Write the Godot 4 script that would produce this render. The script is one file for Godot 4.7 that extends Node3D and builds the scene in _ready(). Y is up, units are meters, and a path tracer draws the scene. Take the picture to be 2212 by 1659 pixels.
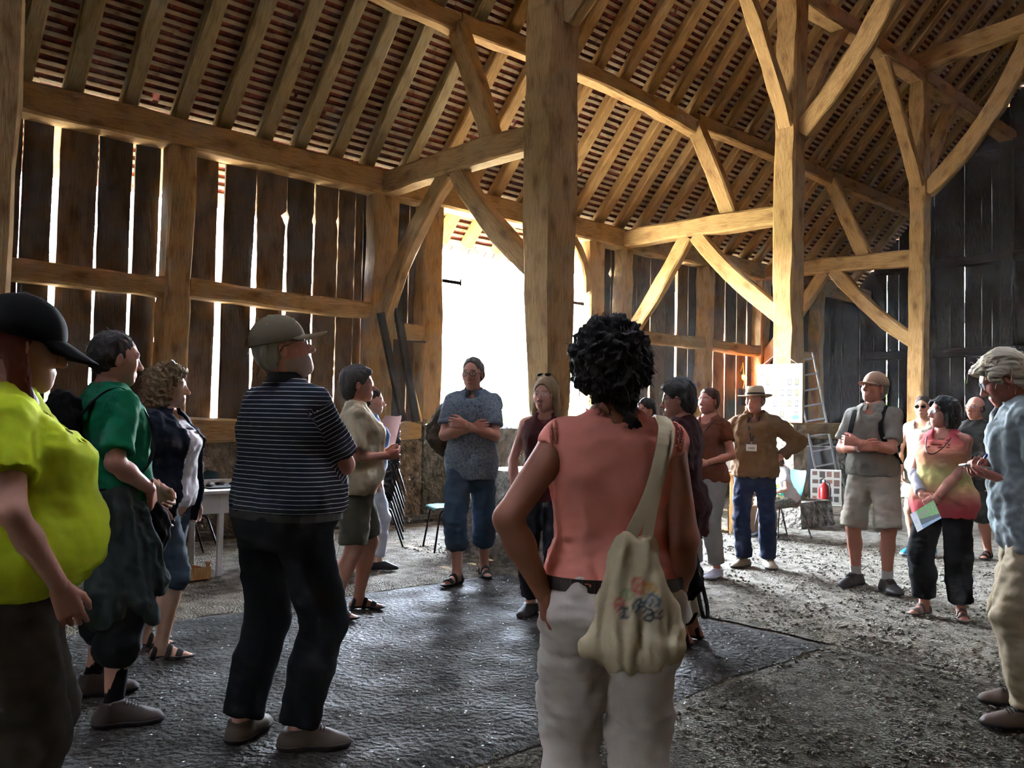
extends Node3D
# An aisled timber barn with a tour group. World axes: the barn's length runs along -z, the open aisle wall lies towards -x, y is up, metres.

var M := {}
var mesh_cache := {}
var taken := {}
const WALL_X := -9.4        # inner face of the aisle wall frame
const POST_X := -6.3        # arcade posts
const FRAMES := [-1.08, -6.24, -11.0, -15.35]
const GABLE_Z := -19.9
const RIDGE_X := -2.8
const NEAR_Z := 7.0
const FACING_CAMERA := 47.7

func _ready() -> void:
	# camera
	var cam := Camera3D.new()
	cam.name = "camera"
	var yaw := deg_to_rad(47.7)
	var pitch := atan(72.5 / 1853.0)
	var fwd := Vector3(-sin(yaw) * cos(pitch), sin(pitch), -cos(yaw) * cos(pitch))
	var r0 := Vector3(cos(yaw), 0, -sin(yaw))
	var u0 := r0.cross(fwd)
	var roll := deg_to_rad(1.15)
	var right := r0 * cos(roll) + u0 * sin(roll)
	cam.transform = Transform3D(Basis(right, right.cross(fwd), -fwd), Vector3(0, 1.4, 0))
	cam.fov = rad_to_deg(2.0 * atan(829.5 / 1853.0))
	cam.near = 0.05
	cam.far = 200.0
	add_child(cam)
	# sky and exposure
	var env := Environment.new()
	env.background_mode = Environment.BG_SKY
	var sky := Sky.new()
	var sm := ProceduralSkyMaterial.new()
	sm.sky_top_color = Color(0.80, 0.86, 0.95)
	sm.sky_horizon_color = Color(0.95, 0.96, 0.97)
	sm.ground_bottom_color = Color(0.5, 0.5, 0.42)
	sm.ground_horizon_color = Color(0.8, 0.8, 0.74)
	sm.sky_energy_multiplier = 12.0
	sm.ground_energy_multiplier = 3.0
	sm.sun_angle_max = 1.0
	sky.sky_material = sm
	env.sky = sky
	env.ambient_light_source = Environment.AMBIENT_SOURCE_DISABLED
	env.tonemap_mode = Environment.TONE_MAPPER_LINEAR
	env.tonemap_exposure = 1.0
	env.sdfgi_enabled = true
	env.ssao_enabled = true
	env.ssil_enabled = true
	var we := WorldEnvironment.new()
	we.name = "world_environment"
	we.environment = env
	add_child(we)
	# sun, from outside the aisle wall, high over the big opening
	var sun := DirectionalLight3D.new()
	sun.name = "sun"
	sun.light_color = Color(1.0, 0.90, 0.74)
	sun.light_energy = 24.0
	sun.light_angular_distance = 0.6
	sun.shadow_enabled = true
	sun.sky_mode = DirectionalLight3D.SKY_MODE_LIGHT_ONLY
	add_child(sun)
	sun.look_at_from_position(Vector3.ZERO, Vector3(1.0, -0.98, 0.10), Vector3.UP)
	# dust haze hanging in the barn
	env.volumetric_fog_enabled = true
	env.volumetric_fog_density = 0.0
	var fog := FogVolume.new()
	fog.name = "dust_haze"
	fog.shape = RenderingServer.FOG_VOLUME_SHAPE_BOX
	fog.size = Vector3(13.3, 9.0, 26.0)
	fog.position = Vector3(-2.75, 4.4, -6.6)
	var fm := FogMaterial.new()
	fm.albedo = Color(1.0, 0.97, 0.93)
	fm.density = 0.0013
	fog.material = fm
	fog.set_meta("kind", "stuff")
	tag(fog, "thin dust haze hanging in the barn's air", "haze")
	add_child(fog)
	make_materials()
	build_outside()
	build_floor()
	build_walls()
	build_roof()
	build_frames()
	build_furniture()
	build_people()

# ---------- naming and tagging ----------
func numbered(called: String) -> String:
	var n: int = taken.get(called, 0)
	taken[called] = n + 1
	return called if n == 0 else "%s_%03d" % [called, n]

func thing(called: String, label: String, category: String, at := Vector3.ZERO, turn := 0.0, group := "") -> Node3D:
	var o := Node3D.new()
	o.name = numbered(called)
	add_child(o)
	o.position = at
	o.rotation.y = turn
	tag(o, label, category, group)
	return o

func tag(o: Node, label: String, category: String, group := "") -> Node:
	if label: o.set_meta("label", label)
	if category: o.set_meta("category", category)
	if group: o.set_meta("group", group)
	return o

func part(called: String, mesh: Mesh, mat: Material, parent: Node, xf := Transform3D.IDENTITY) -> MeshInstance3D:
	var o := MeshInstance3D.new()
	o.name = numbered(called) if parent == self else called
	o.mesh = mesh
	o.material_override = mat
	o.transform = xf
	parent.add_child(o, true)
	return o

func structure(called: String, label := "", category := "") -> Node3D:
	var o := Node3D.new()
	o.name = numbered(called)
	o.set_meta("kind", "structure")
	tag(o, label, category)
	add_child(o)
	return o

func dup(src: Node3D, at: Vector3, turn: float, label: String, group := "") -> Node3D:
	var base := String(src.name)
	if base.length() > 4 and base[base.length() - 4] == "_" and base.right(3).is_valid_int():
		base = base.left(base.length() - 4)
	var o: Node3D = src.duplicate()
	o.name = numbered(base)
	add_child(o)
	o.position = at
	o.rotation.y = turn
	o.set_meta("label", label)
	if group: o.set_meta("group", group)
	return o

# ---------- mesh making ----------
func quad(st: SurfaceTool, a: Vector3, b: Vector3, c: Vector3, d: Vector3) -> void:
	# a b c d counter-clockwise seen from outside
	st.add_vertex(a); st.add_vertex(c); st.add_vertex(b)
	st.add_vertex(a); st.add_vertex(d); st.add_vertex(c)

func tri(st: SurfaceTool, a: Vector3, b: Vector3, c: Vector3) -> void:
	st.add_vertex(a); st.add_vertex(c); st.add_vertex(b)

func new_st() -> SurfaceTool:
	var st := SurfaceTool.new()
	st.begin(Mesh.PRIMITIVE_TRIANGLES)
	return st

func finish(st: SurfaceTool) -> ArrayMesh:
	st.generate_normals()
	return st.commit()

func box_into(st: SurfaceTool, s: Vector3, xf := Transform3D.IDENTITY, ch := 0.0) -> void:
	# chamfered box centred on the origin of xf
	var h := s * 0.5
	var c := minf(ch, minf(h.x, minf(h.y, h.z)) * 0.49)
	st.set_smooth_group(-1)
	if c <= 0.0:
		for k in 3:
			for sg in [-1.0, 1.0]:
				var n := Vector3.ZERO
				n[k] = sg
				var u := Vector3.ZERO
				u[(k + 1) % 3] = 1.0
				var v := Vector3.ZERO
				v[(k + 2) % 3] = sg
				quad(st, xf * ((n - u - v) * h), xf * ((n + u - v) * h), xf * ((n + u + v) * h), xf * ((n - u + v) * h))
		return
	for k in 3:
		for sg in [-1.0, 1.0]:
			var n := Vector3.ZERO
			n[k] = sg * h[k]
			var u := Vector3.ZERO
			u[(k + 1) % 3] = h[(k + 1) % 3] - c
			var v := Vector3.ZERO
			v[(k + 2) % 3] = sg * (h[(k + 2) % 3] - c)
			quad(st, xf * (n - u - v), xf * (n + u - v), xf * (n + u + v), xf * (n - u + v))
	for k in 3:  # edges along axis k
		var i := (k + 1) % 3
		var j := (k + 2) % 3
		for si in [-1.0, 1.0]:
			for sj in [-1.0, 1.0]:
				var e := Vector3.ZERO
				e[k] = h[k] - c
				var p := Vector3.ZERO
				p[i] = si * h[i]; p[j] = sj * (h[j] - c)
				var q := Vector3.ZERO
				q[i] = si * (h[i] - c); q[j] = sj * h[j]
				if si * sj > 0.0:
					quad(st, xf * (p - e), xf * (q - e), xf * (q + e), xf * (p + e))
				else:
					quad(st, xf * (q - e), xf * (p - e), xf * (p + e), xf * (q + e))
	for sx in [-1.0, 1.0]:
		for sy in [-1.0, 1.0]:
			for sz in [-1.0, 1.0]:
				var a := Vector3(sx * h.x, sy * (h.y - c), sz * (h.z - c))
				var b := Vector3(sx * (h.x - c), sy * h.y, sz * (h.z - c))
				var d := Vector3(sx * (h.x - c), sy * (h.y - c), sz * h.z)
				if sx * sy * sz > 0.0: tri(st, xf * a, xf * b, xf * d)
				else: tri(st, xf * a, xf * d, xf * b)

func box_mesh(s: Vector3, ch := 0.004) -> ArrayMesh:
	var st := new_st()
	box_into(st, s, Transform3D.IDENTITY, ch)
	return finish(st)

func along(a: Vector3, b: Vector3, front := Vector3(0, 0, 1)) -> Transform3D:
	# y from a to b, z as near to front as it can be
	var y := (b - a).normalized()
	var x := y.cross(front)
	if x.length() < 0.05: x = y.cross(Vector3(1, 0, 0))
	x = x.normalized()
	return Transform3D(Basis(x, y, x.cross(y)), a)

func beam_mesh(length: float, w: float, d: float, sd: int, rough := 0.012, bow := Vector2.ZERO, ch := 0.02, end_scale := 1.0) -> ArrayMesh:
	# hewn timber along y from 0 to length, w along x, d along z
	var rng := RandomNumberGenerator.new()
	rng.seed = sd
	var n := clampi(int(ceil(length / 0.3)), 3, 18)
	var st := new_st()
	var rings := []
	var ph := rng.randf() * 6.0
	for i in n + 1:
		var t := float(i) / n
		var o := bow * (4.0 * t * (1.0 - t))
		o += Vector2(sin(t * 5.0 + ph), cos(t * 4.0 + ph * 1.7)) * rough * 0.7
		var sc := lerpf(1.0, end_scale, t) if end_scale > 0.0 else lerpf(-end_scale, 1.0, smoothstep(0.0, 0.32, t))
		var hw := w * 0.5 * sc + rng.randf_range(-rough, rough) * 0.6
		var hd := d * 0.5 * sc + rng.randf_range(-rough, rough) * 0.6
		var ring := PackedVector3Array()
		for q in 4:
			var sx: float = [1.0, 1.0, -1.0, -1.0][q]
			var sz: float = [-1.0, 1.0, 1.0, -1.0][q]
			var c1 := ch * rng.randf_range(0.5, 1.5)
			var c2 := ch * rng.randf_range(0.5, 1.5)
			var p1 := Vector3(o.x + sx * hw, t * length, o.y + sz * (hd - c1))
			var p2 := Vector3(o.x + sx * (hw - c2), t * length, o.y + sz * hd)
			if sx * sz < 0.0: ring.append(p2); ring.append(p1)
			else: ring.append(p1); ring.append(p2)
		rings.append(ring)
	for s in 8:
		st.set_smooth_group(s + 1)
		for i in n:
			var a: PackedVector3Array = rings[i]
			var b: PackedVector3Array = rings[i + 1]
			var s2 := (s + 1) % 8
			quad(st, a[s2], a[s], b[s], b[s2])
	st.set_smooth_group(-1)
	for e in 2:
		var r: PackedVector3Array = rings[n] if e else rings[0]
		for s in range(1, 7):
			if e: tri(st, r[0], r[s + 1], r[s])
			else: tri(st, r[0], r[s], r[s + 1])
	return finish(st)

func timber(called: String, label: String, category: String, a: Vector3, b: Vector3, w: float, d: float, front: Vector3, sd: int, mat: Material, group := "", rough := 0.012, bow := Vector2.ZERO, end_scale := 1.0) -> MeshInstance3D:
	var o := part(called, beam_mesh(a.distance_to(b), w, d, sd, rough, bow, minf(0.025, minf(w, d) * 0.15), end_scale), mat, self, along(a, b, front))
	tag(o, label, category, group)
	o.set_meta("kind", "structure")
	return o

func tube_into(st: SurfaceTool, pts: PackedVector3Array, r: float, sides := 8, closed := false, r_end := -1.0) -> void:
	var n := pts.size()
	if n < 2: return
	var rings := []
	var up := Vector3.ZERO
	for i in n:
		var p0 := pts[maxi(i - 1, 0)]
		var p1 := pts[mini(i + 1, n - 1)]
		if closed:
			p0 = pts[(i - 1 + n) % n]; p1 = pts[(i + 1) % n]
		var t := (p1 - p0).normalized()
		if up == Vector3.ZERO:
			up = t.cross(Vector3(0.3, 1, 0.2)).normalized()
		up = (up - t * up.dot(t)).normalized()
		var v := t.cross(up)
		var rr := r if r_end < 0.0 else lerpf(r, r_end, float(i) / (n - 1))
		var ring := PackedVector3Array()
		for k in sides:
			var an := TAU * k / sides
			ring.append(pts[i] + (up * cos(an) + v * sin(an)) * rr)
		rings.append(ring)
	st.set_smooth_group(1)
	var last := n if closed else n - 1
	for i in last:
		var a: PackedVector3Array = rings[i]
		var b: PackedVector3Array = rings[(i + 1) % n]
		for k in sides:
			var k2 := (k + 1) % sides
			quad(st, a[k], a[k2], b[k2], b[k])
	if not closed:
		st.set_smooth_group(-1)
		var a: PackedVector3Array = rings[0]
		var b: PackedVector3Array = rings[n - 1]
		for k in range(1, sides - 1):
			tri(st, a[0], a[k + 1], a[k])
			tri(st, b[0], b[k], b[k + 1])

func tube_mesh(pts: PackedVector3Array, r: float, sides := 8, closed := false, r_end := -1.0) -> ArrayMesh:
	var st := new_st()
	tube_into(st, pts, r, sides, closed, r_end)
	return finish(st)

func lathe_into(st: SurfaceTool, profile: PackedVector2Array, sides := 20, xf := Transform3D.IDENTITY, sx := 1.0, sz := 1.0) -> void:
	# profile: (radius, height) from bottom to top, seen from outside
	st.set_smooth_group(1)
	for i in profile.size() - 1:
		var p := profile[i]
		var q := profile[i + 1]
		for k in sides:
			var a0 := TAU * k / sides
			var a1 := TAU * (k + 1) / sides
			var v0 := Vector3(cos(a0) * p.x * sx, p.y, -sin(a0) * p.x * sz)
			var v1 := Vector3(cos(a1) * p.x * sx, p.y, -sin(a1) * p.x * sz)
			var v2 := Vector3(cos(a1) * q.x * sx, q.y, -sin(a1) * q.x * sz)
			var v3 := Vector3(cos(a0) * q.x * sx, q.y, -sin(a0) * q.x * sz)
			if p.x < 1e-5: tri(st, xf * v0, xf * v2, xf * v3)
			elif q.x < 1e-5: tri(st, xf * v0, xf * v1, xf * v2)
			else: quad(st, xf * v0, xf * v1, xf * v2, xf * v3)

func lathe_mesh(profile: PackedVector2Array, sides := 20) -> ArrayMesh:
	var st := new_st()
	lathe_into(st, profile, sides)
	return finish(st)

func blob_mesh(r: Vector3, sd: int, amp := 0.12, rows := 8, cols := 12) -> ArrayMesh:
	var nz := FastNoiseLite.new()
	nz.seed = sd
	nz.frequency = 0.9
	var st := new_st()
	st.set_smooth_group(1)
	var g := []
	for i in rows + 1:
		var row := PackedVector3Array()
		var th := PI * i / rows
		for k in cols:
			var ph := TAU * k / cols
			var d := Vector3(sin(th) * cos(ph), cos(th), sin(th) * sin(ph))
			row.append(d * r * (1.0 + amp * nz.get_noise_3dv(d * 1.5) * 2.0))
		g.append(row)
	for i in rows:
		var a: PackedVector3Array = g[i]
		var b: PackedVector3Array = g[i + 1]
		for k in cols:
			var k2 := (k + 1) % cols
			if i == 0: tri(st, a[0], b[k2], b[k])
			elif i == rows - 1: tri(st, a[k], a[k2], b[0])
			else: quad(st, a[k], a[k2], b[k2], b[k])
	return finish(st)

func prism_mesh(poly: PackedVector2Array, depth: float) -> ArrayMesh:
	# counter-clockwise outline in x/y, extruded along z, centred
	var st := new_st()
	st.set_smooth_group(-1)
	var tris := Geometry2D.triangulate_polygon(poly)
	var h := depth * 0.5
	for i in range(0, tris.size(), 3):
		var a := poly[tris[i]]
		var b := poly[tris[i + 1]]
		var c := poly[tris[i + 2]]
		if (b - a).cross(c - a) < 0.0:
			var t := b
			b = c
			c = t
		tri(st, Vector3(a.x, a.y, h), Vector3(b.x, b.y, h), Vector3(c.x, c.y, h))
		tri(st, Vector3(a.x, a.y, -h), Vector3(c.x, c.y, -h), Vector3(b.x, b.y, -h))
	var n := poly.size()
	for i in n:
		var a := poly[i]
		var b := poly[(i + 1) % n]
		quad(st, Vector3(a.x, a.y, -h), Vector3(b.x, b.y, -h), Vector3(b.x, b.y, h), Vector3(a.x, a.y, h))
	return finish(st)

# ---------- materials ----------
func noise_tex(sd: int, freq: float, stops: Array, size := 512, oct := 4, kind := FastNoiseLite.TYPE_SIMPLEX_SMOOTH) -> NoiseTexture2D:
	var n := FastNoiseLite.new()
	n.noise_type = kind
	n.seed = sd
	n.frequency = freq
	n.fractal_octaves = oct
	var t := NoiseTexture2D.new()
	t.width = size
	t.height = size
	t.seamless = true
	t.noise = n
	var g := Gradient.new()
	var offs := PackedFloat32Array()
	var cols := PackedColorArray()
	for s in stops:
		offs.append(s[0])
		cols.append(s[1])
	g.offsets = offs
	g.colors = cols
	t.color_ramp = g
	return t

func bump_tex(sd: int, freq: float, strength: float, size := 512, oct := 4) -> NoiseTexture2D:
	var n := FastNoiseLite.new()
	n.noise_type = FastNoiseLite.TYPE_SIMPLEX_SMOOTH
	n.seed = sd
	n.frequency = freq
	n.fractal_octaves = oct
	var t := NoiseTexture2D.new()
	t.width = size
	t.height = size
	t.seamless = true
	t.as_normal_map = true
	t.bump_strength = strength
	t.noise = n
	return t

func plain(c: Color, rough := 0.8, metal := 0.0) -> StandardMaterial3D:
	var m := StandardMaterial3D.new()
	m.albedo_color = c
	m.roughness = rough
	m.metallic = metal
	return m

func cloth(c: Color, tex: Texture2D = null, sc := 6.0, weave := true) -> StandardMaterial3D:
	var m := plain(c, 0.9)
	m.metallic_specular = 0.25
	if tex:
		m.albedo_texture = tex
	m.uv1_triplanar = true
	m.uv1_scale = Vector3.ONE * sc
	if weave:
		m.normal_enabled = true
		m.normal_texture = M.weave
		m.normal_scale = 0.35
	return m

func wood(c: Color, tex: Texture2D, stain: Texture2D, sc: Vector3, nrm: Texture2D, ns := 0.6) -> StandardMaterial3D:
	var m := plain(c, 0.82)
	m.metallic_specular = 0.3
	m.albedo_texture = tex
	m.uv1_triplanar = true
	m.uv1_scale = sc
	m.normal_enabled = true
	m.normal_texture = nrm
	m.normal_scale = ns
	m.detail_enabled = true
	m.detail_albedo = stain
	m.detail_blend_mode = BaseMaterial3D.BLEND_MODE_MUL
	m.detail_uv_layer = BaseMaterial3D.DETAIL_UV_2
	m.uv2_triplanar = true
	m.uv2_scale = Vector3(0.9, 0.45, 0.9)
	return m

func make_materials() -> void:
	M.weave = bump_tex(5, 0.12, 5.0, 256, 2)
	var grain := noise_tex(11, 0.03, [[0.0, Color(0.76, 0.73, 0.68)], [0.3, Color(0.90, 0.88, 0.85)], [0.55, Color(0.97, 0.96, 0.95)], [1.0, Color(1, 1, 1)]], 512, 5)
	var stain := noise_tex(12, 0.008, [[0.0, Color(0.66, 0.6, 0.54)], [0.25, Color(0.86, 0.83, 0.8)], [0.5, Color(1, 1, 1)], [1.0, Color(1, 1, 1)]], 512, 4)
	var gn := bump_tex(13, 0.03, 9.0, 512, 4)
	M.grain = grain
	M.grain_normal = gn
	M.oak = wood(Color(0.66, 0.53, 0.345), grain, stain, Vector3(3.2, 0.22, 3.2), gn, 0.45)
	M.oak_pale = wood(Color(0.65, 0.59, 0.45), grain, stain, Vector3(3.6, 0.24, 3.6), gn, 0.4)
	M.plank = wood(Color(0.34, 0.27, 0.21), grain, stain, Vector3(4.0, 0.16, 4.0), gn, 0.3)
	M.plank_dark = wood(Color(0.22, 0.18, 0.15), grain, stain, Vector3(4.0, 0.16, 4.0), gn, 0.3)
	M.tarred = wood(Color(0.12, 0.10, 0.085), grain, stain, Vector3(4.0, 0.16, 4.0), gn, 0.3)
	for k in ["tarred", "plank", "plank_dark"]:
		M[k].metallic_specular = 0.1
		M[k].roughness = 1.0
	M.lath = wood(Color(0.74, 0.67, 0.57), grain, stain, Vector3(5.0, 0.5, 5.0), gn, 0.4)
	M.new_wood = wood(Color(0.85, 0.66, 0.42), grain, stain, Vector3(5.0, 0.4, 5.0), gn, 0.3)
	M.dark_wood = wood(Color(0.14, 0.12, 0.10), grain, stain, Vector3(3.0, 0.3, 3.0), gn, 0.6)
	var tm := plain(Color(0.55, 0.28, 0.2), 0.9)
	tm.vertex_color_use_as_albedo = true
	tm.albedo_texture = noise_tex(21, 0.02, [[0.0, Color(0.5, 0.42, 0.4)], [0.5, Color(0.9, 0.85, 0.82)], [1.0, Color(1, 1, 1)]], 256, 4)
	tm.uv1_triplanar = true
	tm.uv1_world_triplanar = true
	tm.uv1_scale = Vector3.ONE * 2.0
	M.tile = tm
	M.tile_part = tm.duplicate()
	M.tile_part.vertex_color_use_as_albedo = false
	var fl := plain(Color(0.255, 0.25, 0.235), 1.0)
	fl.metallic_specular = 0.17
	fl.albedo_texture = noise_tex(31, 0.012, [[0.0, Color(0.62, 0.60, 0.58)], [0.4, Color(0.84, 0.82, 0.80)], [0.6, Color(0.94, 0.93, 0.91)], [1.0, Color(1, 1, 1)]], 1024, 6)
	fl.uv1_triplanar = true
	fl.uv1_world_triplanar = true
	fl.uv1_scale = Vector3.ONE * 0.42
	fl.normal_enabled = true
	fl.normal_texture = bump_tex(32, 0.05, 14.0, 1024, 5)
	fl.normal_scale = 0.9
	fl.roughness_texture = noise_tex(33, 0.01, [[0.0, Color(0.5, 0.5, 0.5)], [1.0, Color(1, 1, 1)]], 512, 4)
	M.floor = fl
	var gv: StandardMaterial3D = fl.duplicate()
	gv.albedo_color = Color(0.59, 0.57, 0.52)
	gv.roughness = 0.95
	gv.roughness_texture = null
	gv.metallic_specular = 0.2
	gv.normal_texture = bump_tex(34, 0.09, 24.0, 1024, 4)
	gv.normal_scale = 1.3
	M.gravel = gv
	M.earth = gv.duplicate()
	M.earth.albedo_color = Color(0.40, 0.385, 0.34)
	var pl := plain(Color(0.48, 0.42, 0.35), 0.95)
	pl.albedo_texture = noise_tex(41, 0.012, [[0.0, Color(0.45, 0.42, 0.38)], [0.45, Color(0.8, 0.78, 0.74)], [1.0, Color(1, 1, 1)]], 512, 5)
	pl.uv1_triplanar = true
	pl.uv1_world_triplanar = true
	pl.uv1_scale = Vector3.ONE * 0.7
	pl.normal_enabled = true
	pl.normal_texture = bump_tex(42, 0.03, 16.0, 512, 5)
	M.plaster = pl
	M.stone = pl.duplicate()
	M.stone.albedo_color = Color(0.34, 0.33, 0.29)
	M.limewash = pl.duplicate()
	M.limewash.albedo_color = Color(0.86, 0.80, 0.68)
	M.concrete = pl.duplicate()
	M.concrete.albedo_color = Color(0.60, 0.58, 0.55)
	M.grass = plain(Color(0.42, 0.47, 0.25), 0.95)
	M.grass.albedo_texture = pl.albedo_texture
	M.grass.uv1_triplanar = true
	M.grass.uv1_world_triplanar = true
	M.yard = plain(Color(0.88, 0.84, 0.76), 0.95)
	var lf := plain(Color(0.30, 0.42, 0.13), 0.7)
	lf.cull_mode = BaseMaterial3D.CULL_DISABLED
	lf.backlight_enabled = true
	lf.backlight = Color(0.35, 0.5, 0.12)
	M.leaf = lf
	M.iron = plain(Color(0.05, 0.05, 0.055), 0.55, 0.6)
	M.steel = plain(Color(0.62, 0.62, 0.62), 0.35, 0.9)
	M.chrome = plain(Color(0.7, 0.7, 0.7), 0.25, 1.0)
	M.black_metal = plain(Color(0.03, 0.03, 0.03), 0.45, 0.4)
	M.white = plain(Color(0.88, 0.88, 0.86), 0.6)
	M.paper = plain(Color(0.92, 0.92, 0.90), 0.85)

# ---------- outside, floor, walls ----------
func build_outside() -> void:
	var st := new_st()
	box_into(st, Vector3(60, 0.3, 90), Transform3D(Basis.IDENTITY, Vector3(-42.0, -0.35, -8)))
	var g := part("ground", finish(st), M.grass, self)
	g.set_meta("kind", "structure")
	tag(g, "sunlit rough ground outside the barn", "ground")
	st = new_st()
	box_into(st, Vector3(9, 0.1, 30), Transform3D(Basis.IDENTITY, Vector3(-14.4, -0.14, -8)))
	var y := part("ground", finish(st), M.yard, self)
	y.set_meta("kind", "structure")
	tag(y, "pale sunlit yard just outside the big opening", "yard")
	st = new_st()
	box_into(st, Vector3(30, 0.3, 60), Transform3D(Basis.IDENTITY, Vector3(19.5, -0.35, -8)))
	var g2 := part("ground", finish(st), M.grass, self)
	g2.set_meta("kind", "structure")
	tag(g2, "rough grass beyond the barn's other side", "ground")
	# a tree whose crown shades the near boards from the sun
	var tr := thing("tree", "broad leafy tree outside shading the near run of boards", "tree", Vector3(-16.5, -0.2, -1.0))
	part("trunk", beam_mesh(8.0, 0.5, 0.5, 71, 0.05, Vector2(0.2, 0.1), 0.1, 0.6), M.dark_wood, tr)
	var lrng := RandomNumberGenerator.new()
	lrng.seed = 78
	var lfs := new_st()
	lfs.set_smooth_group(-1)
	tri(lfs, Vector3(-0.1, 0, 0), Vector3(0.1, 0, 0.03), Vector3(0, 0.26, 0))
	tri(lfs, Vector3(-0.1, 0, 0), Vector3(0, -0.2, 0.02), Vector3(0.1, 0, 0.03))
	var cm := MultiMesh.new()
	cm.transform_format = MultiMesh.TRANSFORM_3D
	cm.mesh = finish(lfs)
	cm.instance_count = 5000
	for i in 5000:
		var p := Vector3(lrng.randfn(0, 0.9), 10.2 + lrng.randf_range(-3.0, 3.0), lrng.randf_range(-4.6, 5.0))
		cm.set_instance_transform(i, Transform3D(Basis.from_euler(Vector3(lrng.randf() * 6, lrng.randf() * 6, lrng.randf() * 6)).scaled(Vector3.ONE * lrng.randf_range(1.5, 3.0)), p))
	var co := MultiMeshInstance3D.new()
	co.name = "leaves"
	co.multimesh = cm
	co.material_override = M.leaf
	co.set_meta("kind", "stuff")
	tr.add_child(co)
	# hedge of leaves well outside the wall
	var rng := RandomNumberGenerator.new()
	rng.seed = 77
	for h in [[-25.0, -30.0, 14.0, 4200, "hedge of green leaves outside beyond the aisle wall boards", "hedge"], [-19.0, -34.0, -24.0, 1500, "leafy bushes outside beyond the dark gable end", "bushes"]]:
		var leaf := new_st()
		leaf.set_smooth_group(-1)
		tri(leaf, Vector3(-0.1, 0, 0), Vector3(0.1, 0, 0.03), Vector3(0, 0.26, 0))
		tri(leaf, Vector3(-0.1, 0, 0), Vector3(0, -0.2, 0.02), Vector3(0.1, 0, 0.03))
		var mm := MultiMesh.new()
		mm.transform_format = MultiMesh.TRANSFORM_3D
		mm.mesh = finish(leaf)
		mm.instance_count = h[3]
		for i in int(h[3]):
			var z := rng.randf_range(h[1], h[2])
			var hh := 2.4 + 1.2 * sin(z * 0.7) + 0.6 * sin(z * 1.9)
			var p := Vector3(h[0] + rng.randf_range(-1.2, 1.2), absf(rng.randfn(0.0, 0.5)) * hh, z)
			if h[0] < -20.0 and z < -9.0 and z > -19.0: p.y *= 0.35
			if h[0] > -20.0: p = Vector3(rng.randf_range(-16, 0), p.y, -25.0 + rng.randf_range(-1, 1))
			mm.set_instance_transform(i, Transform3D(Basis.from_euler(Vector3(rng.randf() * 6, rng.randf() * 6, rng.randf() * 6)).scaled(Vector3.ONE * rng.randf_range(1.2, 2.6)), p))
		var o := MultiMeshInstance3D.new()
		o.name = h[5]
		o.multimesh = mm
		o.material_override = M.leaf
		o.set_meta("kind", "stuff")
		tag(o, h[4], h[5])
		add_child(o)

func grid_sheet(x0: float, x1: float, z0: float, z1: float, step: float, y: float, amp: float, sd: int) -> ArrayMesh:
	# slightly uneven ground, 6 cm thick
	var nz := FastNoiseLite.new()
	nz.seed = sd
	nz.frequency = 0.8
	nz.fractal_octaves = 4
	var nx := int((x1 - x0) / step)
	var nn := int((z1 - z0) / step)
	var st := new_st()
	st.set_smooth_group(1)
	var rows := []
	for i in nx + 1:
		var r := PackedVector3Array()
		for k in nn + 1:
			var px := lerpf(x0, x1, float(i) / nx)
			var pz := lerpf(z0, z1, float(k) / nn)
			var e := 0.0 if (i == 0 or k == 0 or i == nx or k == nn) else 1.0
			var wob := nz.get_noise_2d(px * 3.0 + 50.0, pz * 3.0) * 0.06 * (1.0 - e)
			r.append(Vector3(px + wob, y + nz.get_noise_2d(px, pz) * amp - (1.0 - e) * 0.03, pz + wob))
		rows.append(r)
	for i in nx:
		var a: PackedVector3Array = rows[i]
		var b: PackedVector3Array = rows[i + 1]
		for k in nn:
			quad(st, a[k], a[k + 1], b[k + 1], b[k])
	return finish(st)

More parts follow.
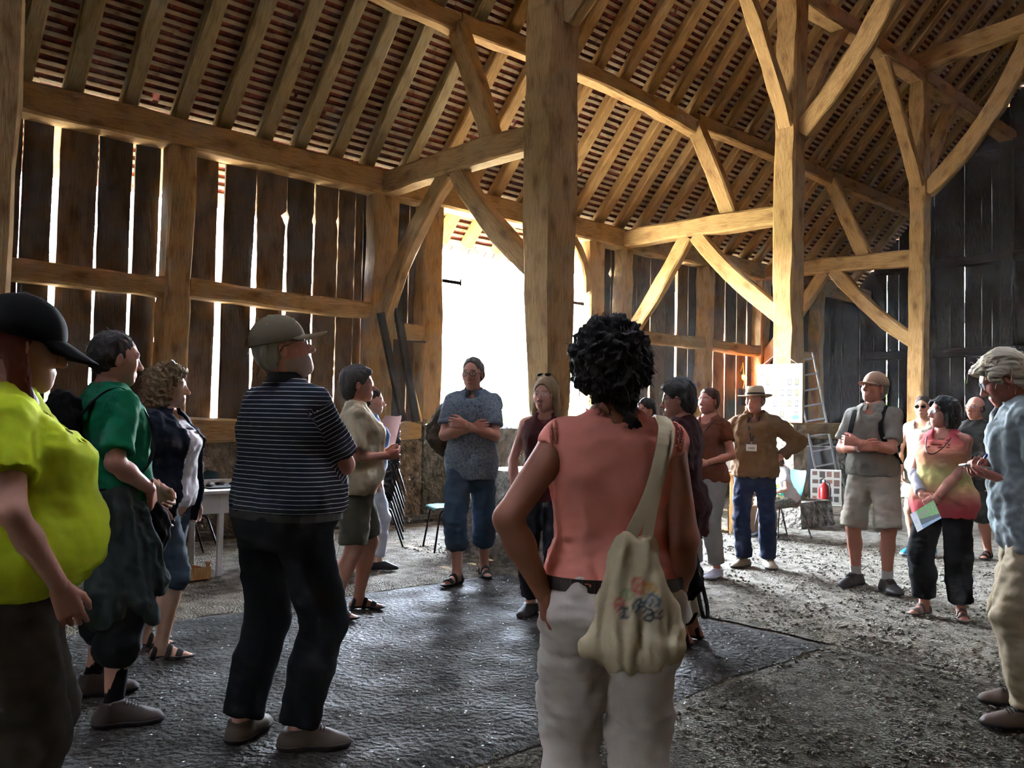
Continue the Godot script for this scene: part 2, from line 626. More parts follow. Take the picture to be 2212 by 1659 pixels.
func build_floor() -> void:
	var f := structure("floor", "dusty floor of smooth concrete, trodden earth and loose grit", "floor")
	var st := new_st()
	box_into(st, Vector3(14.2, 0.3, 28.0), Transform3D(Basis.IDENTITY, Vector3(-2.7, -0.19, -6.6)))
	part("base", finish(st), M.gravel, f)
	part("concrete_slab", grid_sheet(-5.88, -2.74, -5.3, 6.8, 0.16, 0.0, 0.010, 4), M.floor, f)
	part("earth", grid_sheet(-9.4, -5.92, -9.0, 6.8, 0.2, -0.004, 0.016, 5), M.gravel, f)
	part("grit", grid_sheet(-9.2, 3.6, -19.5, -5.36, 0.2, -0.002, 0.018, 6), M.gravel, f)
	part("grit", grid_sheet(-2.70, 3.6, -5.3, 6.8, 0.14, -0.002, 0.018, 7), M.earth, f)
	# loose grit and pale flakes
	var rng := RandomNumberGenerator.new()
	rng.seed = 9
	for k in [["loose_gravel", 9000, 0.006, 0.017, 0.55, M.gravel], ["straw_flakes", 800, 0.003, 0.007, 0.25, M.paper]]:
		var mm := MultiMesh.new()
		mm.transform_format = MultiMesh.TRANSFORM_3D
		mm.mesh = blob_mesh(Vector3(1, k[4], 0.8), 3, 0.2, 4, 6)
		mm.instance_count = k[1]
		for i in int(k[1]):
			var p: Vector3
			if k[0] == "loose_gravel":
				p = Vector3(rng.randf_range(-2.7, 0.3), 0.004, rng.randf_range(-5.6, -1.2)) if i % 2 else Vector3(rng.randf_range(-7.5, -1.0), 0.004, rng.randf_range(-9.8, -5.3))
			else:
				p = Vector3(rng.randf_range(-6.2, -2.2), 0.006, rng.randf_range(-5.2, -1.0))
			var s := rng.randf_range(k[2], k[3])
			mm.set_instance_transform(i, Transform3D(Basis(Vector3.UP, rng.randf() * TAU).scaled(Vector3(s, s, s * rng.randf_range(0.6, 1.6))), p))
		var o := MultiMeshInstance3D.new()
		o.name = k[0]
		o.multimesh = mm
		o.material_override = k[5]
		o.set_meta("kind", "stuff")
		f.add_child(o, true)

func board_mesh(z0: Array, z1: Array, ys: Array, thick: float, sd: int, hole0 := Vector2.ZERO, hole1 := Vector2.ZERO) -> ArrayMesh:
	# one upright board: edge positions z0/z1 at heights ys, waney edges, thickness along x (inner face at 0)
	var rng := RandomNumberGenerator.new()
	rng.seed = sd
	var n := 14 if hole0 == Vector2.ZERO and hole1 == Vector2.ZERO else 56
	var rows := []
	for i in n + 1:
		var t := float(i) / n
		var y := lerpf(ys[0], ys[-1], t)
		var j := 0
		while j < ys.size() - 2 and y > ys[j + 1]: j += 1
		var u := clampf((y - ys[j]) / (ys[j + 1] - ys[j]), 0, 1)
		u = u * u * (3.0 - 2.0 * u)
		var a := lerpf(z0[j], z0[j + 1], u) + rng.randf_range(-0.004, 0.004)
		var b := lerpf(z1[j], z1[j + 1], u) + rng.randf_range(-0.004, 0.004)
		if hole0.y > 0.0: a -= hole0.y * exp(-pow((y - hole0.x) / 0.045, 2.0))
		if hole1.y > 0.0: b += hole1.y * exp(-pow((y - hole1.x) / 0.045, 2.0))
		rows.append([y, a, b])
	var st := new_st()
	for i in n:
		var p: Array = rows[i]
		var q: Array = rows[i + 1]
		var a0 := Vector3(0, p[0], p[1]); var b0 := Vector3(0, p[0], p[2])
		var a1 := Vector3(0, q[0], q[1]); var b1 := Vector3(0, q[0], q[2])
		var o := Vector3(-thick, 0, 0)
		# z0 is the larger z (nearer the camera)
		st.set_smooth_group(1); quad(st, a0, b0, b1, a1)
		st.set_smooth_group(2); quad(st, b0 + o, a0 + o, a1 + o, b1 + o)
		st.set_smooth_group(3); quad(st, a0 + o, a0, a1, a1 + o)
		st.set_smooth_group(4); quad(st, b0, b0 + o, b1 + o, b1)
	st.set_smooth_group(-1)
	for e in [0, n]:
		var p: Array = rows[e]
		var c := [Vector3(0, p[0], p[1]), Vector3(0, p[0], p[2]), Vector3(-thick, p[0], p[2]), Vector3(-thick, p[0], p[1])]
		if e: quad(st, c[0], c[1], c[2], c[3])
		else: quad(st, c[3], c[2], c[1], c[0])
	return finish(st)

func board_run(wall: Node3D, gaps: Array, y0: float, y1: float, x: float, sd: int) -> void:
	# gaps: [z, width at the bottom, at the rail, at the top], from near to far; a board between each two
	var rng := RandomNumberGenerator.new()
	rng.seed = sd
	for i in gaps.size() - 1:
		var g: Array = gaps[i]
		var h: Array = gaps[i + 1]
		var z0 := []
		var z1 := []
		for k in [1, 2, 3]:
			z0.append(g[0] - g[k] * 0.5)
			z1.append(h[0] + h[k] * 0.5)
		var mat: Material = M.plank if rng.randf() < 0.62 else M.plank_dark
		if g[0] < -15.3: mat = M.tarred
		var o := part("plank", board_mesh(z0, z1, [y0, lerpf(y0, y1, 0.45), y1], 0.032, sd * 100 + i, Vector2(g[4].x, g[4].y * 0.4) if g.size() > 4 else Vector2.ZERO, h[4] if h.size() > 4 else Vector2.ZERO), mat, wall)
		o.position = Vector3(x - rng.randf() * 0.012, 0, 0)

func build_walls() -> void:
	var wl := structure("wall_left", "aisle wall of dark upright boards with daylight in the gaps", "wall")
	# near bay and beyond the frame towards the camera
	var near := []
	var rng := RandomNumberGenerator.new()
	rng.seed = 15
	var z := 7.1
	while z > -1.5:
		near.append([z, 0.012, 0.012, 0.012])
		z -= rng.randf_range(0.3, 0.42)
	near.append([-2.05, 0.01, 0.012, 0.012])
	near.append_array([[-2.36, 0.05, 0.06, 0.062], [-2.76, 0.03, 0.03, 0.018], [-3.12, 0.008, 0.036, 0.036], [-3.42, 0.05, 0.045, 0.03], [-3.74, 0.012, 0.006, 0.006], [-4.10, 0.09, 0.075, 0.09], [-4.53, 0.012, 0.07, 0.004], [-4.93, 0.012, 0.055, 0.006, Vector2(3.78, 0.075)], [-5.31, 0.026, 0.022, 0.02, Vector2(3.82, 0.025)], [-5.65, 0.022, 0.014, 0.014, Vector2(3.84, 0.025)], [-5.90, 0.01, 0.007, 0.007], [-6.02, 0.012, 0.014, 0.008], [-6.45, 0.004, 0.004, 0.004], [-6.76, 0.01, 0.014, 0.014], [-7.1, 0.0, 0.0, 0.0]])
	board_run(wl, near, 1.22, 4.5, -9.56, 3)
	var far := [[-10.2, 0.0, 0.0, 0.0], [-10.91, 0.010, 0.012, 0.012, Vector2(3.87, 0.06)], [-11.27, 0.004, 0.004, 0.004], [-11.6, 0.008, 0.006, 0.006], [-11.98, 0.07, 0.03, 0.014], [-12.40, 0.006, 0.006, 0.006], [-12.74, 0.06, 0.055, 0.09], [-13.10, 0.012, 0.02, 0.02], [-13.50, 0.006, 0.006, 0.006], [-13.89, 0.05, 0.05, 0.012], [-14.30, 0.026, 0.05, 0.03], [-14.70, 0.03, 0.02, 0.02], [-15.06, 0.05, 0.05, 0.01], [-15.40, 0.02, 0.016, 0.012]]
	z = -15.75
	while z > -19.6:
		far.append([z, 0.008, 0.01, 0.006])
		z -= rng.randf_range(0.26, 0.4)
	far.append([-19.92, 0.0, 0.0, 0.0])
	board_run(wl, far, 1.22, 4.5, -9.56, 4)
	# low masonry under the frame
	var st := new_st()
	box_into(st, Vector3(0.46, 1.36, 14.0), Transform3D(Basis.IDENTITY, Vector3(-9.55, 0.40, 0.0)), 0.03)
	part("low_wall", finish(st), M.plaster, wl)
	st = new_st()
	box_into(st, Vector3(0.5, 1.46, 3.4), Transform3D(Basis.IDENTITY, Vector3(-9.55, 0.55, -8.55)), 0.04)
	part("low_wall", finish(st), M.stone, wl)
	st = new_st()
	box_into(st, Vector3(0.46, 1.36, 9.7), Transform3D(Basis.IDENTITY, Vector3(-9.55, 0.40, -15.08)), 0.03)
	part("low_wall", finish(st), M.plaster, wl)
	st = new_st()
	box_into(st, Vector3(0.3, 0.16, 15.0), Transform3D(Basis.IDENTITY, Vector3(-9.3, 0.0, -0.5)), 0.05)
	part("footing", finish(st), M.stone, wl)
	# gable end, dark boards
	var wf := structure("wall_far", "dark boarded gable end pricked with slits of light", "wall")
	rng.seed = 28
	var x := -9.75
	var k := 0
	while x < 3.7:
		var w := rng.randf_range(0.2, 0.36)
		var gap := rng.randf_range(0.001, 0.006)
		if k % 5 == 3: gap = 0.012
		if k == 2: gap = 0.022
		var mx := x + w * 0.5
		var top := roof_y(mx) + 0.34
		var zs0 := [-x, -x, -x]
		var e := x + w - gap
		var hh := rng.randf_range(-0.012, 0.012)
		var zs1 := [-e + hh, -e, -e - absf(hh) * 0.4]
		# a board is made along z and turned to run along x
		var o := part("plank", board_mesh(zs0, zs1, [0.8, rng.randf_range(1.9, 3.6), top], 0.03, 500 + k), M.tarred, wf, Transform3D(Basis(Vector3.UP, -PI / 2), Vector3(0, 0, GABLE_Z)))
		o.position.z -= rng.randf() * 0.01
		x += w
		k += 1
	st = new_st()
	box_into(st, Vector3(13.4, 1.2, 0.4), Transform3D(Basis.IDENTITY, Vector3(-2.9, 0.3, -20.0)), 0.02)
	part("low_wall", finish(st), M.plaster, wf)
	for r in [3.0, 5.0, 7.4]:
		var half: float = 6.5 if r < 4.5 else maxf(0.5, (roof_y(RIDGE_X) - r) / 1.1)
		part("rail", beam_mesh(half * 2.0, 0.2, 0.18, int(r * 10)), M.tarred, wf, along(Vector3(RIDGE_X - half, r, GABLE_Z + 0.12), Vector3(RIDGE_X + half, r, GABLE_Z + 0.12), Vector3(0, 0, 1)))
	for px in [-7.9, -6.3, -4.6, -2.8]:
		part("post", beam_mesh(minf(roof_y(px), 9.0) - 0.8, 0.24, 0.2, int(px * -31)), M.tarred, wf, along(Vector3(px, 0.8, GABLE_Z + 0.14), Vector3(px, minf(roof_y(px), 9.0), GABLE_Z + 0.14), Vector3(0, 0, 1)))
	# the barn's other side and near end, which close the room behind the camera; a cart door stands open in the side
	var wr := structure("wall_right", "boarded wall on the barn's other side", "wall")
	for b in [[-20.0, NEAR_Z + 0.2, 0.0, 4.8]]:
		st = new_st()
		box_into(st, Vector3(0.2, b[3] - b[2], b[1] - b[0]), Transform3D(Basis.IDENTITY, Vector3(3.95, (b[2] + b[3]) * 0.5, (b[0] + b[1]) * 0.5)))
		part("boarding", finish(st), M.plank, wr)
	var wn := structure("wall_near", "boarded near end wall with its door just ajar, behind the group", "wall")
	part("boarding", prism_mesh(PackedVector2Array([Vector2(-9.7, 0), Vector2(-2.3, 0), Vector2(-2.3, 2.1), Vector2(-2.21, 2.1), Vector2(-2.21, 0), Vector2(4.0, 0), Vector2(4.0, 4.7), Vector2(RIDGE_X, roof_y(RIDGE_X) + 0.2), Vector2(-9.7, 4.5)]), 0.2), M.plank, wn, Transform3D(Basis.IDENTITY, Vector3(0, 0, NEAR_Z + 0.2)))

# ---------- roof ----------
func roof_y(x: float) -> float:
	# underside of the rafters
	return 4.66 + 1.1 * (x - WALL_X) if x < RIDGE_X else 4.66 + 1.1 * (2.0 * RIDGE_X - x - WALL_X)

func build_roof() -> void:
	var c := structure("ceiling", "open roof of pale rafters and laths under dark red clay tiles", "roof")
	var dir := Vector3(1, 1.1, 0).normalized()
	var nrm := Vector3(-1.1, 1, 0).normalized()   # outwards
	var foot := Vector3(WALL_X + 0.02, roof_y(WALL_X + 0.02), 0)
	var length := (RIDGE_X - foot.x) / dir.x
	var rng := RandomNumberGenerator.new()
	rng.seed = 5
	# rafters
	var zs := [-0.9, -1.46, -1.99, -2.46, -3.0, -3.53, -4.05, -4.55, -5.04, -5.54, -6.02]
	var z := -6.56
	while z > -19.6:
		zs.append(z)
		z -= rng.randf_range(0.50, 0.58)
	var meshes := []
	for i in 6:
		meshes.append(beam_mesh(length + 1.02, 0.175, 0.14, 60 + i, 0.012, Vector2(rng.randf_range(-0.05, 0.05), 0), 0.018))
	for i in zs.size():
		var bas := Basis(Vector3(0, 0, -1), dir, nrm)
		bas.x = bas.y.cross(bas.z)
		var m: Material = M.oak_pale if i < 12 else M.oak
		part("rafter", meshes[i % 6], m, c, Transform3D(bas, Vector3(foot.x, foot.y, zs[i] + rng.randf_range(-0.03, 0.03)) - dir * 0.98 + nrm * 0.075))
	# laths: one row every gauge up the slope
	var gauge := 0.098
	var base := foot + nrm * 0.155
	var rows := int((length + 1.02) / gauge)
	var cam_p := Vector3(0, 1.4, 0)
	var fwd := Vector3(-0.7396, 0.039, -0.672)
	var pieces := []
	for r in rows:
		var p0 := base + dir * (-0.98 + r * gauge)
		var zz := NEAR_Z - rng.randf() * 2.0
		if r % 2: zz = NEAR_Z
		while zz > GABLE_Z + 0.1:
			var ln := minf(rng.randf_range(1.9, 2.6), zz - GABLE_Z)
			var mid := p0 + Vector3(0, 0, zz - ln * 0.5)
			var v := mid - cam_p
			var seen := v.normalized().dot(fwd) > 0.72
			pieces.append([v.length() if seen else v.length() + 100.0, p0 + dir * rng.randf_range(-0.008, 0.008), zz, ln, rng.randi() % 4])
			zz -= ln + 0.004
	pieces.sort_custom(func(a, b): return a[0] < b[0])
	var lath_meshes := {}
	var rest := new_st()
	for i in pieces.size():
		var q: Array = pieces[i]
		var xf := Transform3D(Basis(dir, nrm, dir.cross(nrm)), q[1] + Vector3(0, 0, q[2] - q[3] * 0.5))
		if i < 290:
			var key := int(round(q[3] * 5.0))
			if not lath_meshes.has(key):
				lath_meshes[key] = box_mesh(Vector3(0.046, 0.022, key / 5.0), 0.004)
			part("lath", lath_meshes[key], M.lath, c, xf)
		else:
			box_into(rest, Vector3(0.046, 0.022, q[3]), xf)
	var lr := part("laths", finish(rest), M.lath, c)
	lr.set_meta("kind", "stuff")
	# clay tiles hung on the laths, overlapping
	var tst := new_st()
	tst.set_smooth_group(1)
	var nseg := 4
	for k in nseg:
		var u0 := float(k) / nseg - 0.5
		var u1 := float(k + 1) / nseg - 0.5
		var b0 := -0.016 * u0 * u0
		var b1 := -0.016 * u1 * u1
		# x up the slope (length 0.265), y outwards, z across (0.163)
		var a := Vector3(-0.2, b0, u0 * 0.163); var b := Vector3(-0.2, b1, u1 * 0.163)
		var d := Vector3(0.065, b0, u0 * 0.163); var e := Vector3(0.065, b1, u1 * 0.163)
		var up := Vector3(0, 0.013, 0)
		quad(tst, a, d, e, b)
		quad(tst, a + up, b + up, e + up, d + up)
		quad(tst, a, b, b + up, a + up)
		quad(tst, e, d, d + up, e + up)
	var tile_mesh := finish(tst)
	var tiles := []
	for r in rows + 1:
		var off := 0.084 if r % 2 else 0.0
		var zz := NEAR_Z - off
		while zz > GABLE_Z - 0.2:
			var p := base + nrm * 0.028 + dir * (-0.98 + r * gauge) + Vector3(0, 0, zz)
			var v := p - cam_p
			var seen := v.normalized().dot(fwd) > 0.80
			var t := rng.randf_range(-0.02, 0.02)
			var bs := Basis(dir, nrm, dir.cross(nrm)) * Basis.from_euler(Vector3(rng.randf_range(-0.02, 0.02), t, 0.075 + rng.randf_range(-0.012, 0.02)))
			tiles.append([v.length() if seen else v.length() + 100.0, Transform3D(bs, p + dir * rng.randf_range(-0.006, 0.006))])
			zz -= 0.168
	tiles.sort_custom(func(a, b): return a[0] < b[0])
	var n_part := 290
	var tints := []
	for i in 5:
		var m: StandardMaterial3D = M.tile_part.duplicate()
		m.albedo_color = [Color(0.55, 0.27, 0.2), Color(0.48, 0.22, 0.17), Color(0.6, 0.33, 0.24), Color(0.44, 0.24, 0.2), Color(0.52, 0.25, 0.17)][i]
		tints.append(m)
	for i in n_part:
		part("tile", tile_mesh, tints[rng.randi() % 5], c, tiles[i][1])
	var mm := MultiMesh.new()
	mm.transform_format = MultiMesh.TRANSFORM_3D
	mm.use_colors = true
	mm.mesh = tile_mesh
	mm.instance_count = tiles.size() - n_part
	M.tile.albedo_color = Color.WHITE
	for i in mm.instance_count:
		mm.set_instance_transform(i, tiles[i + n_part][1])
		var cc: Color = tints[rng.randi() % 5].albedo_color
		mm.set_instance_color(i, cc.srgb_to_linear())
	var tm := MultiMeshInstance3D.new()
	tm.name = "tiles"
	tm.multimesh = mm
	tm.material_override = M.tile
	tm.set_meta("kind", "stuff")
	c.add_child(tm, true)
	# the other slope, seen only as a dark hint; a plain boarded roof
	var st := new_st()
	var e0 := Vector3(4.4, roof_y(4.4), 0)
	var rg := Vector3(RIDGE_X, roof_y(RIDGE_X), 0)
	var mid := (e0 + rg) * 0.5 + Vector3(1.1, 1, 0).normalized() * 0.25
	var ax := (e0 - rg).normalized()
	var up2 := Vector3(1.1, 1, 0).normalized()
	box_into(st, Vector3(e0.distance_to(rg) + 0.4, 0.1, 28.4), Transform3D(Basis(ax, up2, ax.cross(up2)), mid + Vector3(0, 0, -6.4)))
	part("roof_slope", finish(st), M.tints_tile if M.has("tints_tile") else tints[1], c)
	var rg_z := NEAR_Z
	while rg_z > GABLE_Z:
		var b2 := Basis(up2.cross(-ax), -ax, up2)
		b2.x = b2.y.cross(b2.z)
		part("rafter", meshes[int(absf(rg_z) * 7) % 6], M.oak, c, Transform3D(b2, Vector3(e0.x, e0.y, rg_z) + up2 * 0.09))
		rg_z -= 0.56
	# outer skin of felted boards that keeps the tile joints dark
	st = new_st()
	var m2 := base + nrm * 0.11 + dir * (length * 0.5 - 0.45) + Vector3(0, 0, -6.4)
	box_into(st, Vector3(length + 1.1, 0.02, 28.4), Transform3D(Basis(dir, nrm, dir.cross(nrm)), m2))
	part("roof_skin", finish(st), tints[3], c)

# ---------- timber frames ----------
func build_frames() -> void:
	var W := Vector3(0, 0, 1)
	var X := Vector3(1, 0, 0)
	var oak: Material = M.oak
	var names := ["nearest the group at the photograph's left edge", "standing dark before the bright opening", "with the poster hung on it", "farthest, before the dark gable end"]
	var sizes := [0.42, 0.40, 0.32, 0.28]
	var foots := [0.0, 0.84, 1.36, 0.5]
	for i in 4:
		var z: float = FRAMES[i]
		var s: float = sizes[i]
		var post := timber("arcade_post", "great hewn oak post " + names[i], "post", Vector3(POST_X, foots[i], z), Vector3(POST_X, 7.45, z), s, s, W, 200 + i, oak, "", 0.02, Vector2(0.01, 0.02), -0.66 if i == 1 else (-1.0))
		# tie from the post to the aisle wall
		var where := ["at the near bay", "above the bright opening's near side", "in the middle frame, warmly lit", "in the far frame before the gable"]
		timber("aisle_tie", "level oak tie beam from arcade post to wall plate " + where[i], "beam", Vector3(-9.5, 4.41, z), Vector3(POST_X - s * 0.3, 4.36, z), 0.24, 0.28, Vector3.UP, 210 + i, oak, "", 0.014, Vector2(0.0, 0.03))
		timber("aisle_strut", "raking oak strut up to the purlin " + where[i], "strut", Vector3(-7.28, 4.5, z), Vector3(-7.93, 6.02, z), 0.26, 0.17, W, 220 + i, oak, "", 0.012, Vector2(0.01, 0))
		timber("wall_brace", "curved oak brace rising from the wall post " + where[i], "brace", Vector3(-9.42, 2.55, z), Vector3(-8.05, 4.3, z), 0.24, 0.15, W, 230 + i, oak, "", 0.014, Vector2(-0.12 if i == 1 else 0.02, 0))
		timber("post_brace", "oak brace rising from the arcade post to the tie " + where[i], "brace", Vector3(POST_X - s * 0.25, 2.88, z), Vector3(-7.88, 4.3, z), 0.25, 0.16, W, 240 + i, oak, "", 0.016, Vector2(-0.07, 0))
		# upper braces of the arcade
		timber("arcade_brace", "thin oak brace climbing from the post to the arcade plate, nearer side " + where[i], "brace", Vector3(POST_X + 0.02, 5.6, z + 0.12), Vector3(POST_X, 7.5, z + 1.5), 0.14, 0.22, X, 250 + i, oak, "", 0.01, Vector2(0.06, 0))
		timber("arcade_brace", "oak brace climbing from the post to the arcade plate, farther side " + where[i], "brace", Vector3(POST_X + 0.02, 5.6, z - 0.12), Vector3(POST_X, 7.5, z - 1.5), 0.14, 0.22, X, 255 + i, oak, "", 0.01, Vector2(-0.06, 0))
		timber("nave_tie", "great cambered tie beam spanning the nave " + where[i], "beam", Vector3(POST_X - 0.2, 7.78, z), Vector3(0.9, 7.78, z), 0.3, 0.3, W, 260 + i, oak, "", 0.015, Vector2(-0.22, 0))
		timber("nave_brace", "broad curved brace from the post up to the nave tie " + where[i], "brace", Vector3(POST_X + s * 0.45, 5.5, z), Vector3(-4.55, 7.75, z), 0.3, 0.16, W, 270 + i, oak, "", 0.014, Vector2(0.2, 0))
	# arcade plate, purlin, wall plates
	var zz := [6.9, FRAMES[0], FRAMES[1], FRAMES[2], FRAMES[3], GABLE_Z]
	var bays := ["above the near end", "above the near bay", "above the bay before the opening", "above the middle bay", "above the far bay", "next the gable"]
	for i in 5:
		var a: float = zz[i]
		var b: float = zz[i + 1]
		timber("arcade_plate", "heavy oak arcade plate along the post heads " + bays[i], "beam", Vector3(POST_X, 7.58, a), Vector3(POST_X, 7.58, b), 0.28, 0.26, Vector3.UP, 280 + i, oak, "", 0.016)
		timber("purlin", "rough bowed oak purlin under the aisle rafters " + bays[i], "beam", Vector3(-7.95, 6.10, a), Vector3(-7.95, 6.06 if i != 2 else 5.98, b), 0.2, 0.24, Vector3.UP, 290 + i, oak, "", 0.022, Vector2(0.02, 0.06 if i == 2 else 0.0))
		timber("wall_plate", "long oak wall plate at the rafter feet " + bays[i], "beam", Vector3(-9.42, 4.42, a), Vector3(-9.42, 4.42, b), 0.3, 0.32, Vector3.UP, 300 + i, oak, "", 0.016, Vector2(0, 0.01))
	# wall studs
	var studs := [[2.2, 0.28, "at the near end"], [-1.65, 0.3, "behind the group's left edge"], [-3.54, 0.3, "between the two near runs of boards"], [-6.2, 0.36, "under the first tie's wall end"], [-6.99, 0.33, "forming the near jamb of the opening"], [-10.3, 0.34, "forming the far jamb of the opening"], [-11.05, 0.24, "under the middle tie's wall end"], [-13.4, 0.26, "in the middle of the far bay"], [-15.35, 0.3, "under the far tie's wall end"], [-17.6, 0.26, "next the gable"]]
	for s in studs:
		timber("wall_stud", "upright oak wall post " + s[2], "post", Vector3(-9.42, 1.3, s[0]), Vector3(-9.42, 4.28, s[0]), 0.26, s[1], W, 320 + int(absf(s[0]) * 7), oak, "", 0.018)
	# rails between the studs
	for r in [[-0.4, -1.5, 2.73, "left of the near post"], [-1.8, -3.4, 2.74, "behind the capped heads at left"], [-3.68, -6.03, 2.75, "above the striped man's cap"], [-6.36, -6.84, 2.52, "short stub beside the opening"], [-11.16, -13.28, 2.84, "above the grey-haired woman"], [-13.52, -15.22, 2.84, "above the glowing lamp"], [-15.5, -17.5, 2.84, "in the dark far bay"]]:
		timber("wall_rail", "horizontal oak rail of the boarded wall, " + r[3], "rail", Vector3(-9.42, r[2], r[0]), Vector3(-9.42, r[2] + 0.0, r[1]), 0.22, 0.21, Vector3.UP, 340 + int(absf(r[0]) * 9), oak, "", 0.014, Vector2(0, -0.012))
	# sill beams on the low wall
	timber("sill_beam", "decayed oak sill beam on the low wall of the near bays", "beam", Vector3(-9.44, 1.19, 6.9), Vector3(-9.44, 1.19, -6.85), 0.3, 0.26, Vector3.UP, 360, oak, "", 0.03)
	timber("sill_beam", "oak sill beam on the low wall of the far bays", "beam", Vector3(-9.44, 1.19, -10.2), Vector3(-9.44, 1.19, -19.8), 0.3, 0.26, Vector3.UP, 361, oak, "", 0.02)
	# small arched bracket in the far upper corner of the opening
	timber("corner_bracket", "small curved oak bracket at the opening's far upper corner", "brace", Vector3(-9.42, 3.45, -10.12), Vector3(-9.42, 4.28, -9.72), 0.16, 0.2, X, 365, oak, "", 0.006, Vector2(0.1, 0))
	# masonry feet
	var st := new_st()
	st.set_smooth_group(-1)
	for p in [[1, 0.62, 0.44, 0.0, 0.86], [2, 0.2, 0.17, 0.345, 1.38], [2, 0.46, 0.42, 0.0, 0.34], [3, 0.3, 0.25, 0.0, 0.52]]:
		var z: float = FRAMES[p[0]]
		var lo: float = p[1]
		var hi: float = p[2]
		st = new_st()
		st.set_smooth_group(-1)
		var n := 6
		for k in 4:
			var c0 := Vector2(1, 1).rotated(k * PI / 2)
			var c1 := Vector2(1, 1).rotated((k + 1) * PI / 2)
			quad(st, Vector3(c0.x * lo, p[3], -c0.y * lo), Vector3(c1.x * lo, p[3], -c1.y * lo), Vector3(c1.x * hi, p[4], -c1.y * hi), Vector3(c0.x * hi, p[4], -c0.y * hi))
		quad(st, Vector3(hi, p[4], hi), Vector3(hi, p[4], -hi), Vector3(-hi, p[4], -hi), Vector3(-hi, p[4], hi))
		var o := part("post_plinth", finish(st), M.limewash if p[3] > 0.1 else M.concrete, self)
		o.position = Vector3(POST_X - (0.25 if p[0] == 1 else 0.0), 0, z)
		tag(o, ["", "grey battered concrete plinth under the dark post", "limewashed masonry pier under the poster post" if p[3] > 0.1 else "low grey masonry base spreading under the limewashed pier", "low masonry plinth under the farthest post"][p[0]], "plinth")
	# low rail between the second and third arcade posts
	timber("low_rail", "low horizontal timber rail running off behind the capped man", "rail", Vector3(POST_X, 1.335, -11.2), Vector3(POST_X, 1.335, -15.2), 0.1, 0.16, Vector3.UP, 370, oak, "", 0.006)

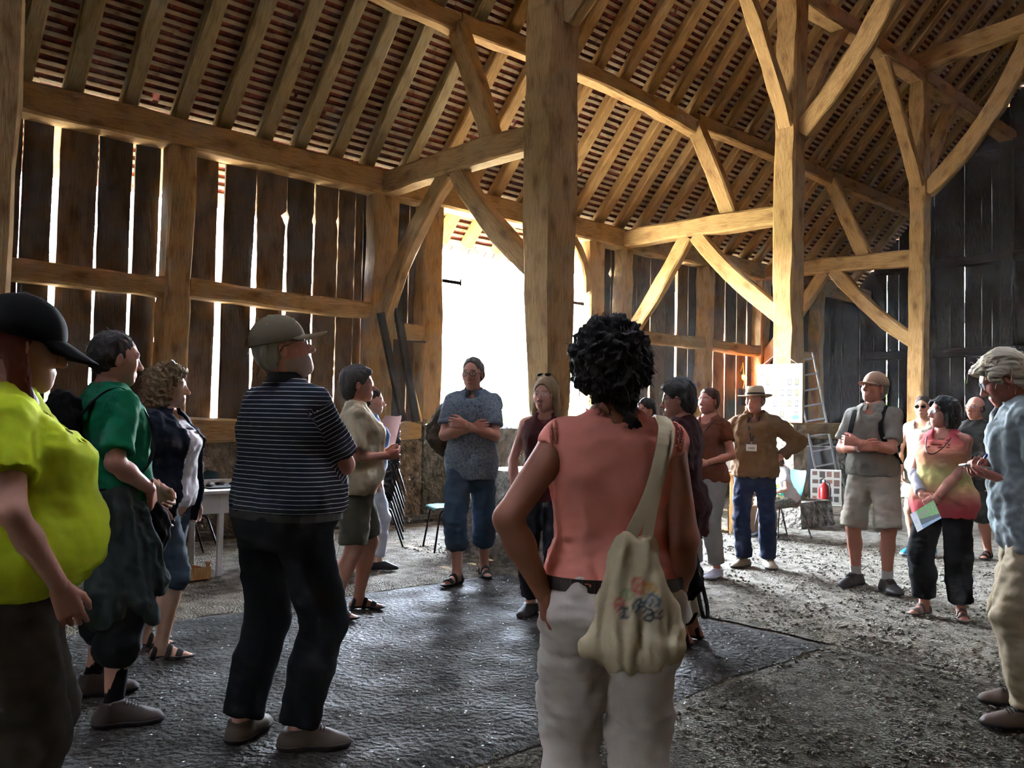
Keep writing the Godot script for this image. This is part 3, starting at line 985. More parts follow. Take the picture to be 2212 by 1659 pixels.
# ---------- distance fields meshed as surface nets ----------
class Field:
	var o: Vector3
	var c: float
	var nx: int
	var ny: int
	var nz: int
	var f: PackedFloat32Array

	func _init(lo: Vector3, hi: Vector3, cell: float) -> void:
		o = lo
		c = cell
		nx = int(ceil((hi.x - lo.x) / c)) + 2
		ny = int(ceil((hi.y - lo.y) / c)) + 2
		nz = int(ceil((hi.z - lo.z) / c)) + 2
		f.resize(nx * ny * nz)
		f.fill(9.0)

	func span(lo: Vector3, hi: Vector3) -> PackedInt32Array:
		return PackedInt32Array([
			maxi(0, int((lo.x - o.x) / c)), mini(nx - 1, int((hi.x - o.x) / c) + 1),
			maxi(0, int((lo.y - o.y) / c)), mini(ny - 1, int((hi.y - o.y) / c) + 1),
			maxi(0, int((lo.z - o.z) / c)), mini(nz - 1, int((hi.z - o.z) / c) + 1)])

	func cone(a: Vector3, b: Vector3, ra: float, rb: float, k := 0.02, flat := Vector3.ZERO, fs := 0.0, carve := false, cap := false) -> void:
		var m := maxf(ra, rb) * 1.15 + k + c * 2.5
		var s := span(a.min(b) - Vector3.ONE * m, a.max(b) + Vector3.ONE * m)
		var ab := b - a
		var il := 1.0 / maxf(ab.length_squared(), 1e-9)
		var dr := rb - ra
		var un := ab.normalized()
		var ln := ab.length()
		for kz in range(s[4], s[5] + 1):
			for jy in range(s[2], s[3] + 1):
				var idx := (kz * ny + jy) * nx
				var p := o + Vector3(s[0], jy, kz) * c - a
				for ix in range(s[0], s[1] + 1):
					var t := clampf(p.dot(ab) * il, 0.0, 1.0)
					var q := p - ab * t
					if fs != 0.0: q += flat * (q.dot(flat) * fs)
					var d := q.length() - ra - dr * t
					if cap: d = maxf(d, p.dot(un) - ln)
					p.x += c
					if d < m:
						var e := f[idx + ix]
						if carve:
							f[idx + ix] = maxf(e, -d)
						elif e > d + k: f[idx + ix] = d
						elif e > d - k:
							var h := (k - absf(e - d)) / k
							f[idx + ix] = minf(e, d) - h * h * k * 0.25

	func ball(ctr: Vector3, r: Vector3, k := 0.02, bas := Basis.IDENTITY, carve := false) -> void:
		var mr := maxf(r.x, maxf(r.y, r.z))
		var m := mr + k + c * 2.5
		var s := span(ctr - Vector3.ONE * m, ctr + Vector3.ONE * m)
		var inv := bas.inverse()
		var ir := Vector3.ONE / r
		for kz in range(s[4], s[5] + 1):
			for jy in range(s[2], s[3] + 1):
				var idx := (kz * ny + jy) * nx
				var p := o + Vector3(s[0], jy, kz) * c - ctr
				for ix in range(s[0], s[1] + 1):
					var q := (inv * p) * ir
					var k0 := q.length()
					var k1 := (q * ir).length()
					var d := k0 * (k0 - 1.0) / k1 if k1 > 1e-6 else -mr
					p.x += c
					var e := f[idx + ix]
					if carve:
						if -d > e: f[idx + ix] = -d
					elif e > d + k: f[idx + ix] = d
					elif e > d - k:
						var h := (k - absf(e - d)) / k
						f[idx + ix] = minf(e, d) - h * h * k * 0.25

	func loft(secs: Array, xf: Transform3D, grow: float, y0: float, y1: float, k := 0.02, power := 2.4) -> void:
		# secs: [y, half width, depth to the front, depth to the back, centre z]
		var n := 96
		var ya: float = secs[0][0]
		var yb: float = secs[-1][0]
		var W := PackedFloat32Array()
		var F := PackedFloat32Array()
		var B := PackedFloat32Array()
		var Z := PackedFloat32Array()
		var reach := 0.0
		for i in n + 1:
			var y := lerpf(ya, yb, float(i) / n)
			var j := 0
			while j < secs.size() - 2 and y > secs[j + 1][0]: j += 1
			var p0: Array = secs[maxi(j - 1, 0)]
			var p1: Array = secs[j]
			var p2: Array = secs[j + 1]
			var p3: Array = secs[mini(j + 2, secs.size() - 1)]
			var t: float = (y - p1[0]) / (p2[0] - p1[0])
			W.append(cubic_interpolate(p1[1], p2[1], p0[1], p3[1], t) + grow)
			F.append(cubic_interpolate(p1[2], p2[2], p0[2], p3[2], t) + grow)
			B.append(cubic_interpolate(p1[3], p2[3], p0[3], p3[3], t) + grow)
			Z.append(cubic_interpolate(p1[4], p2[4], p0[4], p3[4], t))
			reach = maxf(reach, maxf(W[i], maxf(F[i], B[i]) + absf(Z[i])))
		var inv := xf.affine_inverse()
		var ca := xf * Vector3(0, y0, 0)
		var cb := xf * Vector3(0, y1, 0)
		var m := reach + k + c * 2.5
		var s := span(ca.min(cb) - Vector3.ONE * m, ca.max(cb) + Vector3.ONE * m)
		var ip := 1.0 / power
		for kz in range(s[4], s[5] + 1):
			for jy in range(s[2], s[3] + 1):
				var idx := (kz * ny + jy) * nx
				for ix in range(s[0], s[1] + 1):
					var q := inv * (o + Vector3(ix, jy, kz) * c)
					var over := maxf(y0 - q.y, q.y - y1)
					if over > k + c * 2.5: continue
					var i := clampi(int((q.y - ya) / (yb - ya) * n + 0.5), 0, n)
					var w := W[i]
					var zz := q.z - Z[i]
					var dp := F[i] if zz > 0.0 else B[i]
					var ax := absf(q.x) / w
					var az := absf(zz) / dp
					if ax > 2.0 or az > 2.0: continue
					var rr := pow(pow(ax, power) + pow(az, power), ip)
					var d := (rr - 1.0) * minf(w, dp)
					if over > -c * 2.0: d = maxf(d, over)
					var e := f[idx + ix]
					if e > d + k: f[idx + ix] = d
					elif e > d - k:
						var h := (k - absf(e - d)) / k
						f[idx + ix] = minf(e, d) - h * h * k * 0.25

	func keep_below(p: Vector3, nrm: Vector3, lo: Vector3, hi: Vector3) -> void:
		# cut away what lies beyond the plane, inside a region
		var s := span(lo, hi)
		for kz in range(s[4], s[5] + 1):
			for jy in range(s[2], s[3] + 1):
				var idx := (kz * ny + jy) * nx
				for ix in range(s[0], s[1] + 1):
					if f[idx + ix] < c * 3.0:
						var d := nrm.dot(o + Vector3(ix, jy, kz) * c - p)
						if d > f[idx + ix]: f[idx + ix] = d

	func nets() -> Array:
		# [positions, outward normals, triangle corners]
		var pos := PackedVector3Array()
		var ids := PackedInt32Array()
		ids.resize(f.size())
		var ind := PackedInt32Array()
		var far := c * 2.2
		var sy := nx
		var sz := nx * ny
		for kz in nz - 1:
			for jy in ny - 1:
				var row := kz * sz + jy * sy
				for ix in nx - 1:
					var n := row + ix
					var v0 := f[n]
					if v0 > far or v0 < -far: continue
					var v1 := f[n + 1]
					var v2 := f[n + sy]
					var v3 := f[n + sy + 1]
					var v4 := f[n + sz]
					var v5 := f[n + sz + 1]
					var v6 := f[n + sz + sy]
					var v7 := f[n + sz + sy + 1]
					var neg := int(v0 < 0.0) + int(v1 < 0.0) + int(v2 < 0.0) + int(v3 < 0.0) + int(v4 < 0.0) + int(v5 < 0.0) + int(v6 < 0.0) + int(v7 < 0.0)
					if neg == 0 or neg == 8: continue
					var sum := Vector3.ZERO
					var cnt := 0
					if (v0 < 0.0) != (v1 < 0.0): sum += Vector3(v0 / (v0 - v1), 0, 0); cnt += 1
					if (v2 < 0.0) != (v3 < 0.0): sum += Vector3(v2 / (v2 - v3), 1, 0); cnt += 1
					if (v4 < 0.0) != (v5 < 0.0): sum += Vector3(v4 / (v4 - v5), 0, 1); cnt += 1
					if (v6 < 0.0) != (v7 < 0.0): sum += Vector3(v6 / (v6 - v7), 1, 1); cnt += 1
					if (v0 < 0.0) != (v2 < 0.0): sum += Vector3(0, v0 / (v0 - v2), 0); cnt += 1
					if (v1 < 0.0) != (v3 < 0.0): sum += Vector3(1, v1 / (v1 - v3), 0); cnt += 1
					if (v4 < 0.0) != (v6 < 0.0): sum += Vector3(0, v4 / (v4 - v6), 1); cnt += 1
					if (v5 < 0.0) != (v7 < 0.0): sum += Vector3(1, v5 / (v5 - v7), 1); cnt += 1
					if (v0 < 0.0) != (v4 < 0.0): sum += Vector3(0, 0, v0 / (v0 - v4)); cnt += 1
					if (v1 < 0.0) != (v5 < 0.0): sum += Vector3(1, 0, v1 / (v1 - v5)); cnt += 1
					if (v2 < 0.0) != (v6 < 0.0): sum += Vector3(0, 1, v2 / (v2 - v6)); cnt += 1
					if (v3 < 0.0) != (v7 < 0.0): sum += Vector3(1, 1, v3 / (v3 - v7)); cnt += 1
					ids[n] = pos.size()
					pos.append(o + (Vector3(ix, jy, kz) + sum / cnt) * c)
					if ix == 0 or jy == 0 or kz == 0: continue
					if (v0 < 0.0) != (v1 < 0.0):
						if v0 < 0.0: quad(ind, ids[n - sy - sz], ids[n - sz], ids[n], ids[n - sy])
						else: quad(ind, ids[n - sy], ids[n], ids[n - sz], ids[n - sy - sz])
					if (v0 < 0.0) != (v2 < 0.0):
						if v0 < 0.0: quad(ind, ids[n - 1 - sz], ids[n - 1], ids[n], ids[n - sz])
						else: quad(ind, ids[n - sz], ids[n], ids[n - 1], ids[n - 1 - sz])
					if (v0 < 0.0) != (v4 < 0.0):
						if v0 < 0.0: quad(ind, ids[n - 1 - sy], ids[n - sy], ids[n], ids[n - 1])
						else: quad(ind, ids[n - 1], ids[n], ids[n - sy], ids[n - 1 - sy])
		var out := [pos, PackedVector3Array(), ind]
		out[1] = Field.normals(pos, ind)
		return out

	func quad(ind: PackedInt32Array, a: int, b: int, cc: int, d: int) -> void:
		ind.append(a); ind.append(cc); ind.append(b)
		ind.append(a); ind.append(d); ind.append(cc)

	static func normals(pos: PackedVector3Array, ind: PackedInt32Array) -> PackedVector3Array:
		var nr := PackedVector3Array()
		nr.resize(pos.size())
		for i in range(0, ind.size(), 3):
			var a := pos[ind[i]]
			var n := (pos[ind[i + 2]] - a).cross(pos[ind[i + 1]] - a)
			nr[ind[i]] += n
			nr[ind[i + 1]] += n
			nr[ind[i + 2]] += n
		for i in nr.size():
			nr[i] = nr[i].normalized()
		return nr

	static func ruffle(m: Array, sd: int, amp: float, sc: Vector3, freq := 1.0) -> void:
		# folds: moves each point along its normal
		var nz := FastNoiseLite.new()
		nz.noise_type = FastNoiseLite.TYPE_SIMPLEX_SMOOTH
		nz.seed = sd
		nz.frequency = freq
		nz.fractal_octaves = 2
		var pos: PackedVector3Array = m[0]
		var nr: PackedVector3Array = m[1]
		for i in pos.size():
			pos[i] += nr[i] * (nz.get_noise_3dv(pos[i] * sc) * amp)
		m[0] = pos
		m[1] = Field.normals(pos, m[2])

	static func join(a: Array, b: Array) -> void:
		var off: int = a[0].size()
		var pos: PackedVector3Array = a[0]
		var nr: PackedVector3Array = a[1]
		var ind: PackedInt32Array = a[2]
		pos.append_array(b[0])
		nr.append_array(b[1])
		for i: int in b[2]: ind.append(i + off)
		a[0] = pos
		a[1] = nr
		a[2] = ind

	static func moved(m: Array, xf: Transform3D) -> Array:
		var pos := PackedVector3Array()
		var nr := PackedVector3Array()
		var nb := xf.basis.orthonormalized()
		if xf.basis.determinant() < 0.0: nb = xf.basis
		for p: Vector3 in m[0]: pos.append(xf * p)
		for n: Vector3 in m[1]: nr.append((nb * n).normalized())
		var ind: PackedInt32Array = m[2].duplicate()
		if xf.basis.determinant() < 0.0:
			for i in range(0, ind.size(), 3):
				var t: int = ind[i + 1]
				ind[i + 1] = ind[i + 2]
				ind[i + 2] = t
		return [pos, nr, ind]

func net_mesh(m: Array, scale := 1.0, colors := PackedColorArray(), uvs := PackedVector2Array()) -> ArrayMesh:
	var arr := []
	arr.resize(Mesh.ARRAY_MAX)
	var pos: PackedVector3Array = m[0]
	if scale != 1.0:
		for i in pos.size(): pos[i] *= scale
	arr[Mesh.ARRAY_VERTEX] = pos
	arr[Mesh.ARRAY_NORMAL] = m[1]
	arr[Mesh.ARRAY_INDEX] = m[2]
	if colors.size(): arr[Mesh.ARRAY_COLOR] = colors
	if uvs.size(): arr[Mesh.ARRAY_TEX_UV] = uvs
	var am := ArrayMesh.new()
	am.add_surface_from_arrays(Mesh.PRIMITIVE_TRIANGLES, arr)
	return am

# ---------- people ----------
# Each figure is modelled 1.75 high, facing +z with its left hand towards +x, and scaled to its own height.

func torso_sections(sp: Dictionary) -> Array:
	var fem: bool = sp.get("fem", false)
	var g: float = sp.get("girth", 1.0)
	var belly: float = sp.get("belly", 0.0)
	var bust: float = sp.get("bust", 0.07 if fem else 0.0)
	var seat: float = sp.get("seat", 0.0)
	var s: Array
	if fem:
		s = [[0.80, 0.150, 0.080, 0.095, 0.0], [0.90, 0.178, 0.098, 0.122, 0.0], [0.99, 0.172, 0.104, 0.108, 0.0], [1.10, 0.138, 0.098, 0.086, 0.0], [1.20, 0.138, 0.102, 0.088, 0.0], [1.31, 0.156, 0.108, 0.098, 0.0], [1.40, 0.160, 0.092, 0.100, 0.0], [1.455, 0.125, 0.066, 0.080, -0.005], [1.50, 0.066, 0.052, 0.058, -0.008]]
	else:
		s = [[0.80, 0.150, 0.085, 0.095, 0.0], [0.90, 0.170, 0.104, 0.118, 0.0], [0.99, 0.168, 0.106, 0.106, 0.0], [1.10, 0.156, 0.106, 0.094, 0.0], [1.20, 0.156, 0.110, 0.098, 0.0], [1.31, 0.168, 0.120, 0.108, 0.0], [1.40, 0.168, 0.104, 0.108, 0.0], [1.455, 0.132, 0.074, 0.088, -0.005], [1.50, 0.072, 0.056, 0.062, -0.008]]
	for r in s:
		var y: float = r[0]
		var mid := exp(-pow((y - 1.06) / 0.14, 2.0))
		var gg := lerpf(1.0, g, clampf((1.46 - y) / 0.12, 0.0, 1.0))
		r[1] = r[1] * gg + belly * 0.35 * mid
		r[2] = r[2] * gg + belly * mid + bust * exp(-pow((y - 1.27) / 0.075, 2.0))
		r[3] = r[3] * gg + seat * exp(-pow((y - 0.90) / 0.08, 2.0)) + belly * 0.15 * mid
	return s

func ik(a: Vector3, b: Vector3, l1: float, l2: float, hint: Vector3) -> Array:
	# elbow or knee between a and b nearest to hint; the end is pulled in where it lies out of reach
	var d := b - a
	var dist := minf(d.length(), (l1 + l2) * 0.995)
	var dirn := d.normalized()
	b = a + dirn * dist
	var x := (l1 * l1 - l2 * l2 + dist * dist) / (2.0 * dist)
	var hgt := sqrt(maxf(l1 * l1 - x * x, 0.0))
	var side := hint - a
	side = (side - dirn * side.dot(dirn)).normalized()
	return [a + dirn * x + side * hgt, b]

func hand_net(pose: String) -> Array:
	# right hand: y along the fingers, x to the thumb, z out of the palm
	var curl: Array = {"relaxed": [0.35, 0.5, 0.3], "flat": [0.1, 0.12, 0.1], "grip": [1.15, 1.3, 0.7], "half": [0.6, 0.8, 0.45], "pen": [0.75, 0.9, 0.5]}[pose]
	var F := Field.new(Vector3(-0.07, -0.05, -0.05), Vector3(0.10, 0.22, 0.13), 0.0034)
	var bx := [0.031, 0.0105, -0.0105, -0.030]
	var ln := [[0.043, 0.026, 0.021], [0.048, 0.030, 0.023], [0.044, 0.028, 0.022], [0.035, 0.020, 0.018]]
	for i in 4:
		F.cone(Vector3(bx[i] * 0.55, -0.005, 0), Vector3(bx[i] * 0.95, 0.085, 0), 0.0165, 0.0115, 0.012)
	F.cone(Vector3(0, -0.05, 0), Vector3(0, 0.01, 0), 0.024, 0.021, 0.012, Vector3(0, 0, 1), 0.35)
	F.ball(Vector3(0.024, 0.032, 0.010), Vector3(0.019, 0.030, 0.016), 0.012)
	for i in 4:
		var p := Vector3(bx[i] * 0.95, 0.085, 0)
		var th := 0.0
		var spread: float = bx[i] * 1.6
		var extra := 0.12 * i if pose == "relaxed" or pose == "half" else 0.0
		for k in 3:
			th += curl[k] + extra * 0.5
			var dirn := Vector3(sin(spread) * cos(th), cos(spread) * cos(th), sin(th))
			var q: Vector3 = p + dirn * ln[i][k]
			F.cone(p, q, 0.0092 - 0.0009 * k, 0.0086 - 0.0010 * k, 0.003)
			p = q
	var t0 := Vector3(0.026, 0.022, 0.006)
	var t1 := Vector3(0.048, 0.052, 0.016)
	var t2 := Vector3(0.054, 0.082, 0.024)
	var t3 := Vector3(0.052, 0.106, 0.032)
	if pose == "grip" or pose == "pen":
		t1 = Vector3(0.042, 0.052, 0.026); t2 = Vector3(0.030, 0.072, 0.044); t3 = Vector3(0.016, 0.086, 0.052)
	F.cone(t0, t1, 0.0135, 0.0115, 0.008)
	F.cone(t1, t2, 0.0112, 0.0100, 0.004)
	F.cone(t2, t3, 0.0100, 0.0082, 0.004)
	return F.nets()

func head_field(T: Transform3D, sp: Dictionary, cell: float) -> Array:
	var fem: bool = sp.get("fem", false)
	var F := Field.new(T * Vector3.ZERO - Vector3(0.17, 0.23, 0.17), T * Vector3.ZERO + Vector3(0.17, 0.18, 0.17), cell)
	var B := T.basis
	var fat: float = sp.get("jowl", 1.0)
	F.ball(T * Vector3(0, 0.048, -0.016), Vector3(0.077, 0.085, 0.098), 0.03, B)
	F.ball(T * Vector3(0, -0.008, 0.032), Vector3(0.064 * fat, 0.088, 0.061), 0.03, B)
	F.ball(T * Vector3(0, -0.066, 0.034), Vector3(0.052 * fat, 0.038, 0.052), 0.03, B)
	F.ball(T * Vector3(0, -0.094, 0.066), Vector3.ONE * (0.018 if fem else 0.022), 0.028)
	if fat > 1.1: F.ball(T * Vector3(0, -0.088, 0.03), Vector3(0.05, 0.036, 0.05), 0.04, B)
	for s in [-1.0, 1.0]:
		F.ball(T * Vector3(s * 0.043, -0.014, 0.062), Vector3.ONE * 0.021, 0.026)
		F.ball(T * Vector3(s * 0.031, 0.016, 0.098), Vector3(0.017, 0.012, 0.016), 0.012, B, true)
		F.ball(T * Vector3(s * 0.031, 0.015, 0.076), Vector3.ONE * 0.0128, 0.004)
		F.cone(T * Vector3(s * 0.018, 0.0235, 0.084), T * Vector3(s * 0.045, 0.0225, 0.074), 0.0052, 0.005, 0.006)
		F.cone(T * Vector3(s * 0.018, 0.007, 0.083), T * Vector3(s * 0.044, 0.008, 0.074), 0.0042, 0.004, 0.006)
		F.ball(T * Vector3(s * 0.0125, -0.031, 0.1), Vector3(0.009, 0.008, 0.011), 0.008, B)
		var eb := B * Basis.from_euler(Vector3(0.15, s * 0.35, 0))
		F.ball(T * Vector3(s * 0.079, -0.002, -0.004), Vector3(0.008, 0.031, 0.019), 0.008, eb)
		F.ball(T * Vector3(s * 0.088, 0.0, -0.002), Vector3(0.006, 0.02, 0.011), 0.004, eb, true)
	F.cone(T * Vector3(-0.036, 0.034, 0.079), T * Vector3(0.036, 0.034, 0.079), 0.011 if fem else 0.014, 0.011 if fem else 0.014, 0.02)
	F.cone(T * Vector3(0, 0.02, 0.088), T * Vector3(0, -0.024, 0.112), 0.0085, 0.0115, 0.012)
	F.ball(T * Vector3(0, -0.028, 0.113), Vector3(0.011, 0.010, 0.010), 0.010, B)
	F.cone(T * Vector3(-0.018, -0.058, 0.086), T * Vector3(0.018, -0.058, 0.086), 0.0062, 0.0062, 0.010)
	F.cone(T * Vector3(0, -0.057, 0.091), T * Vector3(0, -0.058, 0.091), 0.0066, 0.0066, 0.010)
	F.cone(T * Vector3(-0.014, -0.070, 0.085), T * Vector3(0.014, -0.070, 0.085), 0.0075, 0.0075, 0.010)
	return [F, T]

func face_colors(m: Array, T: Transform3D, sp: Dictionary, base: Color, out: PackedColorArray) -> void:
	var inv := T.affine_inverse()
	var lip := base.lerp(Color(0.5, 0.16, 0.13), 0.5)
	var hair: Color = (sp.get("hair_color", Color(0.1, 0.08, 0.06)) as Color).srgb_to_linear()
	var beard: float = sp.get("beard", 0.0)
	var tash: float = sp.get("moustache", 0.0)
	for p: Vector3 in m[0]:
		var q := inv * p
		var c := base
		if q.z > 0.03:
			var cheek := exp(-(pow((absf(q.x) - 0.043) / 0.022, 2.0) + pow((q.y + 0.02) / 0.025, 2.0)))
			c = c.lerp(Color(c.r * 1.08, c.g * 0.82, c.b * 0.78), cheek * 0.5)
			if absf(q.x) < 0.024 and q.y < -0.050 and q.y > -0.079 and q.z > 0.078:
				c = lip
				if absf(q.y + 0.064) < 0.0022: c = lip * 0.45
			var ax := absf(q.x)
			if ax > 0.013 and ax < 0.052 and absf(q.y - 0.040 + (ax - 0.03) * 0.12) < 0.0058 and q.z > 0.055:
				c = c.lerp(hair, 0.75)
			var ex := ax - 0.031
			var ey := q.y - 0.0152
			if q.z > 0.078 and ex * ex / 0.00017 + ey * ey / 0.00004 < 1.0:
				c = Color(0.72, 0.70, 0.67)
				if ex * ex + ey * ey < 0.000032: c = Color(0.05, 0.04, 0.03)
			if tash > 0.0 and ax < 0.034 and q.y < -0.038 and q.y > -0.054 and q.z > 0.07: c = c.lerp(hair, tash)
		if beard > 0.0 and q.z > -0.01 and q.y < -0.045 - maxf(0.0, 0.03 - absf(q.x)) * 0.2 and q.y > -0.13 and not (absf(q.x) < 0.024 and q.y > -0.079 and q.z > 0.078):
			c = c.lerp(hair, beard)
		out.append(c)

func make_hair(T: Transform3D, sp: Dictionary, cell: float, lean_t: Transform3D) -> Array:
	var st: String = sp.get("hair", "short")
	var B := T.basis
	var F := Field.new(T * Vector3.ZERO - Vector3(0.22, 0.34, 0.22), T * Vector3.ZERO + Vector3(0.22, 0.22, 0.22), cell)
	if st != "fringe":
		F.ball(T * Vector3(0, 0.051 if st == "thin" else 0.056, -0.019), Vector3(0.0815, 0.0885, 0.1025) if st == "thin" else Vector3(0.084, 0.090, 0.105), 0.02, B)
	if st == "fringe" or st == "thin":
		F.ball(T * Vector3(0, 0.01, -0.036), Vector3(0.081, 0.062, 0.088), 0.02, B)
	if st == "short" or st == "thin":
		F.ball(T * Vector3(0, 0.0, -0.055), Vector3(0.076, 0.075, 0.066), 0.03, B)
	if st == "mop":       # white swept fringe
		F.ball(T * Vector3(0, 0.058, -0.012), Vector3(0.086, 0.090, 0.110), 0.02, B)
		F.ball(T * Vector3(0, -0.01, -0.06), Vector3(0.076, 0.082, 0.058), 0.03, B)
		F.ball(T * Vector3(0.0, 0.085, 0.075), Vector3(0.07, 0.032, 0.05), 0.03, B)
		for s in [-1.0, 1.0]: F.ball(T * Vector3(s * 0.078, 0.035, 0.02), Vector3(0.018, 0.045, 0.05), 0.02, B)
	if st == "grey_short":
		F.ball(T * Vector3(0, 0.062, -0.02), Vector3(0.092, 0.094, 0.112), 0.02, B)
		F.ball(T * Vector3(0, -0.02, -0.06), Vector3(0.080, 0.09, 0.066), 0.03, B)
		F.ball(T * Vector3(0, 0.095, 0.06), Vector3(0.06, 0.025, 0.04), 0.03, B)
	if st == "bob":
		F.ball(T * Vector3(0, 0.05, -0.02), Vector3(0.100, 0.100, 0.116), 0.02, B)
		F.ball(T * Vector3(0, -0.04, -0.05), Vector3(0.105, 0.11, 0.088), 0.03, B)
		F.ball(T * Vector3(0, 0.075, 0.075), Vector3(0.065, 0.03, 0.03), 0.02, B)
		for s in [-1.0, 1.0]: F.cone(T * Vector3(s * 0.088, 0.05, 0.01), T * Vector3(s * 0.086, -0.10, 0.0), 0.024, 0.02, 0.02)
	if st == "curly":
		F.ball(T * Vector3(0, 0.055, -0.03), Vector3(0.105, 0.095, 0.118), 0.03, B)
		F.ball(T * Vector3(0, -0.035, -0.075), Vector3(0.115, 0.12, 0.078), 0.03, B)
		F.ball(T * Vector3(0, -0.10, -0.07), Vector3(0.12, 0.06, 0.07), 0.03, B)
		F.ball(T * Vector3(0, 0.105, 0.055), Vector3(0.07, 0.035, 0.05), 0.03, B)
		for s in [-1.0, 1.0]: F.ball(T * Vector3(s * 0.088, -0.03, -0.02), Vector3(0.03, 0.09, 0.05), 0.03, B)
	if st == "tousled":
		F.ball(T * Vector3(0, 0.06, -0.02), Vector3(0.108, 0.108, 0.122), 0.03, B)
		F.ball(T * Vector3(0, -0.012, -0.06), Vector3(0.092, 0.088, 0.08), 0.03, B)
		F.cone(T * Vector3(-0.012, -0.06, -0.085), T * Vector3(-0.04, -0.165, -0.075), 0.036, 0.018, 0.02)
		for s in [-1.0, 1.0]: F.ball(T * Vector3(s * 0.09, 0.02, 0.0), Vector3(0.028, 0.07, 0.06), 0.03, B)
	if st == "long":
		F.ball(T * Vector3(0, 0.055, -0.022), Vector3(0.092, 0.094, 0.110), 0.02, B)
		F.ball(T * Vector3(0, -0.06, -0.06), Vector3(0.095, 0.13, 0.06), 0.03, B)
		for s in [-1.0, 1.0]:
			F.cone(T * Vector3(s * 0.082, 0.04, -0.01), T * Vector3(s * 0.105, -0.20, -0.01), 0.022, 0.026, 0.02)
	if st == "tail":
		F.cone(T * Vector3(0.0, 0.0, -0.09), T * Vector3(0.03, -0.07, -0.10), 0.05, 0.042, 0.03)
		for s in [-1.0, 1.0]:
			F.cone(T * Vector3(s * 0.064, 0.0, -0.03), T * Vector3(s * 0.075, -0.20, 0.045), 0.034, 0.028, 0.03)
	# clear the face and the ears
	if st != "fringe":
		var fr: float = sp.get("hairline", 0.026)
		F.ball(T * Vector3(0, -0.03 + fr, 0.100), Vector3(0.072, 0.098, 0.078), 0.0, B, true)
		F.ball(T * Vector3(0, -0.08, 0.06), Vector3(0.078, 0.09, 0.068), 0.0, B, true)
	else:
		F.ball(T * Vector3(0, 0.0, 0.09), Vector3(0.10, 0.12, 0.095), 0.0, B, true)
		F.ball(T * Vector3(0, 0.10, 0.0), Vector3(0.076, 0.062, 0.10), 0.0, B, true)
	if st in ["short", "thin", "fringe", "grey_short", "mop"]:
		for s in [-1.0, 1.0]: F.ball(T * Vector3(s * 0.088, -0.012, 0.004), Vector3(0.03, 0.034, 0.024), 0.0, B, true)
	var m := F.nets()
	var curly := st in ["curly", "tousled"]
	if curly:
		Field.ruffle(m, 7, 0.026, Vector3(26, 26, 26))
		Field.ruffle(m, 8, 0.010, Vector3(60, 24, 60))
	else:
		Field.ruffle(m, 7, 0.007 if st != "mop" else 0.009, Vector3(30, 10, 14) if st != "mop" else Vector3(34, 30, 8))
		Field.ruffle(m, 8, 0.004 if st != "mop" else 0.0045, Vector3(80, 20, 30) if st != "mop" else Vector3(90, 80, 16))
	# loose strands
	var n: int = sp.get("strands", 0)
	if n:
		var rng := RandomNumberGenerator.new()
		rng.seed = 4
		var pos: PackedVector3Array = m[0]
		var base_n := pos.size()
		var nr: PackedVector3Array = m[1]
		for i in n:
			var k := rng.randi() % base_n
			var p := pos[k]
			var dv := (nr[k] + Vector3(rng.randf_range(-0.8, 0.8), rng.randf_range(-0.9, 0.5), rng.randf_range(-0.8, 0.8))).normalized()
			var side := dv.cross(Vector3(0.2, 1, 0.1)).normalized() * 0.0013
			var l := rng.randf_range(0.012, 0.05)
			var pts := [p, p + dv * l * 0.6, p + dv * l + Vector3(0, -l * 0.35, 0)]
			var b := pos.size()
			for q: Vector3 in pts:
				pos.append(q - side); nr.append(nr[k])
				pos.append(q + side); nr.append(nr[k])
			var ind: PackedInt32Array = m[2]
			for j in 2:
				for t in [0, 1, 2, 1, 3, 2]: ind.append(b + j * 2 + t)
			m[2] = ind
		m[0] = pos
		m[1] = nr
	return m

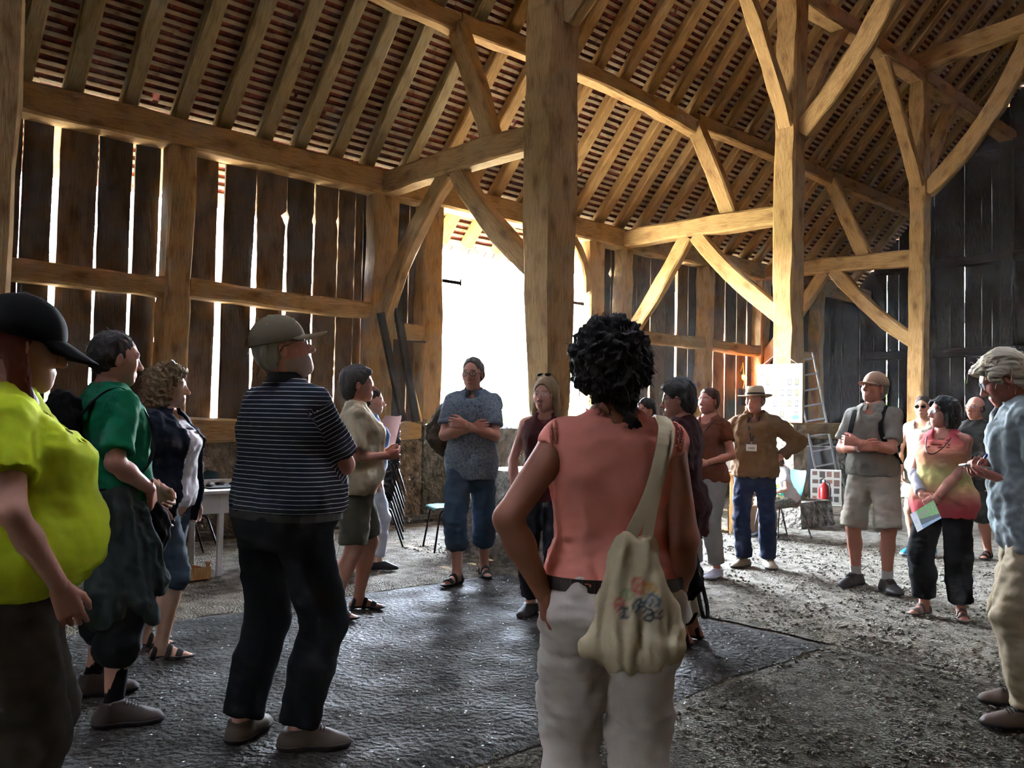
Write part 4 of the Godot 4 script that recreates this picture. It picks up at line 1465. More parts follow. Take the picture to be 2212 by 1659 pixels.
func cap_net(T: Transform3D, sp: Dictionary) -> Array:
	# baseball cap: a dome and a curved peak
	var big: float = sp.get("cap_size", 1.0)
	var F := Field.new(T * Vector3.ZERO - Vector3(0.24, 0.2, 0.24), T * Vector3.ZERO + Vector3(0.24, 0.24, 0.24), 0.005)
	var B := T.basis
	F.ball(T * Vector3(0, 0.052, -0.018), Vector3(0.093, 0.104, 0.114) * big, 0.01, B)
	F.keep_below(T * Vector3(0, 0.030, 0.0), B * Vector3(0, -1, -0.14).normalized(), T * Vector3.ZERO - Vector3.ONE * 0.25, T * Vector3.ZERO + Vector3.ONE * 0.25)
	# hollow it
	F.ball(T * Vector3(0, 0.035, -0.018), Vector3(0.086, 0.098, 0.107) * big, 0.0, B, true)
	# a button on top
	F.ball(T * Vector3(0, 0.052 + 0.105 * big, -0.018), Vector3(0.008, 0.005, 0.008), 0.004, B)
	var m := F.nets()
	# peak
	var pk := [PackedVector3Array(), PackedVector3Array(), PackedInt32Array()]
	var nu := 14
	var nv := 7
	var ln: float = sp.get("peak", 0.082)
	var droop: float = sp.get("peak_droop", 0.14)
	for layer in 2:
		for i in nu + 1:
			var u := float(i) / nu * 2.0 - 1.0
			for k in nv + 1:
				var v := float(k) / nv
				var ang := u * 1.12
				var x := sin(ang) * 0.090 * big
				var z := -0.018 + cos(ang) * 0.112 * big
				var out := ln * (1.0 - 0.62 * u * u) * v
				var y := 0.040 - droop * out - 0.9 * x * x / 0.09 * (0.25 + 0.75 * v) * 0.25 + (0.004 if layer == 0 else 0.0)
				pk[0].append(T * Vector3(x * (1.0 - 0.10 * v), y, z + out))
	var w := nv + 1
	var off := (nu + 1) * w
	for i in nu:
		for k in nv:
			var a := i * w + k
			F.quad(pk[2], a, a + 1, a + w + 1, a + w)
			F.quad(pk[2], off + a, off + a + w, off + a + w + 1, off + a + 1)
	for i in nu:
		var a := i * w + nv
		F.quad(pk[2], a, off + a, off + a + w, a + w)
	for k in nv:
		F.quad(pk[2], k, off + k, off + k + 1, k + 1)
		var a := nu * w + k
		F.quad(pk[2], a, a + 1, off + a + 1, off + a)
	pk[1] = Field.normals(pk[0], pk[2])
	return [m, pk]

func foot_bones(F: Field, A: Vector3, ang: float, grow: float, k := 0.02) -> void:
	# A is the ankle; toes point along ang (0 = +z)
	var d := Vector3(sin(ang), 0, cos(ang))
	var s := Vector3(cos(ang), 0, -sin(ang))
	var g := Vector3(A.x, 0, A.z)
	F.ball(g - d * 0.035 + Vector3(0, 0.036, 0), Vector3(0.032, 0.036, 0.038) + Vector3.ONE * grow, k)
	F.cone(A - Vector3(0, 0.01, 0), g + d * 0.10 + Vector3(0, 0.034, 0), 0.036 + grow, 0.028 + grow, 0.03)
	F.cone(g + Vector3(0, 0.03, 0) - d * 0.03, g + d * 0.12 + Vector3(0, 0.024, 0), 0.030 + grow, 0.036 + grow, k, Vector3.UP, 0.35)
	F.cone(g + d * 0.12 + s * 0.014 + Vector3(0, 0.022, 0), g + d * 0.165 + s * 0.004 + Vector3(0, 0.02, 0), 0.026 + grow, 0.022 + grow, k, Vector3.UP, 0.4)
	F.cone(g + d * 0.12 - s * 0.014 + Vector3(0, 0.022, 0), g + d * 0.165 - s * 0.010 + Vector3(0, 0.02, 0), 0.026 + grow, 0.021 + grow, k, Vector3.UP, 0.4)

func figure(sp: Dictionary, hands: Dictionary) -> Dictionary:
	# works out every mesh of one person as plain arrays; safe to run on a thread
	var H: float = sp.h
	var s := H / 1.75
	var cell: float = sp.get("cell", 0.012)
	var fem: bool = sp.get("fem", false)
	var out := {}
	var hipy: float = sp.get("hip", 0.92)
	var lean: float = deg_to_rad(sp.get("lean", 0.0))
	var shift: Vector3 = sp.get("shift", Vector3.ZERO)
	var LT := Transform3D(Basis(Vector3.RIGHT, lean), Vector3.ZERO)
	LT.origin = Vector3(0, hipy, 0) - LT.basis * Vector3(0, 0.92, 0) + shift
	if sp.has("sway"): LT = LT * Transform3D(Basis(Vector3.BACK, deg_to_rad(sp.sway)), Vector3.ZERO)
	var g: float = sp.get("girth", 1.0)
	var lg := lerpf(1.0, g, 0.7)
	var secs := torso_sections(sp)
	var sw := 0.156 if fem else 0.166
	sw *= lerpf(1.0, g, 0.25)
	# joints
	var sh := {}
	var el := {}
	var wr := {}
	var hip := {}
	var knee := {}
	var ank := {}
	var toe := {}
	for side in ["L", "R"]:
		var sg := 1.0 if side == "L" else -1.0
		sh[side] = LT * Vector3(sg * sw, 1.408, -0.005)
		var arm: Array = sp.get("arm" + side, [Vector3(sg * 0.27, 1.15, -0.05), Vector3(sg * 0.22, 0.90, 0.06), Vector3(0, -1, 0.15), Vector3(-sg, 0, 0), "relaxed"])
		var e := ik(sh[side], arm[1], 0.295, 0.255, arm[0])
		el[side] = e[0]
		wr[side] = e[1]
		hip[side] = Vector3(sg * 0.088 * lg, hipy - 0.02, 0) + shift * 0.9
		var ft: Array = sp["foot" + side]
		ank[side] = Vector3(ft[0], 0.085, ft[1])
		toe[side] = deg_to_rad(ft[2])
		var kn := ik(hip[side], ank[side], 0.425, 0.415, hip[side] + Vector3(sin(toe[side]) * 0.6, -0.3, cos(toe[side])))
		knee[side] = kn[0]
		if kn[1].y > 0.086 + 0.02: ank[side] = kn[1]
	var hp: Array = sp.get("head", [0.0, 0.0])
	var HB := Basis(Vector3.UP, deg_to_rad(hp[0])) * Basis(Vector3.RIGHT, deg_to_rad(hp[1])) * Basis(Vector3.BACK, deg_to_rad(hp[2] if hp.size() > 2 else 0.0))
	var pivot := LT * Vector3(0, 1.525, -0.012)
	var hs: float = sp.get("head_scale", 1.0)
	var HT := Transform3D((Basis(Vector3.RIGHT, lean * 0.4) * HB).scaled(Vector3.ONE * hs), Vector3.ZERO)
	HT.origin = pivot + HT.basis * Vector3(0, 0.094, 0.022)
	out.head = HT
	out.torso = LT
	out.joints = [sh, el, wr, hip, knee, ank]
	var skin: Color = (sp.get("skin", Color(0.80, 0.58, 0.47)) as Color).srgb_to_linear()
	# body
	var lo := Vector3(9, 9, 9)
	var hi := -lo
	for dct: Dictionary in out.joints:
		for v: Vector3 in dct.values():
			lo = lo.min(v)
			hi = hi.max(v)
	lo -= Vector3(0.2, 0.14, 0.2)
	hi += Vector3(0.2, 0.16, 0.2)
	var belly: float = sp.get("belly", 0.0) + sp.get("bust", 0.0)
	hi.z = maxf(hi.z, 0.16 + belly + 0.12)
	lo.z = minf(lo.z, -0.2)
	var F := Field.new(lo, hi, cell)
	F.loft(secs, LT, -0.012, 0.80, 1.5, 0.02)
	F.cone(LT * Vector3(0, 1.45, -0.015), HT * Vector3(0, -0.06, -0.02), 0.056 * hs, 0.053 * hs, 0.03)
	for side in ["L", "R"]:
		var sg := 1.0 if side == "L" else -1.0
		F.cone(LT * Vector3(0, 1.485, -0.02), sh[side] + Vector3(0, 0.0, 0), 0.040, 0.046, 0.04)
		var arm_g: float = sp.get("arm_girth", 1.0 if not fem else 0.86)
		F.cone(sh[side], el[side], 0.052 * arm_g, 0.041 * arm_g, 0.03)
		F.cone(el[side], el[side].lerp(wr[side], 0.35), 0.040 * arm_g, 0.042 * arm_g, 0.02)
		F.cone(el[side].lerp(wr[side], 0.3), wr[side], 0.042 * arm_g, 0.027, 0.02)
		F.cone(hip[side], knee[side], 0.086 * lg, 0.056 * lg, 0.03)
		F.cone(knee[side], knee[side].lerp(ank[side], 0.35) + Vector3(0, 0, -0.012).rotated(Vector3.UP, toe[side]), 0.053 * lg, 0.054 * lg, 0.02)
		F.cone(knee[side].lerp(ank[side], 0.3) + Vector3(0, 0, -0.012).rotated(Vector3.UP, toe[side]), ank[side], 0.054 * lg, 0.034 * lerpf(1.0, g, 0.3), 0.02)
		foot_bones(F, ank[side], toe[side], -0.004)
	var body := F.nets()
	var cols := PackedColorArray()
	for i in body[0].size(): cols.append(skin)
	var hf: Array = head_field(HT, sp, sp.get("head_cell", 0.0052))
	hf[0].cone(LT * Vector3(0, 1.47, -0.015), HT * Vector3(0, -0.05, -0.02), 0.055 * hs, 0.054 * hs, 0.03)
	var hm: Array = hf[0].nets()
	face_colors(hm, HT, sp, skin, cols)
	Field.join(body, hm)
	for side in ["L", "R"]:
		var sg := 1.0 if side == "L" else -1.0
		var arm: Array = sp.get("arm" + side, [0, 0, Vector3(0, -1, 0.15), Vector3(-sg, 0, 0), "relaxed"])
		if arm[4] == "none": continue
		var dv: Vector3 = (arm[2] as Vector3).normalized()
		var pn: Vector3 = arm[3]
		pn = (pn - dv * pn.dot(dv)).normalized()
		var th := dv.cross(pn) * (1.0 if side == "R" else -1.0)
		var hx := Transform3D(Basis(th, dv, pn).scaled(Vector3.ONE * (0.92 if fem else 1.02)), wr[side] + dv * 0.008)
		var hm2 := Field.moved(hands[arm[4]], hx)
		for i in hm2[0].size(): cols.append(skin.lerp(Color(skin.r, skin.g * 0.82, skin.b * 0.8), 0.4))
		Field.join(body, hm2)
		out["hand" + side] = hx
	out.body = [body, cols, PackedVector2Array()]
	if sp.get("hair", "short") != "bald":
		out.hair = [make_hair(HT, sp, sp.get("hair_cell", 0.0062), LT), PackedColorArray(), PackedVector2Array()]
	if sp.get("hat", "") == "cap":
		var cp := cap_net(HT, sp)
		out.cap = [cp[0], PackedColorArray(), PackedVector2Array()]
		out.cap_peak = [cp[1], PackedColorArray(), PackedVector2Array()]
	# garments
	var glo := lo
	var ghi := hi
	for gm: Dictionary in sp.wear:
		var kind: String = gm.kind
		var loose: float = gm.get("loose", 0.012)
		var G := Field.new(glo - Vector3.ONE * 0.03, ghi + Vector3.ONE * 0.03, gm.get("cell", cell))
		if kind == "top":
			var hem: float = gm.get("hem", 0.84)
			var flare: float = gm.get("flare", 0.0)
			var s2 := secs.duplicate(true)
			for r in s2:
				var dn := clampf((1.15 - r[0]) / 0.35, 0.0, 1.0)
				# cloth hangs from the widest part instead of clinging to the waist
				var fl := (flare + 0.012) * dn
				r[1] += fl
				r[2] += fl
				r[3] += fl
			if gm.get("hang", true):
				for i in range(2, 5):
					s2[i][2] = maxf(s2[i][2], lerpf(s2[5][2], s2[i][2], 0.35))
					s2[i][1] = maxf(s2[i][1], lerpf(s2[5][1], s2[i][1], 0.5) - 0.005)
					s2[i][3] = maxf(s2[i][3], lerpf(s2[5][3], s2[i][3], 0.5) - 0.004)
			if hem < 0.80: s2.push_front([hem - 0.05, s2[0][1] + 0.01, s2[0][2] + 0.01, s2[0][3] + 0.02, 0.0])
			G.loft(s2, LT, loose, hem, 1.505, 0.02)
			var slv: float = gm.get("sleeve", 0.6)
			for side in ["L", "R"]:
				var sg := 1.0 if side == "L" else -1.0
				G.cone(LT * Vector3(0, 1.475, -0.02), sh[side] + Vector3(-sg * (0.0 if slv > 0.0 else 0.045), 0.004, 0), 0.036 + loose, 0.042 + loose * (1.0 if slv > 0.0 else 0.1), 0.03)
				if slv > 0.0:
					var wide: float = gm.get("sleeve_wide", 0.016) * 0.6
					var ua := minf(slv, 1.0)
					G.cone(sh[side], sh[side].lerp(el[side], ua), 0.047 + loose, lerpf(0.050, 0.043, ua) + loose + wide * ua, 0.025, Vector3.ZERO, 0.0, false, slv <= 1.0)
					if slv > 1.0:
						var fa := slv - 1.0
						G.cone(el[side], el[side].lerp(wr[side], fa), 0.042 + loose + wide * 0.6, lerpf(0.042, 0.029, fa) + loose * 0.9, 0.02, Vector3.ZERO, 0.0, false, true)
				else:
					# arm hole
					G.cone(sh[side] + Vector3(sg * 0.034, 0.0, 0), sh[side] + Vector3(sg * 0.036, -0.09, 0), 0.050, 0.046, 0.0, Vector3.ZERO, 0.0, true)
			# neck opening
			var nk: float = gm.get("neck", 0.062)
			var dip: float = gm.get("dip", 0.0)
			G.cone(LT * Vector3(0, 1.47 - dip * 0.3, -0.012 + dip * 0.5), LT * Vector3(0, 1.62, 0.02), nk, nk + 0.015, 0.0, Vector3.ZERO, 0.0, true)
			if dip > 0.0: G.ball(LT * Vector3(0, 1.475 - dip * 0.4, 0.10), Vector3(nk * 0.95, dip + 0.02, 0.10), 0.0, LT.basis, true)
			if gm.has("open"):  # an open front
				var ow: float = gm.open
				for i in 24:
					var yy := lerpf(hem - 0.05, 1.46, i / 23.0)
					G.ball(LT * Vector3(0, yy, 0.25), Vector3(ow * lerpf(1.0, 0.35, i / 23.0), 0.05, 0.30), 0.0, LT.basis, true)
		elif kind == "legs":
			var top_y: float = gm.get("top", 1.02)
			var tuck: float = 9.0
			for g2: Dictionary in sp.wear:
				if g2.kind == "top": tuck = minf(tuck, g2.get("hem", 0.84))
			top_y = minf(top_y, tuck + 0.035)
			var to: float = gm.get("to", 2.0)   # 1 = knee, 2 = ankle
			var wide: float = gm.get("wide", 0.02) * 0.45
			if hipy > 0.8:
				G.loft(secs, LT, minf(loose, 0.010), 0.80, top_y, 0.02)
			else:
				G.loft(secs, LT, loose, 0.84, top_y, 0.02)
			for side in ["L", "R"]:
				var u := minf(to, 1.0)
				G.cone(hip[side], hip[side].lerp(knee[side], u), 0.090 * lg + loose, lerpf(0.090, 0.058, u) * lg + loose + wide * u, 0.025, Vector3.ZERO, 0.0, false, to <= 1.0)
				var pe: Vector3 = hip[side].lerp(knee[side], u)
				if to > 1.0:
					var v := to - 1.0
					var back := Vector3(0, 0, -0.012).rotated(Vector3.UP, toe[side])
					pe = knee[side].lerp(ank[side], v)
					G.cone(knee[side], knee[side].lerp(ank[side], minf(v, 0.4)) + back, 0.056 * lg + loose + wide, 0.056 * lg + loose + wide * gm.get("flare", 1.0), 0.02, Vector3.ZERO, 0.0, false, v <= 0.4)
					if v > 0.4:
						G.cone(knee[side].lerp(ank[side], 0.4) + back, pe + back * 0.5, 0.056 * lg + loose + wide * gm.get("flare", 1.0), lerpf(0.052, 0.05, v) * lerpf(1.0, g, 0.4) + loose + wide * gm.get("flare", 1.0), 0.02, Vector3.ZERO, 0.0, false, true)
		elif kind == "skirt":
			var hem: float = gm.hem
			var w2: float = gm.get("wide", 0.2)
			G.loft([[hem - 0.05, w2, w2 * 0.75, w2 * 0.8, 0.0], [hem, w2, w2 * 0.75, w2 * 0.8, 0.0], [0.8, 0.19, 0.13, 0.14, 0.0], [0.9, 0.19, 0.12, 0.14, 0.0], [1.0, 0.178, 0.115, 0.115, 0.0], [1.05, 0.16, 0.11, 0.1, 0.0]], LT, loose, hem, 1.04, 0.02)
		elif kind == "sock":
			for side in ["L", "R"]:
				var A: Vector3 = ank[side]
				var S := Field.new(A - Vector3(0.24, 0.1, 0.24), A + Vector3(0.24, 0.3, 0.24), 0.009)
				var tp: Vector3 = knee[side].lerp(A, 1.0 - gm.get("high", 0.2))
				S.cone(A, tp, 0.035 + loose, lerpf(0.034, 0.054, gm.get("high", 0.2) * 1.3) + loose, 0.02, Vector3.ZERO, 0.0, false, true)
				foot_bones(S, A, toe[side], loose - 0.004)
				out["sock_" + side] = [S.nets(), PackedColorArray(), PackedVector2Array(), gm]
		elif kind == "shoe":
			pass
		if kind == "shoe":
			for side in ["L", "R"]:
				var A: Vector3 = ank[side]
				var boot: float = gm.get("high", 0.0)
				var S := Field.new(A - Vector3(0.26, 0.10, 0.26), A + Vector3(0.26, 0.16, 0.26), gm.get("shoe_cell", 0.0075))
				foot_bones(S, A, toe[side], gm.get("loose", 0.010), 0.03)
				var dd := Vector3(sin(toe[side]), 0, cos(toe[side]))
				var gp := Vector3(A.x, 0, A.z)
				var cut := 0.078 + boot
				S.cone(gp + Vector3(0, 0.05, 0) - dd * 0.01, gp + Vector3(0, 0.10 + boot, 0) - dd * 0.008, 0.046, 0.047, 0.02)
				S.keep_below(gp + Vector3(0, cut, 0), (Vector3.UP + dd * -0.10).normalized(), A - Vector3.ONE * 0.26, A + Vector3.ONE * 0.26)
				S.keep_below(gp + Vector3(0, 0.012, 0), Vector3.DOWN, A - Vector3.ONE * 0.26, A + Vector3.ONE * 0.26)
				S.cone(gp + Vector3(0, cut - 0.012, 0) - dd * 0.008, gp + Vector3(0, cut + 0.05, 0) - dd * 0.008, 0.036, 0.038, 0.0, Vector3.ZERO, 0.0, true)
				out["shoe_" + side] = [S.nets(), PackedColorArray(), PackedVector2Array(), gm]
				var S2 := Field.new(A - Vector3(0.26, 0.10, 0.26), A + Vector3(0.26, 0.02, 0.26), gm.get("shoe_cell", 0.0075))
				foot_bones(S2, A, toe[side], gm.get("loose", 0.010) + 0.005, 0.03)
				S2.keep_below(gp + Vector3(0, 0.026, 0), Vector3.UP, A - Vector3.ONE * 0.26, A + Vector3.ONE * 0.26)
				S2.keep_below(gp, Vector3.DOWN, A - Vector3.ONE * 0.26, A + Vector3.ONE * 0.26)
				out["sole_" + side] = [S2.nets(), PackedColorArray(), PackedVector2Array(), gm]
		elif kind == "sandal":
			for side in ["L", "R"]:
				var A: Vector3 = ank[side]
				var S2 := Field.new(A - Vector3(0.26, 0.11, 0.26), A + Vector3(0.26, 0.02, 0.26), 0.0075)
				foot_bones(S2, A, toe[side], 0.008, 0.03)
				var gp := Vector3(A.x, 0, A.z)
				S2.keep_below(gp + Vector3(0, 0.014, 0), Vector3.UP, A - Vector3.ONE * 0.26, A + Vector3.ONE * 0.26)
				S2.keep_below(gp - Vector3(0, 0.014, 0), Vector3.DOWN, A - Vector3.ONE * 0.26, A + Vector3.ONE * 0.26)
				out["sole_" + side] = [S2.nets(), PackedColorArray(), PackedVector2Array(), gm]
				# straps: the foot grown a little, kept only in bands
				var S3 := Field.new(A - Vector3(0.2, 0.10, 0.2), A + Vector3(0.2, 0.06, 0.2), 0.006)
				foot_bones(S3, A, toe[side], 0.004, 0.02)
				var dd := Vector3(sin(toe[side]), 0, cos(toe[side]))
				for band in [[-0.2, -0.052], [-0.022, 0.028], [0.058, 0.088], [0.128, 0.3]]:
					var b0: float = band[0]
					var b1: float = band[1]
					# remove what lies between the bands
					var sp3 := S3.span(A - Vector3.ONE * 0.2, A + Vector3.ONE * 0.2)
					for kz in range(sp3[4], sp3[5] + 1):
						for jy in range(sp3[2], sp3[3] + 1):
							for ix in range(sp3[0], sp3[1] + 1):
								var id := (kz * S3.ny + jy) * S3.nx + ix
								if S3.f[id] > 0.03: continue
								var q := S3.o + Vector3(ix, jy, kz) * S3.c - gp
								var t := q.dot(dd) - (q.y - 0.03) * 0.25
								var dv := minf(t - b0, b1 - t)
								if dv > S3.f[id]: S3.f[id] = dv
				out["strap_" + side] = [S3.nets(), PackedColorArray(), PackedVector2Array(), gm]
		elif kind != "shoe" and kind != "sock":
			var m := G.nets()
			var fold: float = gm.get("fold", 0.012)
			if fold > 0.0:
				if kind == "legs":
					Field.ruffle(m, 31 + int(H * 100), fold, Vector3(7, 4, 7))
					Field.ruffle(m, 32 + int(H * 100), fold * 0.6, Vector3(7, 16, 7))
				else:
					Field.ruffle(m, 33 + int(H * 100), fold, Vector3(8, 4.5, 8))
					Field.ruffle(m, 34 + int(H * 100), fold * 0.55, Vector3(12, 15, 12))
			var gc := PackedColorArray()
			var uv := PackedVector2Array()
			if gm.has("bands"):
				for p: Vector3 in m[0]:
					var cc: Color = gm.bands[0][1]
					for bi in gm.bands.size() - 1:
						if p.y >= gm.bands[bi][0]:
							cc = (gm.bands[bi][1] as Color).lerp(gm.bands[bi + 1][1], clampf((p.y - gm.bands[bi][0]) / (gm.bands[bi + 1][0] - gm.bands[bi][0]), 0, 1))
					gc.append(cc.srgb_to_linear())
			if gm.get("stripes", false):
				for p: Vector3 in m[0]:
					var q := LT.affine_inverse() * p
					var u := Vector2(q.x, q.y)
					for side in ["L", "R"]:
						var ab: Vector3 = el[side] - sh[side]
						var t: float = (p - sh[side]).dot(ab) / ab.length_squared()
						if t > 0.05 and (p - sh[side] - ab * clampf(t, 0, 1)).length() < 0.085 and absf(q.x) > 0.17:
							u = Vector2(q.z, 1.4 - t * ab.length())
					uv.append(u)
			out["wear_" + str(sp.wear.find(gm))] = [m, gc, uv, gm]
	return out

func compute_figure(i: int) -> void:
	figure_out[i] = figure(figure_specs[i], hand_nets)

var figure_specs := []
var figure_out := []
var hand_nets := {}

func show_figure(sp: Dictionary, r: Dictionary) -> Node3D:
	var H: float = sp.h
	var s := H / 1.75
	var o := thing("person", sp.label, "person", sp.at, deg_to_rad(FACING_CAMERA + sp.turn))
	part("body", net_mesh(r.body[0], s, r.body[1]), M.skin, o)
	if r.has("hair"):
		var hm := plain(sp.get("hair_color", Color(0.1, 0.08, 0.06)), 0.6)
		hm.metallic_specular = 0.4
		hm.rim_enabled = true
		hm.rim = 0.3
		hm.cull_mode = BaseMaterial3D.CULL_DISABLED
		if sp.get("hair_glow", false):
			hm.backlight_enabled = true
			hm.backlight = Color(0.5, 0.4, 0.3)
		part("hair", net_mesh(r.hair[0], s), hm, o)
	if r.has("cap"):
		var cm := cloth(sp.cap_color, null, 30.0)
		var cp := part("cap", net_mesh(r.cap[0], s), cm, o)
		part("peak", net_mesh(r.cap_peak[0], s), cm, cp)
	for k: String in r.keys():
		if k.begins_with("wear_"):
			var gm: Dictionary = r[k][3]
			var mt: Material
			if gm.has("mat"): mt = M[gm.mat]
			else:
				mt = cloth(gm.get("color", Color.WHITE), null, 30.0)
				if gm.has("bands"): mt.vertex_color_use_as_albedo = true
			part(gm.name, net_mesh(r[k][0], s, r[k][1], r[k][2]), mt, o)
		elif k.begins_with("sock_"):
			part("sock", net_mesh(r[k][0], s), cloth(r[k][3].color, null, 30.0), o)
		elif k.begins_with("shoe_"):
			var p := part("shoe", net_mesh(r[k][0], s), plain(r[k][3].color, 0.7), o)
			var q := "sole_" + k.right(1)
			part("sole", net_mesh(r[q][0], s), plain(r[k][3].get("sole", Color(0.12, 0.11, 0.1)), 0.85), p)
			if r[k][3].get("laces", false):
				var A: Vector3 = r.joints[5][k.right(1)]
				var ang := deg_to_rad(sp["foot" + k.right(1)][2])
				var d := Vector3(sin(ang), 0, cos(ang))
				var lt := new_st()
				for i in 5:
					var t := 0.30 + 0.13 * i
					var c := (A - Vector3(0, 0.01, 0)).lerp(Vector3(A.x, 0.034, A.z) + d * 0.10, t)
					var rr: float = lerpf(0.036, 0.028, t) + r[k][3].get("loose", 0.010) + 0.002
					var nn := Vector3(0, 1, 0) + d * 0.45
					nn = nn.normalized()
					var sd := d.cross(nn).normalized()
					var arc := PackedVector3Array()
					for j in 9:
						var a := lerpf(-0.75, 0.75, j / 8.0)
						arc.append((c + (nn * cos(a) + sd * sin(a)) * rr + d * 0.006 * (1.0 if j % 2 else -1.0) * 0.3) * s)
					tube_into(lt, arc, 0.003 * s, 5)
				part("laces", finish(lt), plain(r[k][3].get("lace_color", Color(0.1, 0.09, 0.08)), 0.8), p)
		elif k.begins_with("strap_"):
			var q := "sole_" + k.right(1)
			var p := part("sandal", net_mesh(r[q][0], s), plain(r[k][3].get("sole", Color(0.08, 0.07, 0.06)), 0.85), o)
			p.position.y += 0.014 * s
			part("strap", net_mesh(r[k][0], s), plain(r[k][3].color, 0.7), p, Transform3D(Basis.IDENTITY, Vector3(0, -0.014 * s, 0)))
	if sp.has("glasses"):
		var HT: Transform3D = r.head
		var sx := Transform3D(HT.basis * s, HT.origin * s)
		var gk: String = sp.glasses
		var st := new_st()
		var up := gk.ends_with("_up")
		var gt := Transform3D(Basis(Vector3.RIGHT, deg_to_rad(-48.0)), Vector3(0, 0.085, -0.028)) if up else Transform3D.IDENTITY
		for e in [-1.0, 1.0]:
			var ring := PackedVector3Array()
			for i in 14:
				var a := TAU * i / 14
				ring.append(sx * (gt * Vector3(e * 0.033 + cos(a) * 0.024, 0.011 + sin(a) * 0.018, 0.103 - absf(e * 0.033 + cos(a) * 0.024) * 0.12)))
			tube_into(st, ring, 0.0018 * s, 5, true)
			tube_into(st, PackedVector3Array([sx * (gt * Vector3(e * 0.058, 0.016, 0.096)), sx * (gt * Vector3(e * 0.083, 0.018, 0.06)), sx * (gt * Vector3(e * 0.088, 0.014, 0.0)), sx * (gt * Vector3(e * 0.086, -0.004, -0.018))]), 0.0018 * s, 5)
		tube_into(st, PackedVector3Array([sx * (gt * Vector3(-0.010, 0.016, 0.103)), sx * (gt * Vector3(0, 0.019, 0.107)), sx * (gt * Vector3(0.010, 0.016, 0.103))]), 0.0018 * s, 5)
		var gl := part("sunglasses" if gk.begins_with("sun") else "glasses", finish(st), M.black_metal, o)
		for e in [-1.0, 1.0]:
			var ls := new_st()
			ls.set_smooth_group(1)
			for i in 14:
				var a := TAU * i / 14
				var b := TAU * (i + 1) / 14
				var c0 := Vector3(e * 0.033, 0.011, 0.103 - 0.033 * 0.12 + 0.003)
				var p0 := Vector3(e * 0.033 + cos(a) * 0.024, 0.011 + sin(a) * 0.018, 0.103 - absf(e * 0.033 + cos(a) * 0.024) * 0.12)
				var p1 := Vector3(e * 0.033 + cos(b) * 0.024, 0.011 + sin(b) * 0.018, 0.103 - absf(e * 0.033 + cos(b) * 0.024) * 0.12)
				tri(ls, sx * (gt * c0), sx * (gt * p0), sx * (gt * p1))
			part("lens", finish(ls), M.lens_dark if gk.begins_with("sun") else M.lens, gl)
	return o

func collar(o: Node3D, sp: Dictionary, r: Dictionary, mat: Material, high := 0.035, spread := 0.03) -> void:
	# a turned-down shirt collar, open in front
	var s: float = sp.h / 1.75
	var T: Transform3D = r.torso
	var st := new_st()
	st.set_smooth_group(1)
	var n := 20
	var rows := []
	for i in n + 1:
		var a := lerpf(0.22, TAU - 0.22, float(i) / n)
		var front := maxf(0.0, cos(a))
		var d := Vector3(sin(a), 0, cos(a))
		var c := Vector3(0, 1.492 - front * 0.035, -0.012 + front * 0.012)
		var pts := PackedVector3Array()
		pts.append(c + d * Vector3(0.066, 0, 0.064))
		pts.append(c + d * Vector3(0.062, 0, 0.064) + Vector3(0, high, 0.0))
		pts.append(c + d * Vector3(0.070, 0, 0.070) + Vector3(0, high + 0.004, 0.0))
		pts.append(c + d * (Vector3(0.075, 0, 0.075) + Vector3(spread, 0, spread) * (0.4 + 0.6 * front)) + Vector3(0, -0.006 - 0.012 * front, 0))
		for k in pts.size(): pts[k] = (T * pts[k]) * s
		rows.append(pts)
	for i in n:
		for k in 3:
			quad(st, rows[i][k], rows[i][k + 1], rows[i + 1][k + 1], rows[i + 1][k])
	var m: StandardMaterial3D = mat.duplicate()
	m.cull_mode = BaseMaterial3D.CULL_DISABLED
	part("collar", finish(st), m, o)

func local_foot(at: Vector3, turn: float, h: float, w: Array) -> Array:
	# a footprint given in the world (x, z, heading like turn) in the figure's own measure
	var yaw := deg_to_rad(FACING_CAMERA + turn)
	var p := Vector3(w[0] - at.x, 0, w[1] - at.z).rotated(Vector3.UP, -yaw) / (h / 1.75)
	return [p.x, p.z, w[2] - turn]

